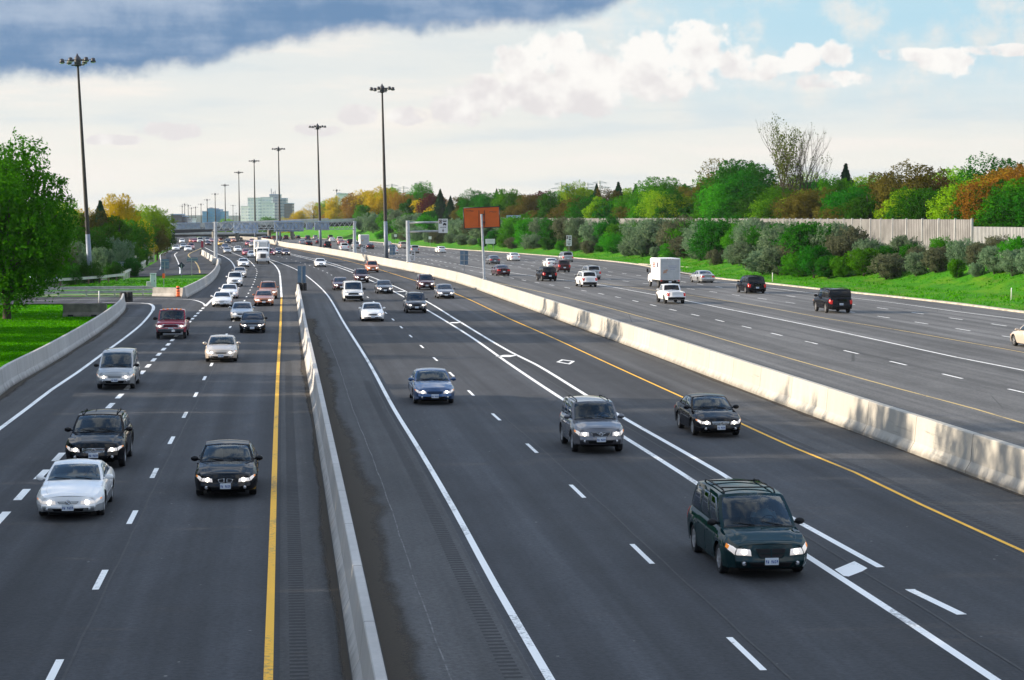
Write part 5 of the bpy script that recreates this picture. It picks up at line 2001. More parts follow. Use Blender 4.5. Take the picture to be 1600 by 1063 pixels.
def driver(root, typ, shirt, label, skin=None, passenger=False):
    """a seated person, hands on the wheel: torso, neck, head with face and both arms in one mesh; hair and shirt follow"""
    car = CARS_OF[root.name]
    c = car
    zb = c.top(c.c + .1)
    yy = c.L / 2 - (c.rf + .42)
    x = .40 if passenger else -.40
    skin = skin or M_SKIN
    me = bpy.data.meshes.new('person')
    V_ = [(0, .02, -.28, .15), (0, .0, -.05, .16), (0, -.01, .17, .165), (0, .0, .27, .09), (0, .02, .34, .062), (0, .035, .42, .088), (0, .035, .50, .092), (0, .03, .565, .06)]
    E_ = [(i, i + 1) for i in range(7)]
    for sg in (-1, 1):
        b0 = len(V_)
        V_ += [(sg * .19, -.01, .19, .065), (sg * .27, .06, .0, .05), (sg * .20, .27, -.03, .04), (sg * .14, .42, .05, .036), (sg * .11, .47, .09, .03)]
        E_ += [(2, b0)] + [(b0 + i, b0 + i + 1) for i in range(4)]
        for f_, (dx_, dz_, ln_) in enumerate(((.025, .00, .07), (.01, .022, .08), (-.01, .03, .08), (-.03, .03, .065), (-.03, -.02, .045))):
            i0 = len(V_)
            V_ += [(sg * (.11 - dx_ * .6), .49, .10 + dz_ * .6, .011), (sg * (.11 - dx_), .50 + ln_ * .4, .10 + dz_, .010)]
            E_ += [(b0 + 4, i0), (i0, i0 + 1)]
    i0 = len(V_)
    V_ += [(0, .135, .455, .016)]
    E_ += [(5, i0)]
    me.from_pydata([v[:3] for v in V_], E_, [])
    o = bpy.data.objects.new('person', me)
    COL.objects.link(o)
    md = o.modifiers.new('skin', 'SKIN')
    for i, v in enumerate(V_):
        sv_ = me.skin_vertices[0].data[i]
        sv_.radius = (v[3] * (1.35 if i < 3 else 1.0), v[3])
        sv_.use_root = (i == 0)
    o.modifiers.new('subdivision', 'SUBSURF').render_levels = 1
    me.materials.append(skin)
    me.materials.append(shirt)
    mw = root.matrix_basis
    o.matrix_basis = mw @ Matrix.Translation((x, yy - .04, min(zb + .06, c.T - .75)))
    if passenger:
        pass
    bm = bmesh.new()
    bmesh.ops.create_icosphere(bm, subdivisions=2, radius=1)
    bmesh.ops.scale(bm, verts=bm.verts, vec=(.104, .115, .10))
    for v in bm.verts:
        if v.co.y > .045 and v.co.z < .045:
            v.co.y = .03
        v.co.z = max(v.co.z, -.05)
    bmesh.ops.translate(bm, verts=bm.verts, vec=(0, .022, .525))
    obj('hair', smooth(bm, 80), o, M_HAIR)
    bm = bmesh.new()
    rows = []
    for z, a, b_ in ((-.30, .23, .17), (-.05, .235, .18), (.13, .255, .18), (.205, .20, .14), (.26, .10, .10), (.285, .085, .085)):
        rows.append([bm.verts.new((math.cos(t_) * a, math.sin(t_) * b_, z)) for t_ in [2 * math.pi * k / 16 for k in range(16)]])
    for ra_, rb_ in zip(rows, rows[1:]):
        for k in range(16):
            bm.faces.new((ra_[k], ra_[(k + 1) % 16], rb_[(k + 1) % 16], rb_[k]))
    for sg in (-1, 1):
        tube(bm, (sg * .20, -.01, .17), (sg * .275, .06, .0), .085, .07, 10)
        tube(bm, (sg * .275, .06, .0), (sg * .205, .25, -.03), .07, .055, 10)
    obj('shirt', smooth(bm, 60), o, shirt)
    bm = bmesh.new()
    for sg in (-1, 1):
        box(bm, (sg * .035, .118, .475), (.022, .012, .010))
    box(bm, (0, .118, .415), (.05, .012, .010), mi=0)
    obj('face_features', bm, o, M_HAIR)
    tag(o, label, 'person', 'drivers behind the windscreens')


SHIRT = {k: pmat('shirt_' + k, v, .85) for k, v in {'dark': (.03, .03, .045), 'blue': (.10, .18, .30), 'pale': (.50, .48, .44), 'red': (.30, .05, .05)}.items()}
for key, shirt, lab, sk in (('blue sedan alone', 'dark', 'driver in dark shirt at the wheel of the blue sedan', None),
                            ('grey SUV with roof rails', 'blue', 'driver in blue shirt at the wheel of the grey SUV', None),
                            ('black sedan with twin', 'dark', 'driver in dark shirt in the black sedan with twin oval grilles', M_SKIN2),
                            ('white coupe nearest', 'dark', 'driver in dark shirt at the wheel of the nearest white coupe', None),
                            ('dark green minivan', 'pale', 'driver in pale shirt at the wheel of the dark green minivan', None),
                            ('black crossover', 'dark', 'driver in dark shirt at the wheel of the black crossover', None),
                            ('champagne beige', 'pale', 'driver in pale shirt at the wheel of the champagne sedan', None),
                            ('black sedan with chrome grille', 'dark', 'driver in dark shirt in the black sedan by the median', None)):
    for o in list(COL.objects):
        if o.parent is None and str(o.get('label', '')).startswith(key):
            driver(o, None, SHIRT[shirt], lab, sk)
# ------------------------------------------------------------------ vegetation
def leaf_mat(name, lo, hi, trans=0.35, bend=0.75, centre=4.5):
    m = bpy.data.materials.new(name)
    m.use_nodes = True
    t = m.node_tree
    t.nodes.clear()
    n = NT(t)
    g = n.n('ShaderNodeNewGeometry')
    oi = n.n('ShaderNodeObjectInfo')
    tcn = n.n('ShaderNodeTexCoord')
    big = n.noise(tcn.outputs['Object'], 0.55, 3, 0.6)
    k = n.m('ADD', n.m('MULTIPLY', g.outputs['Random Per Island'], 0.5), n.m('MULTIPLY', n.step(big, 0.3, 0.7), 0.5))
    cc = n.mix(k, lo, hi)
    hsv = n.n('ShaderNodeHueSaturation')
    n.put(hsv.inputs['Hue'], n.m('ADD', 0.485, n.m('MULTIPLY', oi.outputs['Random'], 0.03)))
    n.put(hsv.inputs['Value'], n.m('ADD', 0.8, n.m('MULTIPLY', oi.outputs['Random'], 0.4)))
    n.put(hsv.inputs['Color'], cc)
    # shade each leaf partly with the roundness of the whole crown, as a mass of leaves does
    vt = n.n('ShaderNodeVectorTransform', vector_type='NORMAL', convert_from='OBJECT', convert_to='WORLD')
    sb_ = n.n('ShaderNodeVectorMath', operation='SUBTRACT')
    n.put(sb_.inputs[0], tcn.outputs['Object'])
    sb_.inputs[1].default_value = (0, 0, centre)
    nz_ = n.n('ShaderNodeVectorMath', operation='NORMALIZE')
    n.put(nz_.inputs[0], sb_.outputs[0])
    n.put(vt.inputs[0], nz_.outputs[0])
    ad = n.n('ShaderNodeVectorMath', operation='MULTIPLY_ADD')
    n.put(ad.inputs[0], vt.outputs[0])
    ad.inputs[1].default_value = (bend, bend, bend)
    n.put(ad.inputs[2], g.outputs['Normal'])
    nm_ = n.n('ShaderNodeVectorMath', operation='NORMALIZE')
    n.put(nm_.inputs[0], ad.outputs[0])
    b = n.n('ShaderNodeBsdfDiffuse')
    n.put(b.inputs[0], hsv.outputs[0])
    n.put(b.inputs['Normal'], nm_.outputs[0])
    tr = n.n('ShaderNodeBsdfTranslucent')
    n.put(tr.inputs[0], hsv.outputs[0])
    mx = n.n('ShaderNodeMixShader')
    mx.inputs[0].default_value = trans
    t.links.new(b.outputs[0], mx.inputs[1])
    t.links.new(tr.outputs[0], mx.inputs[2])
    o = n.n('ShaderNodeOutputMaterial')
    t.links.new(mx.outputs[0], o.inputs[0])
    MATS[name] = m
    return m


LEAF = {
    'green': leaf_mat('leaf_green', (0.020, 0.130, 0.005), (0.080, 0.310, 0.008)),
    'deep': leaf_mat('leaf_deep_green', (0.008, 0.070, 0.005), (0.036, 0.180, 0.008)),
    'lime': leaf_mat('leaf_lime', (0.100, 0.270, 0.008), (0.280, 0.440, 0.012)),
    'gold': leaf_mat('leaf_gold', (0.320, 0.260, 0.006), (0.640, 0.440, 0.010)),
    'rust': leaf_mat('leaf_rust', (0.150, 0.085, 0.010), (0.380, 0.200, 0.020)),
    'brown': leaf_mat('leaf_bronze', (0.055, 0.055, 0.012), (0.150, 0.125, 0.020)),
    'purple': leaf_mat('leaf_purple', (0.045, 0.010, 0.012), (0.120, 0.030, 0.025)),
    'silver': leaf_mat('leaf_silver_green', (0.050, 0.115, 0.055), (0.220, 0.310, 0.180), .35, .4),
    'grey': leaf_mat('leaf_grey_brown', (0.050, 0.065, 0.035), (0.170, 0.185, 0.105), .35, .4),
    'spruce': leaf_mat('needle_dark', (0.006, 0.030, 0.014), (0.022, 0.075, 0.030), 0.15),
    'bud': leaf_mat('leaf_sparse', (0.050, 0.075, 0.012), (0.120, 0.150, 0.020)),
}
M_BARK = pmat('bark', (0.055, 0.042, 0.032), 0.95, var=0.4, scale=6)


def leaf_quad(bm, p, nrm, s, r):
    a = nrm.orthogonal().normalized()
    b = nrm.cross(a)
    th = r.uniform(0, 6.283)
    u = (a * math.cos(th) + b * math.sin(th)) * s
    v = (b * math.cos(th) - a * math.sin(th)) * s * r.uniform(.45, .8)
    bm.faces.new([bm.verts.new(q) for q in (p - u, p - v * .8 + u * .15, p + u, p + v * .8 + u * .15)])


def limb(bm, pts, r0, r1, n=6):
    for i, (a, b) in enumerate(zip(pts, pts[1:])):
        t0, t1 = i / (len(pts) - 1), (i + 1) / (len(pts) - 1)
        tube(bm, a, b, lerp(r0, r1, t0), lerp(r0, r1, t1), n, cap=False)


def rsph(r):
    while True:
        v = Vector((r.uniform(-1, 1), r.uniform(-1, 1), r.uniform(-1, 1)))
        if 0.05 < v.length < 1:
            return v


def tree_meshes(seed, shape, nleaf, leaf, h=10.0, rad=3.6, base=1.6, nclump=26):
    """(crown mesh, trunk mesh) of a tree 10 m tall: leaves gathered in clumps round the ends of limbs"""
    r = random.Random(seed)
    tb = bmesh.new()
    cb = bmesh.new()
    if shape == 'conifer':
        limb(tb, [Vector((0, 0, -.4)), Vector((0.05, 0, h * .5)), Vector((0, 0, h * .97))], 0.20, 0.03)
        for i in range(nleaf):
            t = r.random() ** 0.75
            z = lerp(h * .99, base * .6, t)
            tier = 0.45 + 0.55 * (1 - ((z * 0.85 + .35 * math.sin(i % 7)) % 1.0))
            ang = r.uniform(0, 6.283)
            rr = rad * (t ** 0.9) * tier * (0.25 + 0.75 * math.sqrt(r.random())) * (1 + .18 * math.sin(ang * 3 + z * 2.1) + .12 * math.sin(ang * 7 + z * 5))
            p = Vector((math.cos(ang) * rr, math.sin(ang) * rr, z - rr * .22 + r.uniform(-.15, .15)))
            nn = (Vector((math.cos(ang), math.sin(ang), .8)) + rsph(r) * .7).normalized()
            leaf_quad(cb, p, nn, leaf * r.uniform(.7, 1.4), r)
    else:
        trunk = [Vector((0, 0, -.5)), Vector((r.uniform(-.1, .1), r.uniform(-.1, .1), base * .9)), Vector((r.uniform(-.3, .3), r.uniform(-.3, .3), h * .55)), Vector((r.uniform(-.4, .4), r.uniform(-.4, .4), h * .85))]
        limb(tb, trunk, 0.26 * rad / 3.6, 0.05, 8)
        clumps = []
        for i in range(nclump):
            for _ in range(30):
                q = rsph(r)
                q = q.normalized() * (r.uniform(.45, 1.0) if r.random() < .8 else r.uniform(.1, .6))
                if shape == 'round':
                    rz = 1.0
                elif shape == 'upright':
                    rz = 1.0 - .25 * max(0, q.z)
                else:
                    rz = 1.0
                c = Vector((q.x * rad * .78 * rz, q.y * rad * .78 * rz, lerp(base, h, (q.z * .82 + 1) / 2)))
                if shape == 'bush' and c.z < .5:
                    c.z = .5 + r.random() * .5
                if all((c - o).length > .34 * rad for o, _ in clumps) or _ > 24:
                    break
            clumps.append((c, rad * (r.uniform(.16, .36) if shape == 'bush' else r.uniform(.22, .42))))
        for c, cr in clumps:
            k = max(.15, min(.95, (c.z - .6) / h * .8))
            a = trunk[1].lerp(trunk[3], k * .8) if c.z > base else trunk[1]
            mid = a.lerp(c, .55) + Vector((0, 0, -.06 * h * r.random()))
            limb(tb, [a, mid, c], .09 * rad / 3.6, .02, 5)
        per = nleaf // nclump
        for c, cr in clumps:
            out = (c - Vector((0, 0, (base + h) / 2)))
            for i in range(per):
                d = rsph(r)
                d = d.normalized() * (d.length ** 0.45)
                jit = 1 + .30 * math.sin(d.x * 7 + c.x * 3) * math.sin(d.y * 6 + c.y)
                p = c + Vector((d.x, d.y, d.z * .85)) * cr * jit
                nn = (d * .8 + out.normalized() * .5 + rsph(r) * 1.3).normalized()
                leaf_quad(cb, p, nn, leaf * r.uniform(.6, 1.35), r)
            for i in range(9 if shape == 'bush' else 6):
                d = rsph(r).normalized()
                if d.dot(out) < -.2 * out.length:
                    d = -d
                d = (d + Vector((0, 0, .55))).normalized()
                ln = cr * (r.uniform(.35, .95) if shape == 'bush' else r.uniform(.25, .6))
                for j in range(26):
                    t_ = (j + r.random()) / 26
                    q_ = c + Vector((d.x, d.y, d.z * .9)) * (cr * .8 + ln * t_) + rsph(r) * leaf * 2.6 * (1.25 - t_)
                    leaf_quad(cb, q_, rsph(r).normalized(), leaf * r.uniform(.6, 1.1), r)
    out = []
    for b, nm in ((cb, 'crown'), (tb, 'trunk')):
        me = bpy.data.meshes.new(nm)
        b.to_mesh(me); b.free()
        out.append(me)
    return out


def bare_meshes(seed, h=10.0, leafy=(-3.0, -.2)):
    """a wide nearly bare tree with fine twigs, leaves only on one side"""
    r = random.Random(seed)
    tb, cb = bmesh.new(), bmesh.new()

    def grow(p, d, ln, rad, lev):
        n = 3
        q = p
        pts = [p]
        for i in range(n):
            d = (d + rsph(r) * .13 + Vector((0, 0, .05))).normalized()
            q = q + d * ln / n
            pts.append(q)
        limb(tb, pts, rad, rad * .6, 5 if lev < 2 else 4)
        if lev >= 2 and leafy[0] < q.x < leafy[1] and q.z > .42 * h:
            for i in range(5):
                leaf_quad(cb, q + rsph(r) * .42, rsph(r).normalized(), r.uniform(.06, .13), r)
        elif lev >= 3 and r.random() < .12:
            for i in range(5):
                leaf_quad(cb, q + rsph(r) * .25, rsph(r).normalized(), r.uniform(.05, .10), r)
        if lev < 5:
            for k in range(5 if lev == 0 else (3 if lev < 3 else 2)):
                sp_ = rsph(r).normalized()
                sp_.z = abs(sp_.z) * .5
                nd = (d * 1.0 + sp_ * (.50 if lev == 0 else .55)).normalized()
                grow(pts[-1 if k < 2 else r.choice((1, 2))], nd, ln * r.uniform(.60, .78), rad * .58, lev + 1)
    for a in range(4):
        grow(Vector((a * .22 - .33, 0, -.3)), Vector((a * .20 - .34, r.uniform(-.15, .15), 1)).normalized(), h * .34, .10, 0)
    res = []
    for b, nm in ((cb, 'crown'), (tb, 'trunk')):
        me = bpy.data.meshes.new(nm)
        b.to_mesh(me); b.free()
        res.append(me)
    return res


PROTO = {
    'round': [tree_meshes(11, 'round', 19000, .115, 10, 4.0, 1.4, 36), tree_meshes(12, 'round', 19000, .115, 10, 3.7, 1.2, 30), tree_meshes(13, 'round', 19000, .115, 10, 4.1, 1.3, 44)],
    'upright': [tree_meshes(21, 'upright', 15000, .115, 10, 3.0, 1.2, 28), tree_meshes(22, 'upright', 15000, .115, 10, 2.7, 1.0, 24)],
    'loose': [tree_meshes(31, 'round', 5200, .10, 10, 3.8, 2.2, 24)],
    'bush': [tree_meshes(41, 'bush', 9500, .23, 10, 7.0, .3, 40), tree_meshes(42, 'bush', 9500, .23, 10, 6.4, .3, 34), tree_meshes(43, 'bush', 8500, .22, 10, 5.6, .3, 28)],
    'conifer': [tree_meshes(51, 'conifer', 7500, .19, 10, 2.9, .8)],
    'fine': [tree_meshes(61, 'round', 42000, .11, 10, 4.3, 0.5, 75)],
}
for k_ in PROTO:
    for cr, tk in PROTO[k_]:
        cr.materials.append(LEAF['green'])
        tk.materials.append(M_BARK)
_pi = {}


def plant(kind, leafname, x, y, z, h, label, cat, group, wid=1.0, name=None):
    ps = PROTO[kind]
    i = _pi.get(kind, 0)
    _pi[kind] = i + 1
    cr, tk = ps[i % len(ps)]
    root = empty(name or {'conifer': 'spruce_tree', 'bush': 'bush'}.get(kind, 'broadleaf_tree'), (x, y, z), rnd.uniform(0, 6.28))
    k = h / 10.0
    root.scale = (k * wid, k * wid, k)
    tag(root, label, cat, group)
    c = bpy.data.objects.new('crown' if kind != 'bush' else 'foliage', cr)
    COL.objects.link(c)
    c.parent = root
    c.material_slots[0].link = 'OBJECT'
    c.material_slots[0].material = LEAF[leafname]
    t = bpy.data.objects.new('trunk' if kind != 'bush' else 'stems', tk)
    COL.objects.link(t)
    t.parent = root
    return root


def at_off(px, off):
    """place on the right bank seen in picture column px, `off` metres beyond the kerb"""
    lo, hi = 60.0, 1600.0
    def f(y):
        p = side_off(R8, y, off)
        zc = p.y * math.cos(PITCH) + 8 * math.sin(PITCH)
        return CX + F * p.x / zc - px
    for _ in range(50):
        m = (lo + hi) / 2
        if f(m) > 0:
            lo = m
        else:
            hi = m
    y = (lo + hi) / 2
    p = side_off(R8, y, off)
    return p.x, p.y, bank_z(y, off)


WORDS = {'green': 'bright green', 'deep': 'dark green', 'lime': 'lime green', 'gold': 'golden yellow', 'rust': 'rusty orange', 'brown': 'bronze brown',
         'purple': 'dark purple red', 'silver': 'silvery green', 'grey': 'grey brown', 'spruce': 'dark'}
_o1 = ['', 'first', 'second', 'third', 'fourth', 'fifth', 'sixth', 'seventh', 'eighth', 'ninth', 'tenth', 'eleventh', 'twelfth', 'thirteenth', 'fourteenth', 'fifteenth', 'sixteenth', 'seventeenth', 'eighteenth', 'nineteenth']
_t1 = ['', '', 'twenty', 'thirty', 'forty', 'fifty', 'sixty', 'seventy']
_t2 = ['', '', 'twentieth', 'thirtieth', 'fortieth', 'fiftieth', 'sixtieth', 'seventieth']
ORD = [(_o1[i] if i < 20 else (_t2[i // 10] if i % 10 == 0 else _t1[i // 10] + '-' + _o1[i % 10])) for i in range(1, 80)]

# trees beyond the noise wall and on the hill at the far right: (column, row of the top, offset beyond the kerb, kind, leaf, width)
TREES = [
    (470, 330, 30, 'round', 'gold', 1.2), (490, 320, 26, 'loose', 'gold', 1.2), (508, 316, 34, 'round', 'lime', 1.1), (524, 312, 26, 'round', 'gold', 1.1),
    (540, 307, 40, 'round', 'lime', 1.1), (556, 304, 28, 'round', 'rust', 1.2), (566, 318, 16, 'upright', 'green', 1.0), (578, 300, 34, 'round', 'gold', 1.2), (596, 298, 24, 'round', 'gold', 1.2),
    (612, 296, 40, 'round', 'lime', 1.1), (628, 304, 26, 'round', 'rust', 1.1), (636, 312, 20, 'upright', 'deep', 1.0), (646, 297, 36, 'upright', 'green', 1.1), (660, 291, 44, 'round', 'green', 1.2),
    (674, 305, 30, 'round', 'purple', 1.1), (688, 300, 28, 'conifer', 'spruce', 1.3), (690, 312, 40, 'round', 'rust', 1.0), (704, 310, 30, 'conifer', 'spruce', 1.2), (720, 306, 42, 'upright', 'brown', 1.1),
    (738, 302, 30, 'round', 'deep', 1.2), (752, 308, 46, 'round', 'green', 1.0), (766, 305, 34, 'round', 'deep', 1.1), (776, 299, 48, 'conifer', 'spruce', 1.1), (784, 300, 44, 'conifer', 'spruce', 1.0), (796, 299, 34, 'round', 'green', 1.1),
    (815, 303, 44, 'upright', 'rust', 1.1), (830, 308, 32, 'round', 'brown', 1.1), (846, 302, 40, 'round', 'purple', 1.1), (862, 306, 30, 'round', 'deep', 1.2), (880, 303, 48, 'round', 'green', 1.0),
    (898, 292, 42, 'round', 'lime', 1.1), (915, 290, 56, 'upright', 'lime', 1.1), (918, 309, 30, 'round', 'deep', 1.2), (932, 293, 46, 'conifer', 'spruce', 1.2), (948, 302, 36, 'round', 'brown', 1.1), (966, 291, 44, 'conifer', 'spruce', 1.3), (978, 298, 52, 'round', 'lime', 1.0),
    (984, 310, 30, 'round', 'green', 1.2), (993, 294, 46, 'conifer', 'spruce', 1.2), (1010, 296, 40, 'round', 'green', 1.1), (1036, 282, 36, 'round', 'green', 1.2), (1062, 284, 44, 'upright', 'deep', 1.1), (1052, 304, 28, 'round', 'deep', 1.2), (1082, 296, 34, 'round', 'brown', 1.1),
    (1104, 284, 46, 'round', 'green', 1.1), (1122, 262, 40, 'loose', 'brown', 1.0), (1150, 256, 36, 'round', 'deep', 1.1), (1172, 262, 44, 'round', 'deep', 1.0), (1140, 290, 28, 'round', 'green', 1.2), (1192, 283, 34, 'upright', 'green', 1.1), (1212, 300, 28, 'round', 'green', 1.2), (1226, 292, 44, 'round', 'brown', 1.1),
    (1256, 280, 48, 'round', 'lime', 1.0), (1282, 274, 40, 'upright', 'deep', 1.1), (1262, 300, 28, 'round', 'brown', 1.2), (1302, 286, 34, 'round', 'green', 1.1), (1320, 266, 40, 'conifer', 'spruce', 1.2), (1336, 298, 30, 'round', 'deep', 1.2), (1362, 280, 48, 'round', 'lime', 1.1), (1350, 292, 36, 'round', 'green', 1.0),
    (1386, 276, 38, 'round', 'brown', 1.1), (1420, 268, 34, 'round', 'brown', 1.3), (1452, 282, 42, 'round', 'purple', 1.0), (1442, 300, 28, 'round', 'deep', 1.1), (1484, 270, 52, 'round', 'lime', 1.1), (1506, 278, 58, 'round', 'lime', 1.0), (1478, 300, 32, 'upright', 'green', 1.0), (1514, 298, 28, 'conifer', 'spruce', 1.3),
    (1546, 258, 44, 'round', 'deep', 1.2), (1572, 270, 36, 'round', 'rust', 1.1), (1602, 264, 34, 'round', 'rust', 1.2), (1540, 292, 26, 'round', 'rust', 1.0), (1586, 306, 26, 'round', 'deep', 1.3), (1630, 275, 36, 'round', 'deep', 1.2)]
rf = random.Random(77)
_sk = sorted((t[0], t[1]) for t in TREES)
px = 478
while px < 1640:
    near_ = min(_sk, key=lambda t: abs(t[0] - px))
    lf = rf.choice(('deep', 'green', 'deep', 'green', 'green', 'lime', 'brown')) if px > 680 else rf.choice(('gold', 'rust', 'green', 'gold', 'deep', 'brown'))
    TREES.append((px, near_[1] + rf.uniform(16, 26), rf.uniform(28.5, 31.5), rf.choice(('round', 'upright', 'round')), lf, 1.25))
    px += 17 + (px - 470) * .014
TREES.sort(key=lambda t: -t[0])
cnt = {}
for px, ty, off, kind, lf, wd in TREES:
    if px > 780:
        off = max(off, 28.5)
    x, y, z = at_off(px, off)
    if px < 800:
        off2 = off
    top = H + (YH - ty) * (y * math.cos(PITCH)) / F + 0.0
    h = max(4.0, (top - z) * 1.06 + 0.6)
    key = (kind == 'conifer', lf)
    k = cnt.get(key, 0)
    cnt[key] = k + 1
    noun = 'spruce' if kind == 'conifer' else 'tree'
    plant(kind, lf, x, y, z - 0.3, h, '%s %s on the right skyline, %s of its colour from the right' % (WORDS[lf], noun, ORD[k]), 'tree', 'trees along the right skyline', wd * min(1.5, max(1.12, 11.5 / h)))

# the tall nearly bare tree that stands above them
cr, tk = bare_meshes(5)
cr.materials.append(LEAF['bud'])
tk.materials.append(M_BARK)
x, y, z = at_off(1246, 32)
h = H + (YH - 182) * y / F - z
root = empty('bare_tree', (x, y, z), 0.2)
k = h / max(v.co.z for v in tk.vertices)
root.scale = (k * .74, k * .74, k)
tag(root, 'tall nearly bare tree with fine twigs and few leaves rising above the wood', 'tree')
for nm, me in (('crown', cr), ('trunk', tk)):
    o = bpy.data.objects.new(nm, me)
    COL.objects.link(o)
    o.parent = root

# bushes on the bank in front of the noise wall: column, offset, leaf, height
BUSHES = []
rb = random.Random(17)
for bx_, bo_, bl_ in ((566, 15, 'silver'), (574, 20, 'grey'), (583, 14, 'silver'), (592, 19, 'silver'), (604, 16, 'green'), (614, 20, 'silver'), (626, 17, 'silver'), (640, 19, 'green'), (655, 17, 'silver'), (670, 19, 'deep')):
    BUSHES.append((bx_, bo_, bl_, rb.uniform(5.5, 7.5)))
px = 596
while px < 1650:
    wide = min(1.0, (px - 1230) / 230)
    base_off = lerp(7.0, 8.0, (px - 600) / 630) if px < 1230 else lerp(8.0, 13.5, wide)
    lf = rb.choices(('silver', 'grey', 'green', 'deep'), (.40, .14, .28, .18))[0]
    BUSHES.append((px + rb.uniform(-4, 4), base_off + rb.uniform(-.6, 1.2), lf, rb.uniform(2.0, 4.4) * (.85 if px > 1330 else 1)))
    lf = rb.choices(('silver', 'grey', 'green', 'deep'), (.55, .15, .2, .1))[0]
    BUSHES.append((px + rb.uniform(2, 12), base_off + rb.uniform(4.5, 7.5), lf, None))
    if px > 1000:
        BUSHES.append((px + rb.uniform(2, 16), base_off + rb.uniform(2.0, 4.0), rb.choices(('silver', 'grey', 'green', 'deep'), (.4, .2, .25, .15))[0], None))
    px += 14 + (px - 600) * 0.016 + rb.uniform(-2, 5)
BUSHES.sort(key=lambda t: -t[0])
cnt = {}
for px, off, lf, h in BUSHES:
    x, y, z = at_off(px, off)
    goal = 8.5 if px < 850 else (lerp(8.9, 7.3, (px - 850) / 480) if px < 1330 else 6.1)
    if h is None:
        h = max(1.6, min(6.4, goal + rb.uniform(-1.1, .35) - z))
    elif px > 1330:
        h = max(1.8, min(h, goal - .4 - z))
    k = cnt.get(lf, 0)
    cnt[lf] = k + 1
    plant('bush', lf, x, y, z - .25, h, '%s bush below the noise wall, %s of its colour from the right' % (WORDS[lf], ORD[k]), 'bush', 'bushes on the right bank', rb.uniform(.75, 1.35))

# left side
p = P(11, 498)
plant('fine', 'green', p.x, p.y, p.z, 14.4, 'big dense green tree on the lawn at the left edge of the picture', 'tree', None, 0.95)
# (column, base depth, top row, kind, leaf, width, label)
for px, Y, ty, kind, lf, wd, lab in [
    (62, 300, 318, 'round', 'deep', 1.2, 'dark tree just behind the big green tree at the left edge'),
    (100, 330, 309, 'round', 'lime', 1.0, 'yellow green tree to the left of the nearest lamp mast'),
    (122, 360, 322, 'round', 'gold', 1.0, 'ochre tree half hidden by the nearest lamp mast'),
    (148, 330, 330, 'round', 'brown', 1.1, 'bronze tree directly right of the nearest lamp mast'),
    (158, 345, 312, 'conifer', 'spruce', 1.7, 'dark spruce right of the nearest lamp mast'),
    (188, 400, 299, 'round', 'gold', 1.1, 'large ochre tree crowning the left wood'),
    (184, 330, 330, 'upright', 'green', 1.3, 'bright green tree in front of the large ochre tree'),
    (210, 430, 312, 'upright', 'deep', 1.0, 'dark tree between the large ochre tree and the last lime tree'),
    (238, 420, 317, 'round', 'lime', 1.1, 'lime tree at the right end of the left wood'),
    (222, 380, 345, 'round', 'gold', .9, 'low ochre tree below the lime tree at the end of the left wood'),
    (262, 480, 338, 'upright', 'deep', .9, 'dark green tree closing the left wood beside the overpass'),
    (132, 290, 350, 'round', 'deep', 1.2, 'dark shrubby tree behind the nearest lamp mast'),
    (206, 360, 340, 'round', 'green', 1.1, 'green tree under the large ochre tree, right of the bright one'),
    (246, 400, 350, 'round', 'brown', .9, 'bronze tree low beside the concrete pillars on the left')]:
    q = at(px, 430, Y)
    h = H + (YH - ty) * Y / F
    plant(kind, lf, q.x, Y, -0.2, h, lab, 'tree', 'trees of the left wood', wd * min(1.25, 10 / h))
for i, (px, Y, ty, lf, lab) in enumerate([
    (96, 262, 386, 'grey', 'grey green bush behind the pale blue car on the left'), (122, 270, 379, 'silver', 'silvery bush left of the nearest lamp mast foot'),
    (160, 285, 384, 'silver', 'silvery bush right of the nearest lamp mast foot'), (182, 300, 374, 'silver', 'largest silvery bush of the left wood'),
    (206, 330, 380, 'green', 'green bush right of the largest silvery bush'), (226, 350, 388, 'deep', 'dark bush beside the concrete pillars'),
    (140, 262, 408, 'deep', 'dark low bush right behind the nearest lamp mast foot'), (176, 275, 410, 'deep', 'dark low bush behind the white marker board'),
    (70, 250, 395, 'deep', 'dark bush under the left edge tree'), (110, 255, 412, 'deep', 'dark low bush left of the nearest lamp mast foot'), (208, 290, 404, 'deep', 'dark low bush behind the dark blue board'),
    (30, 240, 400, 'deep', 'dark bush hidden behind the big tree trunk')]):
    q = at(px, 430, Y)
    h = H + (YH - ty) * Y / F + .4
    plant('bush', lf, q.x, Y, -.4, h, lab, 'bush', 'bushes of the left wood', .78)
# far trees beyond the overpass
for px, Y, ty, lf, lab in [(352, 1250, 341, 'lime', 'yellow green tree far beyond the overpass, below the blue glass building'), (420, 1300, 338, 'green', 'small green tree left of the rear gantry post'),
                           (444, 1250, 341, 'gold', 'golden tree beyond the rear gantry post'), (458, 1200, 338, 'gold', 'golden tree at the foot of the right hill'), (402, 1500, 344, 'lime', 'lime tree beyond the overpass below the white building'),
                           (432, 1350, 344, 'lime', 'lime tree between the rear gantry post and the small green tree'), (385, 1350, 347, 'gold', 'golden tree beyond the overpass, left of the lime one'),
                           (372, 1200, 366, 'gold', 'low golden tree seen through the overpass opening'), (398, 1100, 362, 'lime', 'low lime tree seen through the overpass opening')]:
    q = at(px, 340, Y)
    z = prof(Y) - 1
    plant('round', lf, q.x, Y, z, H + (YH - ty) * Y / F - z, lab, 'tree', 'far trees beyond the overpass', 1.2)

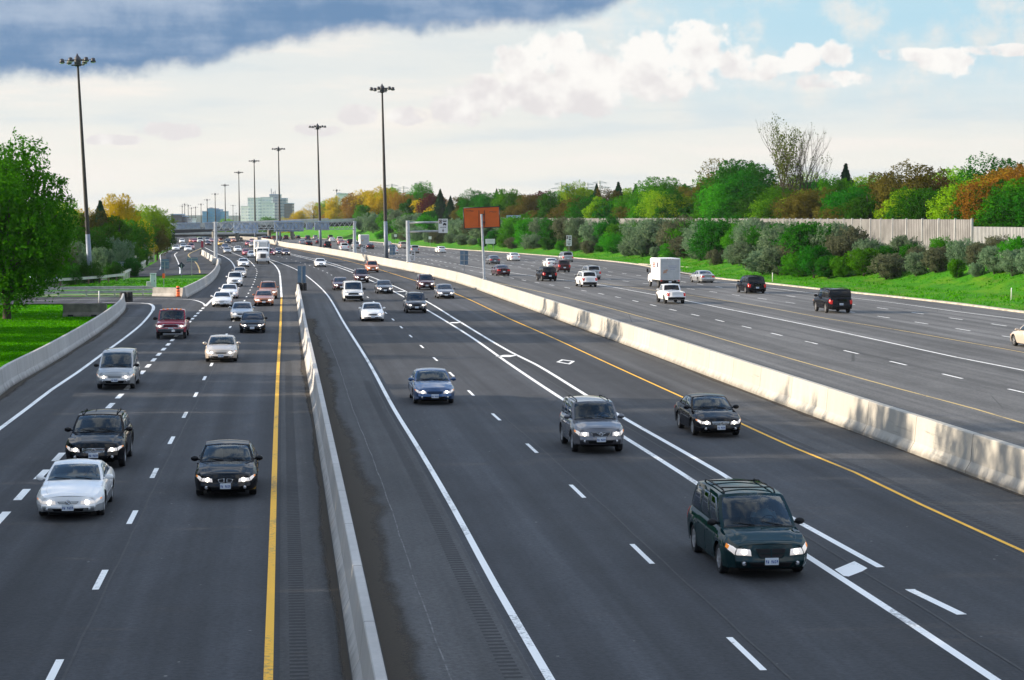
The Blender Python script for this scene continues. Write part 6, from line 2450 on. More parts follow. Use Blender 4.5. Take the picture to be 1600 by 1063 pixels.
# the tree belt to the left of the road, outside the picture, that shades the lanes
rt_ = random.Random(23)
for i, (x, y, h) in enumerate([(-24, 30, 15), (-31, 36, 17), (-38, 44, 19), (-30, 52, 16), (-40, 60, 19), (-33, 67, 16), (-43, 75, 20), (-36, 84, 15), (-46, 91, 17),
                               (-40, 100, 11), (-50, 106, 13), (-44, 122, 12), (-52, 131, 13), (-54, 141, 20), (-60, 152, 21), (-66, 176, 22)]):
    plant('round', 'deep', x, y, -.2, h, 'leafy roadside tree left of the picture whose shadow falls across the lanes', 'tree', 'tree belt outside the left edge', .86)

# tufts that roughen the lawn and the bank
def tufts(name, spots, lo, hi, seed, lab):
    r = random.Random(seed)
    bm = bmesh.new()
    for x, y, z in spots:
        for k in range(4):
            a = r.uniform(0, 6.28)
            hgt = r.uniform(lo, hi)
            q = Vector((x + r.uniform(-.2, .2), y + r.uniform(-.2, .2), z - .02))
            d = Vector((math.cos(a), math.sin(a), 0))
            ln = Vector((r.uniform(-.4, .4), r.uniform(-.4, .4), 1)).normalized() * hgt
            wv = d * r.uniform(.05, .11)
            bm.faces.new([bm.verts.new(v) for v in (q - wv, q + wv, q + ln + wv * .15)])
    o = obj(name, bm, None, LEAF['grassblade'])
    tag(o, kind='stuff')


LEAF['grassblade'] = leaf_mat('grass_blade', (0.022, 0.150, 0.002), (0.110, 0.360, 0.005), 0.4, 0.0)
rg = random.Random(9)
sp = []
while len(sp) < 9000:
    px, py = rg.uniform(-10, 200), rg.uniform(476, 640)
    q = P(px, py)
    if q.x < x_at(BL, q.y) - .9:
        sp.append((q.x, q.y, -.09))
for _ in range(1500):
    q = P(rg.uniform(60, 320), rg.uniform(436, 453))
    if q.x < x_at(BF, q.y) - .8:
        sp.append((q.x, q.y, -.06))
tufts('lawn_grass', sp, .05, .17, 1, '')
sp = []
for _ in range(9000):
    y = rg.uniform(135, 420)
    o = rg.uniform(.5, 16) ** 1.0
    q = side_off(R8, y, o)
    sp.append((q.x, q.y, bank_z(y, o) - .06))
tufts('bank_grass', sp, .08, .30, 2, '')
# ------------------------------------------------------------------ noise wall on the bank
def wall_pt(y, off=22.0):
    p = side_off(R8, y, off)
    p.z = bank_z(y, off)
    return p


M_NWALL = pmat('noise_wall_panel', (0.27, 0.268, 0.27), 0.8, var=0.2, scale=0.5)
M_NFLUTE_SHADE = pmat('noise_wall_flute_shade', (0.13, 0.128, 0.13), 0.85, var=0.2, scale=0.5)  # darker tone stands in for shade in the recesses between ribs
M_NPOST = pmat('noise_wall_post', (0.42, 0.42, 0.42), 0.6, var=0.1, scale=1)
root = empty('noise_wall', wall_pt(232))
tag(root, 'long pale noise wall of vertical ribbed panels on the right bank', 'wall')
y, i = 238.0, 0
pts = []
yy = 232.0
while yy < 600:
    pts.append(wall_pt(yy))
    yy += 4.95
for i, (a, b_) in enumerate(zip(pts, pts[1:])):
    t = (b_ - a); t.z = 0
    L_ = t.length
    t.normalize()
    nn = Vector((t.y, -t.x, 0))
    top = max(6.6, H - 0.30 + prof(a.y) * .4) if i < 40 else H - 0.35
    base = min(a.z, b_.z) - .4
    bm = bmesh.new()
    nr = 9
    prev = None
    for k in range(nr * 4 + 1):          # trapezoid ribs
        s_ = k / (nr * 4)
        dd = (0.0, 0.0, 0.07, 0.07)[k % 4]
        p = a.lerp(b_, 0.02 + .96 * s_)
        q = Vector((p.x, p.y, 0)) - nn * dd
        pr = (bm.verts.new(q + Vector((0, 0, base))), bm.verts.new(q + Vector((0, 0, top))))
        if prev:
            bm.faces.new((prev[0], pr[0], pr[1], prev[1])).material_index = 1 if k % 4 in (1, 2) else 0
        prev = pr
    o = obj('wall_panel', bm, root, (M_NWALL, M_NFLUTE_SHADE))
    o.matrix_parent_inverse = Matrix.Translation(-root.location)
    bm = bmesh.new()
    rot = Matrix.Rotation(math.atan2(t.y, t.x), 3, 'Z')
    box(bm, (a.x - nn.x * .05, a.y - nn.y * .05, (base + top) / 2 + .06), (.22, .28, top - base + .12), rot=None)
    o = obj('wall_post', bm, root, M_NPOST)
    o.matrix_parent_inverse = Matrix.Translation(-root.location)
# lower end piece that steps down beyond the last post on the right
bm = bmesh.new()
pa, pb = wall_pt(232), wall_pt(206)
for k in range(70):
    p = pa.lerp(pb, k / 70)
    box(bm, (p.x + .1, p.y, 5.3), (.10, .30, 3.6))
o = obj('low_wall', bm, None, M_NPOST)
tag(o, 'lower end of the pale noise wall at the right edge of the picture', 'wall')

# ------------------------------------------------------------------ lamp masts
def mast(px, py_top, Y, hfix, label, lean=0.0, r=.38, z0=None, basecol=True, nl=6):
    q = at(px, py_top, Y)
    z0 = prof(Y) if z0 is None else z0
    hgt = q.z - z0
    root = empty('lamp_mast', (q.x + lean * hgt, Y, z0))
    root.rotation_euler = (0, -math.atan(lean), 0)
    tag(root, label, 'lamp mast', 'high lamp masts along the median')
    bm = bmesh.new()
    zs = [0, .05, .12, hgt * .3, hgt * .6, hgt - .4]
    prf = [(r * 1.5, -.3), (r * 1.5, .06), (r * .9, .10), (r * .72, hgt * .33), (r * .54, hgt * .66), (r * .36, hgt)]
    lathe(bm, prf, 16)
    me_ = obj('pole', smooth(bm, 50), root, M_POLE)
    if basecol:
        bm = bmesh.new()
        lathe(bm, [(r * .93, .12), (r * .80, hgt * .22)], 16)
        obj('galvanised_foot', bm, root, M_ZINC)
    bm = bmesh.new()
    for zz, rr in ((hgt - .15, 1.0), (hgt - .75, .8)):
        lathe(bm, [(rr, -.05), (rr + .06, 0), (rr, .05), (rr - .06, 0)], 18, 'Z', (0, 0, zz), closed=True)
    for k in range(nl):
        a = 2 * math.pi * k / nl + .26
        tube(bm, (0, 0, hgt - .2), (math.cos(a) * 1.75, math.sin(a) * 1.75, hgt - .1), .05, .04, 6)
    lathe(bm, [(.34, -.9), (.42, -.6), (.42, .1), (.2, .35), (.03, .7)], 12, 'Z', (0, 0, hgt))
    obj('head_ring', bm, root, M_LAMP)
    for k in range(nl):
        a = 2 * math.pi * k / nl + .26
        bm = bmesh.new()
        lathe(bm, [(.12, .24), (.24, .18), (.28, -.05), (.36, -.28)], 12, 'Z')
        bmesh.ops.translate(bm, verts=bm.verts, vec=(math.cos(a) * 1.9, math.sin(a) * 1.9, hgt - .15))
        lm = obj('luminaire', bm, root, M_LAMP)
        if nl == 6 and Y < 400:
            bm = bmesh.new()
            lathe(bm, [(.32, .03), (.30, -.03), (.16, -.08)], 12, 'Z', (math.cos(a) * 1.9, math.sin(a) * 1.9, hgt - .46))
            obj('lens', bm, lm, M_LENS)
    return root


q = P(142, 453)
mast(121, 92, 262, 0, 'nearest lamp mast, standing on the grass island at the left', 0.047, .36, -.1)
mast(597, 137, 366, 0, 'tall lamp mast on the median, right of the wide sign gantry', .022, .40, .9)
mast(496, 197, 527, 0, 'second mast from the right, rising behind the gantry panels', .02, .40, .6)
mast(435, 232, 690, 0, 'third mast from the right, left of the gantry panels', .012, .42)
mast(397, 251, 850, 0, 'fourth mast from the right, in front of the white buildings', .01, .45)
mast(373, 269, 1010, 0, 'fifth mast from the right, between blue and white buildings', .008, .45)
mast(351.5, 289, 1170, 0, 'sixth mast from the right, before the right half of the blue building', .006, .45)
mast(336, 303, 1330, 0, 'seventh mast from the right, before the left half of the blue building', .006, .48, nl=4)
mast(323.5, 312, 1490, 0, 'eighth mast from the right, at the left edge of the blue building', .005, .5, nl=4)
mast(314, 319, 1650, 0, 'ninth mast from the right, faint beyond the overpass', .005, .5, nl=4)
for k, (px, ty, Y) in enumerate([(305.5, 324, 1810), (299, 325, 1970), (294, 321, 1700), (288.5, 319, 1640), (284.6, 322, 1760), (364, 321, 1900), (369, 333, 2400), (526, 297, 1300)]):
    mast(px, ty, Y, 0, ['tenth mast from the right, tiny beyond the overpass', 'eleventh mast from the right, tiny beyond the overpass', 'twelfth mast from the right, tiny beyond the overpass',
                        'thirteenth mast from the right, tiny beyond the overpass', 'leftmost and faintest mast beyond the overpass', 'pale thin mast right of the blue building', 'smallest pale mast far right of the blue building', 'thin pale mast rising from the golden trees beside the white block'][k], 0, .5, nl=4)

# ------------------------------------------------------------------ sign gantries
def truss(bm, a, b, hgt, dep, n, r=.07):
    a, b = Vector(a), Vector(b)
    t = (b - a).normalized()
    nn = Vector((t.y, -t.x, 0)) * dep / 2
    up = Vector((0, 0, hgt))
    for s in (1, -1):
        for u in (Vector(), up):
            tube(bm, a + nn * s + u, b + nn * s + u, r, r, 6)
    for i in range(n):
        p, q = a.lerp(b, i / n), a.lerp(b, (i + 1) / n)
        for s in (1, -1):
            if i % 2:
                p_, q_ = p + nn * s, q + nn * s + up
            else:
                p_, q_ = p + nn * s + up, q + nn * s
            tube(bm, p_, q_, r * .7, r * .7, 5)
        tube(bm, p + nn, p - nn + up * (i % 2), r * .6, r * .6, 5)


def gantry(name, legs, ztop, zbot, panels, label, Yf):
    """legs: (px, y_base row, Y); panels: (x0, x1, top row, bottom row) read at the gantry's depth"""
    A, B = legs
    ra = at(A[0], A[1], A[2])
    rb_ = at(B[0], B[1], B[2])
    root = empty(name, (0, 0, 0))
    tag(root, label, 'sign gantry')
    bm = bmesh.new()
    truss(bm, (ra.x, ra.y, zbot), (rb_.x, rb_.y, zbot), ztop - zbot, 1.1, 26)
    obj('truss', bm, root, M_STEEL)
    for p_ in (ra, rb_):
        bm = bmesh.new()
        lathe(bm, [(.50, p_.z), (.50, p_.z + .15), (.34, p_.z + .2), (.28, ztop + .15)], 14, 'Z', (p_.x, p_.y, 0))
        obj('leg', bm, root, M_STEEL)
    t = (rb_ - ra); t.z = 0; t.normalize()
    nn = Vector((t.y, -t.x, 0))
    for x0, x1, y0, y1 in panels:
        def hit(px):
            # where the view column meets the vertical plane of the gantry
            k = (px - CX) / F
            lo, hi = 0.0, 1.0
            f = lambda s: (ra.lerp(rb_, s).x) / (ra.lerp(rb_, s).y) - k
            s = 0
            # linear in s after clearing the denominator
            ax, ay, bx_, by_ = ra.x, ra.y, rb_.x, rb_.y
            s = (k * ay - ax) / ((bx_ - ax) - k * (by_ - ay))
            return ra.lerp(rb_, s)
        p0, p1 = hit(x0), hit(x1)
        ym = (p0.y + p1.y) / 2
        z1 = H + (YH - y0) * ym / F
        z0 = H + (YH - y1) * ym / F
        bm = bmesh.new()
        back = Vector((-nn.x, -nn.y, 0))
        if back.y < 0:
            back = -back
        off = back * .75
        c_ = [(p0 + off), (p1 + off)]
        th = back * .05
        vs = []
        for p_, z in ((c_[0], z0), (c_[1], z0), (c_[1], z1), (c_[0], z1)):
            vs.append((Vector((p_.x, p_.y, z)), Vector((p_.x, p_.y, z)) + th))
        f0 = [bm.verts.new(v[0]) for v in vs]
        f1 = [bm.verts.new(v[1]) for v in vs]
        bm.faces.new(f0); bm.faces.new(f1[::-1])
        for i in range(4):
            bm.faces.new((f0[i], f1[i], f1[(i + 1) % 4], f0[(i + 1) % 4]))
        # stiffening ribs on the back
        n = max(2, int((p1 - p0).length / 1.2))
        for i in range(n + 1):
            q = c_[0].lerp(c_[1], (i + .5) / (n + 1)) - back * .04
            box(bm, (q.x, q.y, (z0 + z1) / 2), (.07, .07, z1 - z0 - .1), mi=1)
        bmesh.ops.recalc_face_normals(bm, faces=bm.faces)
        obj('sign_panel', bm, root, (M_SIGNB2, M_STEEL))
    return root


gantry('sign_gantry', [(337, 407, 372), (554, 396, 408)], H + (YH - 347.5) * 390 / F, H + (YH - 359) * 390 / F,
       [(371, 409, 347.5, 364), (434, 480, 345.5, 362), (484, 494, 348, 359), (497, 520, 346, 360)],
       'front sign gantry spanning the lanes, showing the grey backs of four panels', 390)
gantry('sign_gantry', [(268, 378, 560), (433, 378, 690)], H + (YH - 348.5) * 620 / F, H + (YH - 357) * 620 / F,
       [(281, 318, 348, 357.5), (325, 343, 347, 358.5), (352, 380, 346, 357)],
       'rear sign gantry behind the front one, reaching left into the trees', 620)

# ------------------------------------------------------------------ overpass
M_BRG = pmat('bridge_concrete', (0.32, 0.31, 0.29), 0.85, var=0.2, scale=0.4)
M_GIRD = pmat('bridge_girder', (0.045, 0.045, 0.05), 0.8, var=0.2, scale=0.5)
M_PARA = pmat('bridge_parapet', (0.50, 0.50, 0.48), 0.8, var=0.15, scale=0.5)
def bridge(label, left, right, dep, gir, par, piers):
    root = empty('overpass', (0, 0, 0))
    tag(root, label, 'bridge')
    A, B = at(*left), at(*right)
    t = (B - A)
    t2 = Vector((t.x, t.y, 0)).normalized()
    bk = Vector((-t2.y, t2.x, 0))
    if bk.y < 0:
        bk = -bk
    def prism(name, z0, z1, d0, d1, m, a=A, b=B):
        bm = bmesh.new()
        vs = [[bm.verts.new(p + bk * d + Vector((0, 0, z))) for d, z in ((d0, z0), (d1, z0), (d1, z1), (d0, z1))] for p in (a, b)]
        for i in range(4):
            bm.faces.new((vs[0][i], vs[0][(i + 1) % 4], vs[1][(i + 1) % 4], vs[1][i]))
        bm.faces.new(vs[0][::-1]); bm.faces.new(vs[1])
        bmesh.ops.recalc_face_normals(bm, faces=bm.faces)
        return obj(name, bm, root, m)
    prism('girder', 0, gir, .4, dep - .4, M_GIRD)
    prism('deck', gir, gir + .35, 0, dep, M_BRG)
    prism('parapet', gir + .35, gir + .35 + par, 0.03, .35, M_PARA)
    prism('parapet', gir + .35, gir + .35 + par, dep - .35, dep - .03, M_PARA)
    for px in piers:
        k = (px - left[0]) / (right[0] - left[0])
        p = A.lerp(B, k)
        for d in (2.0, dep - 2.0):
            bm = bmesh.new()
            z0 = prof(p.y) - .3
            c = p + bk * d
            lathe(bm, [(.7, z0), (.7, p.z - .7), (1.0, p.z - .002)], 14, 'Z', (c.x, c.y, 0))
            obj('pier', bm, root, M_BRG)


bridge('long road overpass with dark girders crossing behind both sign gantries', (236, 366.5, 705), (560, 352.5, 830), 14, 1.5, 1.0, (365, 452))
bridge('second pale bridge low behind the dark overpass', (262, 370.5, 930), (420, 369.5, 960), 12, .9, .7, (274, 352))

# ------------------------------------------------------------------ orange sign, cantilever sign and small signs
def board(bm, c, wdt, hgt, th=.04, mi=0):
    return box(bm, c, (wdt, th, hgt), mi=mi)


def med_top(px, py):
    """a spot on top of the median barrier"""
    y = P(px, py, 1.27).y
    return Vector((x_at(L11, y) + .38, y, 1.27 + prof(y)))


# orange board on its post
p = med_top(757, 437)
Y = p.y
mpp = Y / F
root = empty('orange_sign', p)
tag(root, 'big orange sign board with black rim on a single post on the median', 'sign')
bm = bmesh.new()
lathe(bm, [(.26, 0), (.26, .08), (.13, .10), (.13, (437 - 335) * mpp)], 12, 'Z')
o = obj('post', bm, root, M_STEEL)
o.rotation_euler = (0, -.042, 0)
bm = bmesh.new()
cx_, cz_ = (753 - 757) * mpp, (437 - 340.3) * mpp
wd_, hg_ = 56 * mpp, 32 * mpp
rot = Matrix.Rotation(-.045, 3, 'Y')
box(bm, (0, 0, 0), (wd_, .05, hg_), rot=rot)
bmesh.ops.translate(bm, verts=bm.verts, vec=(cx_, .30, cz_))
o = obj('board', bm, root, M_ORANGE)
bm = bmesh.new()
for (x0, z0, x1, z1) in ((-.5, .5, .5, .5), (-.5, -.5, .5, -.5), (-.5, -.5, -.5, .5), (.5, -.5, .5, .5)):
    a, b_ = rot @ Vector((x0 * wd_, 0, z0 * hg_)), rot @ Vector((x1 * wd_, 0, z1 * hg_))
    tube(bm, a + Vector((cx_, .29, cz_)), b_ + Vector((cx_, .29, cz_)), .06, .06, 6)
obj('rim', bm, root, M_BLACK)
bm = bmesh.new()
r_ = random.Random(4)
for sx in (-1, 1):
    xx = -.42 if sx < 0 else .22
    for i in range(6):
        w_ = r_.uniform(.02, .035)
        v = box(bm, (0, 0, 0), (w_ * wd_, .012, .035 * hg_), rot=None)
        bmesh.ops.translate(bm, verts=v, vec=(cx_ + (xx + i * .035) * wd_, .268, cz_ + .30 * hg_ - .045 * (xx + i * .035) * wd_ + (r_.uniform(-.01, .01)) * hg_))
obj('lettering', bm, root, pmat('worn_letter', (.20, .05, .02), .6))
bm = bmesh.new()
for sx in (-1, 1):
    box(bm, (cx_ + sx * .30, .25, cz_ - .05 * hg_), (.06, .06, hg_ * .80))
box(bm, (cx_ + .1, .12, cz_ + .15 * hg_), (.50, .22, .10))
box(bm, (cx_ + .16, .12, cz_ - .22 * hg_), (.50, .22, .10))
obj('bracket', bm, root, M_POLE)

# cantilever sign
def hov_face(bm, c, w_, h_, arrow=True, sgn=-1):
    """white lane sign: diamond tablet, bus and car symbols, a line of text bars and an arrow (mi: 0 white 1 black)"""
    y = c[1] + sgn * .03
    box(bm, c, (w_, .04, h_))
    box(bm, (c[0] - .30 * w_, y, c[2] + .30 * h_), (.30 * w_, .012, .28 * h_), mi=1)
    # white diamond outline on the black tablet
    for a, b_ in (((0, .11), (.09, 0)), ((.09, 0), (0, -.11)), ((0, -.11), (-.09, 0)), ((-.09, 0), (0, .11))):
        tube(bm, (c[0] + (-.30 + a[0]) * w_, y - .012, c[2] + (.30 + a[1]) * h_), (c[0] + (-.30 + b_[0]) * w_, y - .012, c[2] + (.30 + b_[1]) * h_), .012 * w_, .012 * w_, 4, mi=0)
    box(bm, (c[0] + .16 * w_, y, c[2] + .36 * h_), (.40 * w_, .012, .15 * h_), mi=1)
    box(bm, (c[0] + .16 * w_, y - .004, c[2] + .385 * h_), (.32 * w_, .012, .05 * h_), mi=0)
    # car symbol
    box(bm, (c[0] + .16 * w_, y, c[2] + .10 * h_), (.36 * w_, .012, .09 * h_), mi=1)
    box(bm, (c[0] + .16 * w_, y, c[2] + .17 * h_), (.22 * w_, .012, .07 * h_), mi=1)
    for s in (-1, 1):
        box(bm, (c[0] + (.16 + s * .12) * w_, y, c[2] + .04 * h_), (.07 * w_, .012, .05 * h_), mi=1)
    for i in range(3):
        box(bm, (c[0] + (-.22 + i * .22) * w_, y, c[2] - .10 * h_), (.15 * w_, .012, .05 * h_), mi=1)
    if arrow:
        box(bm, (c[0], y, c[2] - .26 * h_), (.07 * w_, .012, .12 * h_), mi=1)
        vs = [bm.verts.new((c[0] + a * w_, y - .006, c[2] + b_ * h_)) for a, b_ in ((-.12, -.32), (0, -.44), (.12, -.32))]
        bm.faces.new(vs).material_index = 1
    else:
        for k in range(2):
            box(bm, (c[0], y, c[2] - (.24 + .14 * k) * h_), ((.62 - .2 * k) * w_, .012, .06 * h_), mi=1)


p = med_top(641, 410)
Y = p.y
mpp = Y / F
root = empty('cantilever_sign', p)
tag(root, 'cantilever lane sign with white car symbol panel on two arms over the median', 'sign')
bm = bmesh.new()
lathe(bm, [(.45, 0), (.45, .10), (.33, .14), (.29, 65 * mpp)], 14, 'Z')
o = obj('post', bm, root, M_STEEL)
o.rotation_euler = (0, -.02, 0)
for row in (348.5, 362.5):
    bm = bmesh.new()
    z = (410 - row) * mpp
    tube(bm, (-1.2 * mpp, 0, z), (50 * mpp, 0, z + .1), .17, .15, 10)
    obj('arm', bm, root, M_STEEL)
bm = bmesh.new()
hov_face(bm, ((695 - 641) * mpp, -.18, (410 - 353.2) * mpp), 14.5 * mpp, 22 * mpp)
obj('sign_panel', bm, root, (M_SIGNW, M_BLACK))


def post_sign(name, p, h_post, parts, label, cat='sign', r=.05, group=None, m=None):
    root = empty(name, p)
    tag(root, label, cat, group)
    bm = bmesh.new()
    box(bm, (0, 0, h_post / 2 - .1), (r * 1.6, r * 1.6, h_post + .2))
    obj('post', bm, root, m or M_STEEL)
    for nm, bm, mats in parts:
        obj(nm, bm, root, mats)
    return root


# small white sign beside the cantilever post
p = med_top(645, 411)
mpp = p.y / F
bm = bmesh.new()
hov_face(bm, (0, -.08, (411 - 399.5) * mpp), 9 * mpp, 16 * mpp, False)
post_sign('lane_sign', p, 19 * mpp, [('sign_panel', bm, (M_SIGNW, M_BLACK))], 'small white lane sign at the foot of the cantilever sign')
p = med_top(567, 397.5)
mpp = p.y / F
bm = bmesh.new()
hov_face(bm, (0, -.08, (397.5 - 388.2) * mpp), 7 * mpp, 12 * mpp, False)
post_sign('lane_sign', p, 15 * mpp, [('sign_panel', bm, (M_SIGNW, M_BLACK))], 'small white lane sign on the median before the distant box truck')
for px, base, x0, x1, y0, y1, lab in [(713.5, 428, 707.2, 719.6, 392, 414, 'grey blue sign back on the median between the two tall signs'), (617.5, 405.5, 613.4, 622.2, 382.5, 398.5, 'narrow grey blue sign back on the median right of the tall mast')]:
    p = med_top(px, base)
    mpp = p.y / F
    bm = bmesh.new()
    board(bm, (((x0 + x1) / 2 - px) * mpp, .08, (base - (y0 + y1) / 2) * mpp), (x1 - x0) * mpp, (y1 - y0) * mpp)
    for z in (.3, .7):
        box(bm, (((x0 + x1) / 2 - px) * mpp, .04, (base - lerp(y0, y1, z)) * mpp), ((x1 - x0) * mpp * .9, .04, .08), mi=1)
    post_sign('road_sign', p, (base - y0) * mpp - .1, [('board', bm, (M_SIGNB, M_STEEL))], lab)
# sign on the nose of the centre barrier with its rubber cushions
p = P(464, 455)
p += Vector((.3, 1.6, 0))
mpp = p.y / F
bm = bmesh.new()
board(bm, (0, .08, (455 - 430) * mpp), 12.5 * mpp, 26 * mpp)
box(bm, (0.05, .045, (455 - 430) * mpp), (.10, .04, 26 * mpp), mi=1)
post_sign('road_sign', p + Vector((0, .6, 0)), (455 - 419) * mpp, [('board', bm, (M_SIGNB, M_STEEL))], 'blue grey sign back standing at the nose of the centre barrier')


def drum(bm, c, r, h, mi=0):
    lathe(bm, [(r * .98, 0), (r, .05), (r * .95, h * .5), (r, h * .52), (r * .94, h * .97), (r * .7, h)], 16, 'Z', c, mi=mi)


root = empty('crash_cushion', p)
tag(root, 'black rubber crash cushion drums at the nose of the centre barrier', 'crash cushion')
for k, (dx_, dy_) in enumerate(((-.28, .0), (.30, .0), (-.28, .62), (.30, .62), (.01, 1.2))):
    bm = bmesh.new()
    drum(bm, (dx_, dy_, 0), .27, .85)
    obj('drum', smooth(bm), root, M_RUBBER)
p = P(194.5, 473)
root = empty('crash_cushion', p + Vector((0, 1.4, 0)))
tag(root, 'black rubber crash cushion at the tip of the lawn barrier on the left', 'crash cushion')
for k, (dx_, dy_) in enumerate(((-.45, .0), (.15, .0), (-.45, .65), (.15, .65))):
    bm = bmesh.new()
    drum(bm, (dx_, dy_, 0), .28, .95)
    obj('drum', smooth(bm), root, M_RUBBER)

# right roadside signs
def on_bank(px, off):
    x, y, z = at_off(px, off)
    return Vector((x, y, z))


p = on_bank(889, 1.6)
mpp = p.y / F
bm = bmesh.new()
hov_face(bm, (0, -.06, 3.0), 8.5 * mpp, 16.5 * mpp, False)
post_sign('lane_sign', p, 3.6, [('sign_panel', bm, (M_SIGNW, M_BLACK))], 'white lane sign on a post at the grass edge of the far carriageway')
p = on_bank(768, 3.0)
mpp = p.y / F
root = empty('guide_sign', p)
tag(root, 'wide low white sign on two posts on the right bank by the orange sign', 'sign')
bm = bmesh.new()
board(bm, (-.3, -.08, 2.0), 15 * mpp, 7.5 * mpp)
for k in range(2):
    box(bm, (-.3, -.11, 2.25 - .35 * k), (10 * mpp, .012, .10), mi=1)
obj('sign_panel', bm, root, (M_SIGNW, M_TRUCKDOOR))
for s in (-1, 1):
    bm = bmesh.new()
    box(bm, (-.3 + s * .7, 0, 1.1), (.09, .09, 2.4))
    obj('post', bm, root, M_STEEL)
for px, off, lab in ((618, 2.0, 'small white board on a post on the bank right of the tall mast'), (672, 2.5, 'small white board on a post on the bank beside the cantilever arm')):
    p = on_bank(px, off)
    bm = bmesh.new()
    board(bm, (0, -.05, 2.1), .75, .75)
    post_sign('marker_sign', p, 2.3, [('sign_panel', bm, M_SIGNW)], lab)
for px, off, lab in ((1207, 1.5, 'white delineator post by the exit lane behind the black minivan'), (1580, 6.0, 'thin white marker stake in the grass at the right edge')):
    p = on_bank(px, off)
    bm = bmesh.new()
    lathe(bm, [(.05, -.1), (.05, 1.0), (.04, 1.1)], 8, 'Z')
    o = obj('delineator', bm, None, M_SIGNW)
    o.location = p
    tag(o, lab, 'marker post')
p = P(155, 473.2)
bm = bmesh.new()
lathe(bm, [(.07, -.1), (.07, 1.05), (.05, 1.12)], 8, 'Z')
o = obj('delineator', bm, None, M_SIGNW)
o.location = p
tag(o, 'white delineator post at the near edge of the loop ramp', 'marker post')

# ------------------------------------------------------------------ left side furniture
# guardrail of the loop ramp
def guardrail(name, c, label, hgt=.72, step=3.8, mat=None, rails=1, post_m=None, face=-1):
    root = empty(name, c[0])
    tag(root, label, 'guardrail')
    inv = Matrix.Translation(-root.location)
    for k in range(rails):
        z = hgt - .42 * k
        sec = [(0, -.16), (.05 * face, -.13), (.0, -.06), (.0, -.03), (.06 * face, 0), (.0, .03), (.0, .06), (.05 * face, .13), (0, .16)]
        bm = sweep(c, [(u, v + z) for u, v in sec], cap=False)
        o = obj('rail', bm, root, mat or M_RAIL)
        o.matrix_parent_inverse = inv
    L_ = length(c)
    d = .3
    while d < L_:
        s = arc_sample(c, d, d + .2)
        if s:
            bm = bmesh.new()
            p = s[0]
            t = (s[-1] - s[0]).normalized()
            nn = Vector((t.y, -t.x, 0)) * (.12 * -face)
            box(bm, (p.x + nn.x, p.y + nn.y, p.z + hgt / 2), (.16, .18, hgt + .36))
            o = obj('rail_post', bm, root, post_m or M_WOOD)
            o.matrix_parent_inverse = inv
        d += step


guardrail('guardrail', curve([(48, 465.2), (90, 464), (150, 463), (200, 462.4), (239, 462.2)], 0, step=2), 'zinc guardrail with two rails along the loop ramp before the nearest mast', .85, 2.9, None, 2, M_RAIL, 1)
guardrail('guardrail', curve([(70, 448), (100, 446), (130, 444), (160, 441.5), (195, 437.5)], 0, step=2), 'low old guardrail on wooden posts behind the grass island', .7, 3.8, None, 1, M_WOOD, 1)
ENT = curve([(195, 437.5), (214, 427), (226, 418), (234, 410), (238, 404), (239, 399.5), (243, 396), (258, 391), (268, 386.5), (273, 381)], 0, step=2)
guardrail('guardrail', ENT, 'long pale guardrail curving along the left of the ramp up to the overpass', .95, 4.2, pmat('pale_rail', (.60, .60, .55), .6), 1, M_RAIL, 1)

# concrete end wall between guardrail and far barrier
def block(name, a, b_, hgt, th, m, label, cat, taper=0.0):
    t = (b_ - a); t.z = 0
    L_ = t.length
    rz = math.atan2(t.y, t.x)
    bm = bmesh.new()
    sec = [(-th / 2 - taper, 0), (-th / 2 - taper, .1), (-th / 2, .35 if taper else hgt * .5), (-th / 2, hgt), (th / 2, hgt), (th / 2, .35 if taper else hgt * .5), (th / 2 + taper, .1), (th / 2 + taper, 0)]
    rows = [[bm.verts.new((x, u, v)) for u, v in sec] for x in (0, L_)]
    for i in range(len(sec)):
        bm.faces.new((rows[0][i], rows[0][(i + 1) % len(sec)], rows[1][(i + 1) % len(sec)], rows[1][i]))
    bm.faces.new(rows[0]); bm.faces.new(rows[1][::-1])
    bmesh.ops.recalc_face_normals(bm, faces=bm.faces)
    o = obj(name, bm, None, m)
    o.location = a
    o.rotation_euler = (0, 0, rz)
    tag(o, label, cat)
    return o


M_BLOCK = pmat('cast_concrete', (0.38, 0.36, 0.33), 0.9, var=0.35, scale=0.8)
M_BLOCK2 = pmat('old_concrete', (0.20, 0.18, 0.16), 0.9, var=0.3, scale=1.2)
block('concrete_block', P(240, 463.0), P(290, 464.0), .92, .35, M_BLOCK, 'grey concrete end wall behind the orange barrel beside the guardrail', 'barrier', .12)
bb = block('concrete_block', P(99, 494.5), P(167, 494.5), 1.0, .3, M_BLOCK2, 'loose brown grey concrete barrier section lying on the shaded lawn', 'barrier', .14)
for k in (.18, .72):
    bm = bmesh.new()
    a_ = P(99, 494.5).lerp(P(167, 494.5), k)
    box(bm, (a_.x, a_.y - .30, .07), (.45, .06, .16))
    o = obj('drain_slot', bm, bb, M_BLACK)
    o.matrix_parent_inverse = bb.matrix_basis.inverted()
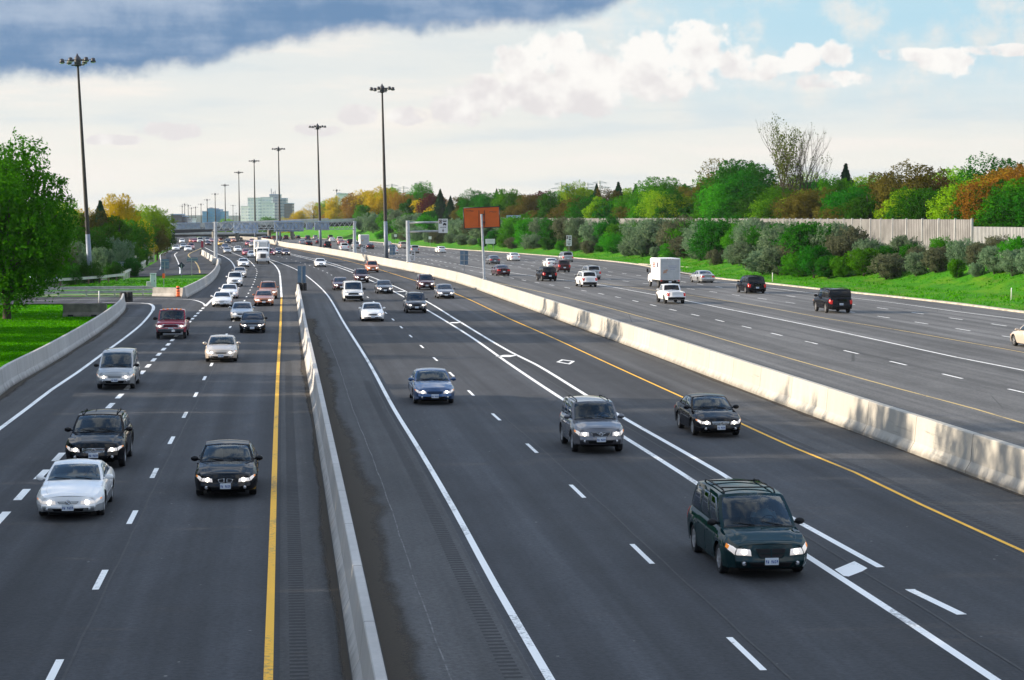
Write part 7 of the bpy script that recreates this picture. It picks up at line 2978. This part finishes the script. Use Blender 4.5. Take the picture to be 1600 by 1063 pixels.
# cabinets on the island
p = P(239.5, 450)
root = empty('control_cabinet', p)
tag(root, 'tall pale green control cabinet on the grass island', 'cabinet')
mpp = p.y / F
bm = bmesh.new()
box(bm, (0, 0, 11 * mpp), (8.2 * mpp, .6, 22 * mpp), bev=.03)
box(bm, (0, 0, 22.2 * mpp), (8.8 * mpp, .75, .08))
obj('body', bm, root, pmat('cabinet_green', (.42, .56, .54), .5, var=.06, scale=2))
bm = bmesh.new()
box(bm, (0, -.31, 11 * mpp), (7 * mpp, .02, 19.5 * mpp))
o = obj('door', bm, root, pmat('cabinet_door', (.46, .60, .58), .5))
bm = bmesh.new()
box(bm, (2.6 * mpp, -.335, 11 * mpp), (.05, .03, .16))
obj('handle', bm, o, M_TRIM)
p = P(232.5, 450.4)
root = empty('control_cabinet', p)
tag(root, 'smaller grey cabinet left of the pale green one', 'cabinet')
bm = bmesh.new()
box(bm, (0, 0, 5.2 * mpp), (6 * mpp, .5, 10.4 * mpp), bev=.03)
obj('body', bm, root, pmat('cabinet_grey', (.42, .44, .43), .5, var=.08, scale=2))
bm = bmesh.new()
box(bm, (0, -.26, 5.2 * mpp), (5 * mpp, .02, 9 * mpp))
obj('door', bm, root, pmat('cabinet_grey_door', (.48, .50, .49), .5))
# orange barrel with black bands
def barrel(p, label, k=1.0):
    root = empty('traffic_barrel', p)
    tag(root, label, 'traffic barrel')
    bm = bmesh.new()
    lathe(bm, [(.34 * k, .02), (.34 * k, .10), (.30 * k, .12), (.29 * k, .55), (.27 * k, .58), (.25 * k, 1.05), (.16 * k, 1.12)], 16, 'Z')
    obj('drum', smooth(bm, 40), root, M_BARREL)
    for z in (.22, .52, .82):
        bm = bmesh.new()
        lathe(bm, [(.305 * k - .03 * z, z), (.305 * k - .03 * z, z + .14)], 16, 'Z')
        obj('band', bm, root, M_BLACK)
    bm = bmesh.new()
    lathe(bm, [(.42 * k, 0), (.42 * k, .07), (.33 * k, .09)], 16, 'Z')
    obj('rubber_foot', bm, root, M_RUBBER)


barrel(P(280, 463.8) + Vector((0, -.75, 0)), 'orange traffic barrel with black bands before the grey end wall', .66)
p = P(246.5, 449)
root = empty('marker_sign', p + Vector((.2, 3, 0)))
tag(root, 'small orange marker panel right behind the pale green cabinet', 'marker')
bm = bmesh.new()
box(bm, (0, 0, 1.25), (.30, .05, .55))
obj('panel', bm, root, M_BARREL)
bm = bmesh.new()
box(bm, (0, .06, .6), (.07, .07, 1.5))
obj('post', bm, root, M_STEEL)
# sign backs along the ramp
def sb(px, base, x0, x1, y0, y1, lab, m=None, diamond=False, Y=None, two=False):
    p = P(px, base) if Y is None else Vector(((px - CX) / F * Y, Y, 0))
    mpp = p.y / F
    bm = bmesh.new()
    zc = H + (YH - (y0 + y1) / 2) * mpp - p.z
    if diamond:
        s = (x1 - x0) * mpp / 2 ** .5
        box(bm, (0, 0, 0), (s, .04, s), rot=Matrix.Rotation(math.pi / 4, 3, 'Y'))
        bmesh.ops.translate(bm, verts=bm.verts, vec=(0, .08, zc))
    else:
        board(bm, (((x0 + x1) / 2 - px) * mpp, .08, zc), (x1 - x0) * mpp, (y1 - y0) * mpp)
        for z in (-.25, .25):
            box(bm, (((x0 + x1) / 2 - px) * mpp, .045, zc + z * (y1 - y0) * mpp), ((x1 - x0) * mpp * .92, .03, .07), mi=1)
    post_sign('road_sign', p, zc + .2, [('board', bm, (m or M_SIGNB, M_STEEL))], lab)


M_DK = pmat('dark_sign_back', (.035, .05, .075), .5, .2)
sb(299.5, 430, 292, 309, 402.5, 408.5, 'wide blue sign back on a post right of the dark diamond sign')
sb(283.5, 432, 278.5, 289.5, 409, 421, 'dark diamond sign back before the ramp', M_DK, True)
sb(257.5, 432, 251.5, 264, 405, 419.5, 'pale blue sign back left of the dark diamond sign')
sb(190, 431, 179, 203, 408.8, 415, 'dark blue wide board before the bushes on the left')
sb(203, 424, 197, 206, 402, 412, 'square blue grey board behind the wide dark blue board', M_SIGNB2)
sb(211, 422, 208.5, 213.5, 399.5, 404.5, 'little cream board right of the square blue grey board', pmat('cream_board', (.6, .56, .42), .6))
sb(97.5, 444, 94.5, 100.5, 432, 439, 'little white board at the left behind the grass island', M_SIGNW)
sb(157.5, 438, 155, 160.5, 429.5, 437, 'little cream marker board behind the nearest lamp mast', pmat('cream_board', (.6, .56, .42), .6))
# red gore marker with black foot
p = P(316, 398)
root = empty('gore_marker', p)
mpp = p.y / F
tag(root, 'red gore marker on a black foot at the far end of the ramp barrier', 'marker')
bm = bmesh.new()
box(bm, (0, 0, 16 * mpp), (3.6 * mpp, .06, 10 * mpp))
obj('panel', bm, root, pmat('marker_red', (.35, .03, .06), .5))
bm = bmesh.new()
box(bm, (0, .06, 8 * mpp), (.12, .10, 16 * mpp))
obj('post', bm, root, M_BLACK)
bm = bmesh.new()
drum(bm, (0, -.2, 0), .55, 4.5 * mpp)
obj('cushion', bm, root, M_RUBBER)
# pedestal that carries the left gantry leg
p = at(338.5, 413.5, P(340, 414).y)
bm = bmesh.new()
lathe(bm, [(.75, -.3), (.75, .9), (.60, 1.15)], 8, 'Z')
o = obj('mast_plinth', bm, None, M_CONC_B)
o.location = (p.x, P(340, 414).y + .3, 0)
tag(o, 'eight sided concrete pedestal under the left post of the front gantry', 'pedestal')
# concrete wall pieces by the ramp on the left
for k, (x0, x1, y0, y1, Y) in enumerate([(222.5, 229, 382, 410, 365), (230.5, 240, 380, 406, 385)]):
    a_, b_ = at(x0, y1, Y), at(x1, y0, Y)
    bm = bmesh.new()
    box(bm, ((a_.x + b_.x) / 2, Y + .4, (a_.z + b_.z) / 2 - .5), (b_.x - a_.x, .8, b_.z - a_.z + 1), bev=.04)
    o = obj('concrete_wall', bm, None, M_BLOCK)
    tag(o, ['narrow bright concrete pillar beside the ramp guardrail', 'wider concrete wall piece right of the narrow pillar'][k], 'wall')
# street lamp among the left trees
q = at(157.5, 352, 350)
root = empty('street_lamp', (q.x, 350, 0))
tag(root, 'short white globe lamp among the trees right of the nearest mast', 'street lamp')
bm = bmesh.new()
lathe(bm, [(.08, 0), (.06, q.z)], 8, 'Z')
obj('pole', bm, root, M_TRIM)
bm = bmesh.new()
bmesh.ops.create_uvsphere(bm, u_segments=12, v_segments=8, radius=.26, matrix=Matrix.Translation((0, 0, q.z)))
obj('globe', bm, root, M_SIGNW)

# ------------------------------------------------------------------ buildings on the horizon
def facade(name, wall, glass, nx, nz, frame=.25, gl_ratio=.8):
    """material with rows of window bands by object coordinates"""
    m = bpy.data.materials.new(name)
    m.use_nodes = True
    t = m.node_tree
    b = t.nodes['Principled BSDF']
    n = NT(t)
    tcn = n.n('ShaderNodeTexCoord')
    s3 = n.n('ShaderNodeSeparateXYZ')
    n.put(s3.inputs[0], tcn.outputs['Object'])
    hx = n.m('FRACT', n.m('DIVIDE', n.m('ADD', s3.outputs[0], s3.outputs[1]), nx))
    hz = n.m('FRACT', n.m('DIVIDE', s3.outputs[2], nz))
    w_ = n.m('MULTIPLY', n.m('GREATER_THAN', hx, frame * .5), n.m('GREATER_THAN', hz, 1 - gl_ratio))
    nz_ = n.noise(tcn.outputs['Object'], .15, 3)
    gc = n.mix(n.step(nz_, .35, .65), tuple(c * .75 for c in glass), glass)
    n.put(b.inputs['Base Color'], n.mix(w_, wall, gc))
    n.put(b.inputs['Roughness'], n.m('SUBTRACT', .7, n.m('MULTIPLY', w_, .45)))
    return m


F_BLUE = facade('blue_glass_front', (.16, .33, .48), (.14, .40, .66), 3.0, 3.6)
F_WHITE = facade('white_office_front', (.92, .91, .88), (.86, .87, .91), 4.0, 3.6, .5, .45)
F_GREY = facade('grey_office_front', (.35, .38, .42), (.22, .28, .34), 3.5, 3.6, .4, .5)
F_DARK = facade('dark_office_front', (.13, .12, .13), (.18, .19, .22), 3.5, 3.6, .4, .5)


def building(label, blocks, extras=()):
    """blocks: (name, x0, x1, top row, Y, depth, material)"""
    X0 = at(blocks[0][1], 345, blocks[0][4])
    root = empty('office_building', (X0.x, X0.y, -18))
    tag(root, label, 'building', None)
    inv = Matrix.Translation(-root.location)
    for nm, x0, x1, ty, Y, dep, m in blocks:
        a_, b_ = at(x0, ty, Y), at(x1, ty, Y)
        bm = bmesh.new()
        box(bm, (0, 0, (a_.z + 18) / 2), (b_.x - a_.x, dep, a_.z + 18))
        o = obj(nm, bm, root, m)
        o.location = ((a_.x + b_.x) / 2 - X0.x, Y + dep / 2 - X0.y, 0)
        bm = bmesh.new()
        box(bm, (0, 0, a_.z + 18 + .35), (b_.x - a_.x + .6, dep + .6, .7))
        o = obj('cornice', bm, root, M_SIGNW if m is F_WHITE else M_SIGNB2)
        o.location = ((a_.x + b_.x) / 2 - X0.x, Y + dep / 2 - X0.y, 0)
    for nm, x, y0, y1, Y, wd_ in extras:
        a_ = at(x, y0, Y)
        b_ = at(x, y1, Y)
        bm = bmesh.new()
        box(bm, (0, 0, (a_.z + b_.z) / 2 + 18), (wd_, wd_, b_.z - a_.z))
        o = obj(nm, bm, root, M_GRAYANT)
        o.location = (a_.x - X0.x, Y - X0.y, 0)


M_GRAYANT = pmat('antenna_grey', (.28, .28, .30), .6)
building('blue glass office block with a raised middle beyond the overpass', [('tower', 324, 337, 326.5, 2300, 26, F_BLUE), ('wing', 316, 324, 331, 2296, 22, F_BLUE), ('wing', 337, 344.5, 328, 2304, 22, F_BLUE), ('wing', 344.5, 353, 331, 2298, 22, F_BLUE)],
         [('roof_plant', 330, 327, 324.5, 2310, 4)])
building('large white office complex with antennas beyond the overpass', [('wing', 376, 387, 323, 2450, 25, F_WHITE), ('wing', 387, 404, 310, 2500, 25, F_WHITE), ('wing', 404, 423, 309, 2520, 25, F_WHITE), ('wing', 409, 426, 318, 2420, 20, F_WHITE), ('tower', 421, 437, 304.5, 2560, 20, F_GREY), ('wing', 437, 447, 310.5, 2540, 20, F_GREY)],
         [('antenna', 424, 305, 295, 2565, .8), ('antenna', 430, 305, 298, 2565, .8), ('antenna', 427, 305, 300, 2568, .8)])
building('small dark office block right of the white complex', [('tower', 444, 456.5, 318.5, 2350, 22, F_DARK)])
building('low cream building with dark roof plant left of the blue glass block', [('wing', 270, 300, 343, 1500, 20, F_WHITE), ('roof_plant', 267, 284, 336, 1490, 15, F_DARK), ('wing', 284, 290, 339, 1492, 12, F_DARK)])
building('white block with dark end peeping over the golden trees on the hill', [('wing', 529, 541, 304, 1100, 14, F_WHITE), ('tower', 527, 531, 303.4, 1105, 12, F_GREY)])
building('blue grey building peeping over the right wood', [('wing', 872, 889, 301, 900, 15, F_BLUE), ('tower', 884, 890, 294, 910, 12, F_BLUE)])
building('reddish house roof peeping out beside the orange sign', [('wall', 793, 812, 341, 520, 8, pmat('house_brick', (.25, .10, .07), .9, var=.2, scale=2))])


def pylon(px, ty, Y, label):
    q = at(px, ty, Y)
    hgt = q.z - 4
    bm = bmesh.new()
    w0, w1 = 3.0, .7
    def corner(i, z):
        k = lerp(w0, w1, min(1, z / (hgt * .72)))
        a = math.pi / 4 + i * math.pi / 2
        return Vector((math.cos(a) * k, math.sin(a) * k, z))
    lv = [0, hgt * .2, hgt * .38, hgt * .54, hgt * .68, hgt * .8, hgt * .9, hgt]
    for a_, b_ in zip(lv, lv[1:]):
        for i in range(4):
            tube(bm, corner(i, a_), corner(i, b_), .14, .14, 4)
            tube(bm, corner(i, a_), corner((i + 1) % 4, b_), .09, .09, 4)
            tube(bm, corner((i + 1) % 4, a_), corner(i, b_), .09, .09, 4)
    for z, w_ in ((hgt * .72, 5.5), (hgt * .83, 7.0), (hgt * .94, 4.5)):
        tube(bm, (-w_, 0, z), (w_, 0, z), .16, .16, 4)
        for s in (-1, 1):
            tube(bm, (s * w_, 0, z), (0, 0, z + 1.4), .10, .10, 4)
    o = obj('pylon', bm, None, M_STEEL)
    o.location = (q.x, Y, 4)
    tag(o, label, 'power pylon', 'power pylons beyond the right wood')


for px, ty, Y, lab in ((612, 287, 1500, 'leftmost faint power pylon behind the golden trees'), (630, 291, 1600, 'second faint power pylon from the left'), (657, 283, 1450, 'third faint pylon, above the purple tree'),
                       (877, 284, 1400, 'fourth faint pylon, above the blue grey building'), (918, 285, 1500, 'faint pylon above the lime trees'), (937, 282, 1350, 'rightmost faint pylon beside a dark spruce')):
    pylon(px, ty, Y, lab)
# hills on the horizon
bm = bmesh.new()
rh = random.Random(6)
for Y, hh, x0, x1 in ((5200, 17, -1500, -300), (6800, 24, -2200, 3200)):
    n = 60
    rows = []
    for k in range(n + 1):
        x = lerp(x0, x1, k / n)
        e = math.sin(math.pi * k / n) ** .5
        z = hh * e * (.75 + .2 * math.sin(k * .5 + Y) + .1 * rh.random())
        rows.append((bm.verts.new((x, Y - 300, -40)), bm.verts.new((x, Y, z - 6)), bm.verts.new((x, Y + 500, -40))))
    for a_, b_ in zip(rows, rows[1:]):
        bm.faces.new((a_[0], b_[0], b_[1], a_[1]))
        bm.faces.new((a_[1], b_[1], b_[2], a_[2]))
structure('hills', bm, pmat('far_wooded_hill', (.035, .075, .05), .95, var=.3, scale=.01))

# ------------------------------------------------------------------ the air
bm = bmesh.new()
box(bm, (0, 2950, 20), (7600, 6300, 140))
hz = obj('haze', bm)
hm = bpy.data.materials.new('haze_air')
hm.use_nodes = True
hm.node_tree.nodes.clear()
pv = hm.node_tree.nodes.new('ShaderNodeVolumePrincipled')
pv.inputs['Color'].default_value = (0.86, 0.92, 1.0, 1)
pv.inputs['Density'].default_value = 0.00004
pv.inputs['Anisotropy'].default_value = 0.2
ho = hm.node_tree.nodes.new('ShaderNodeOutputMaterial')
hm.node_tree.links.new(pv.outputs[0], ho.inputs['Volume'])
hz.data.materials.append(hm)
tag(hz, kind='stuff')
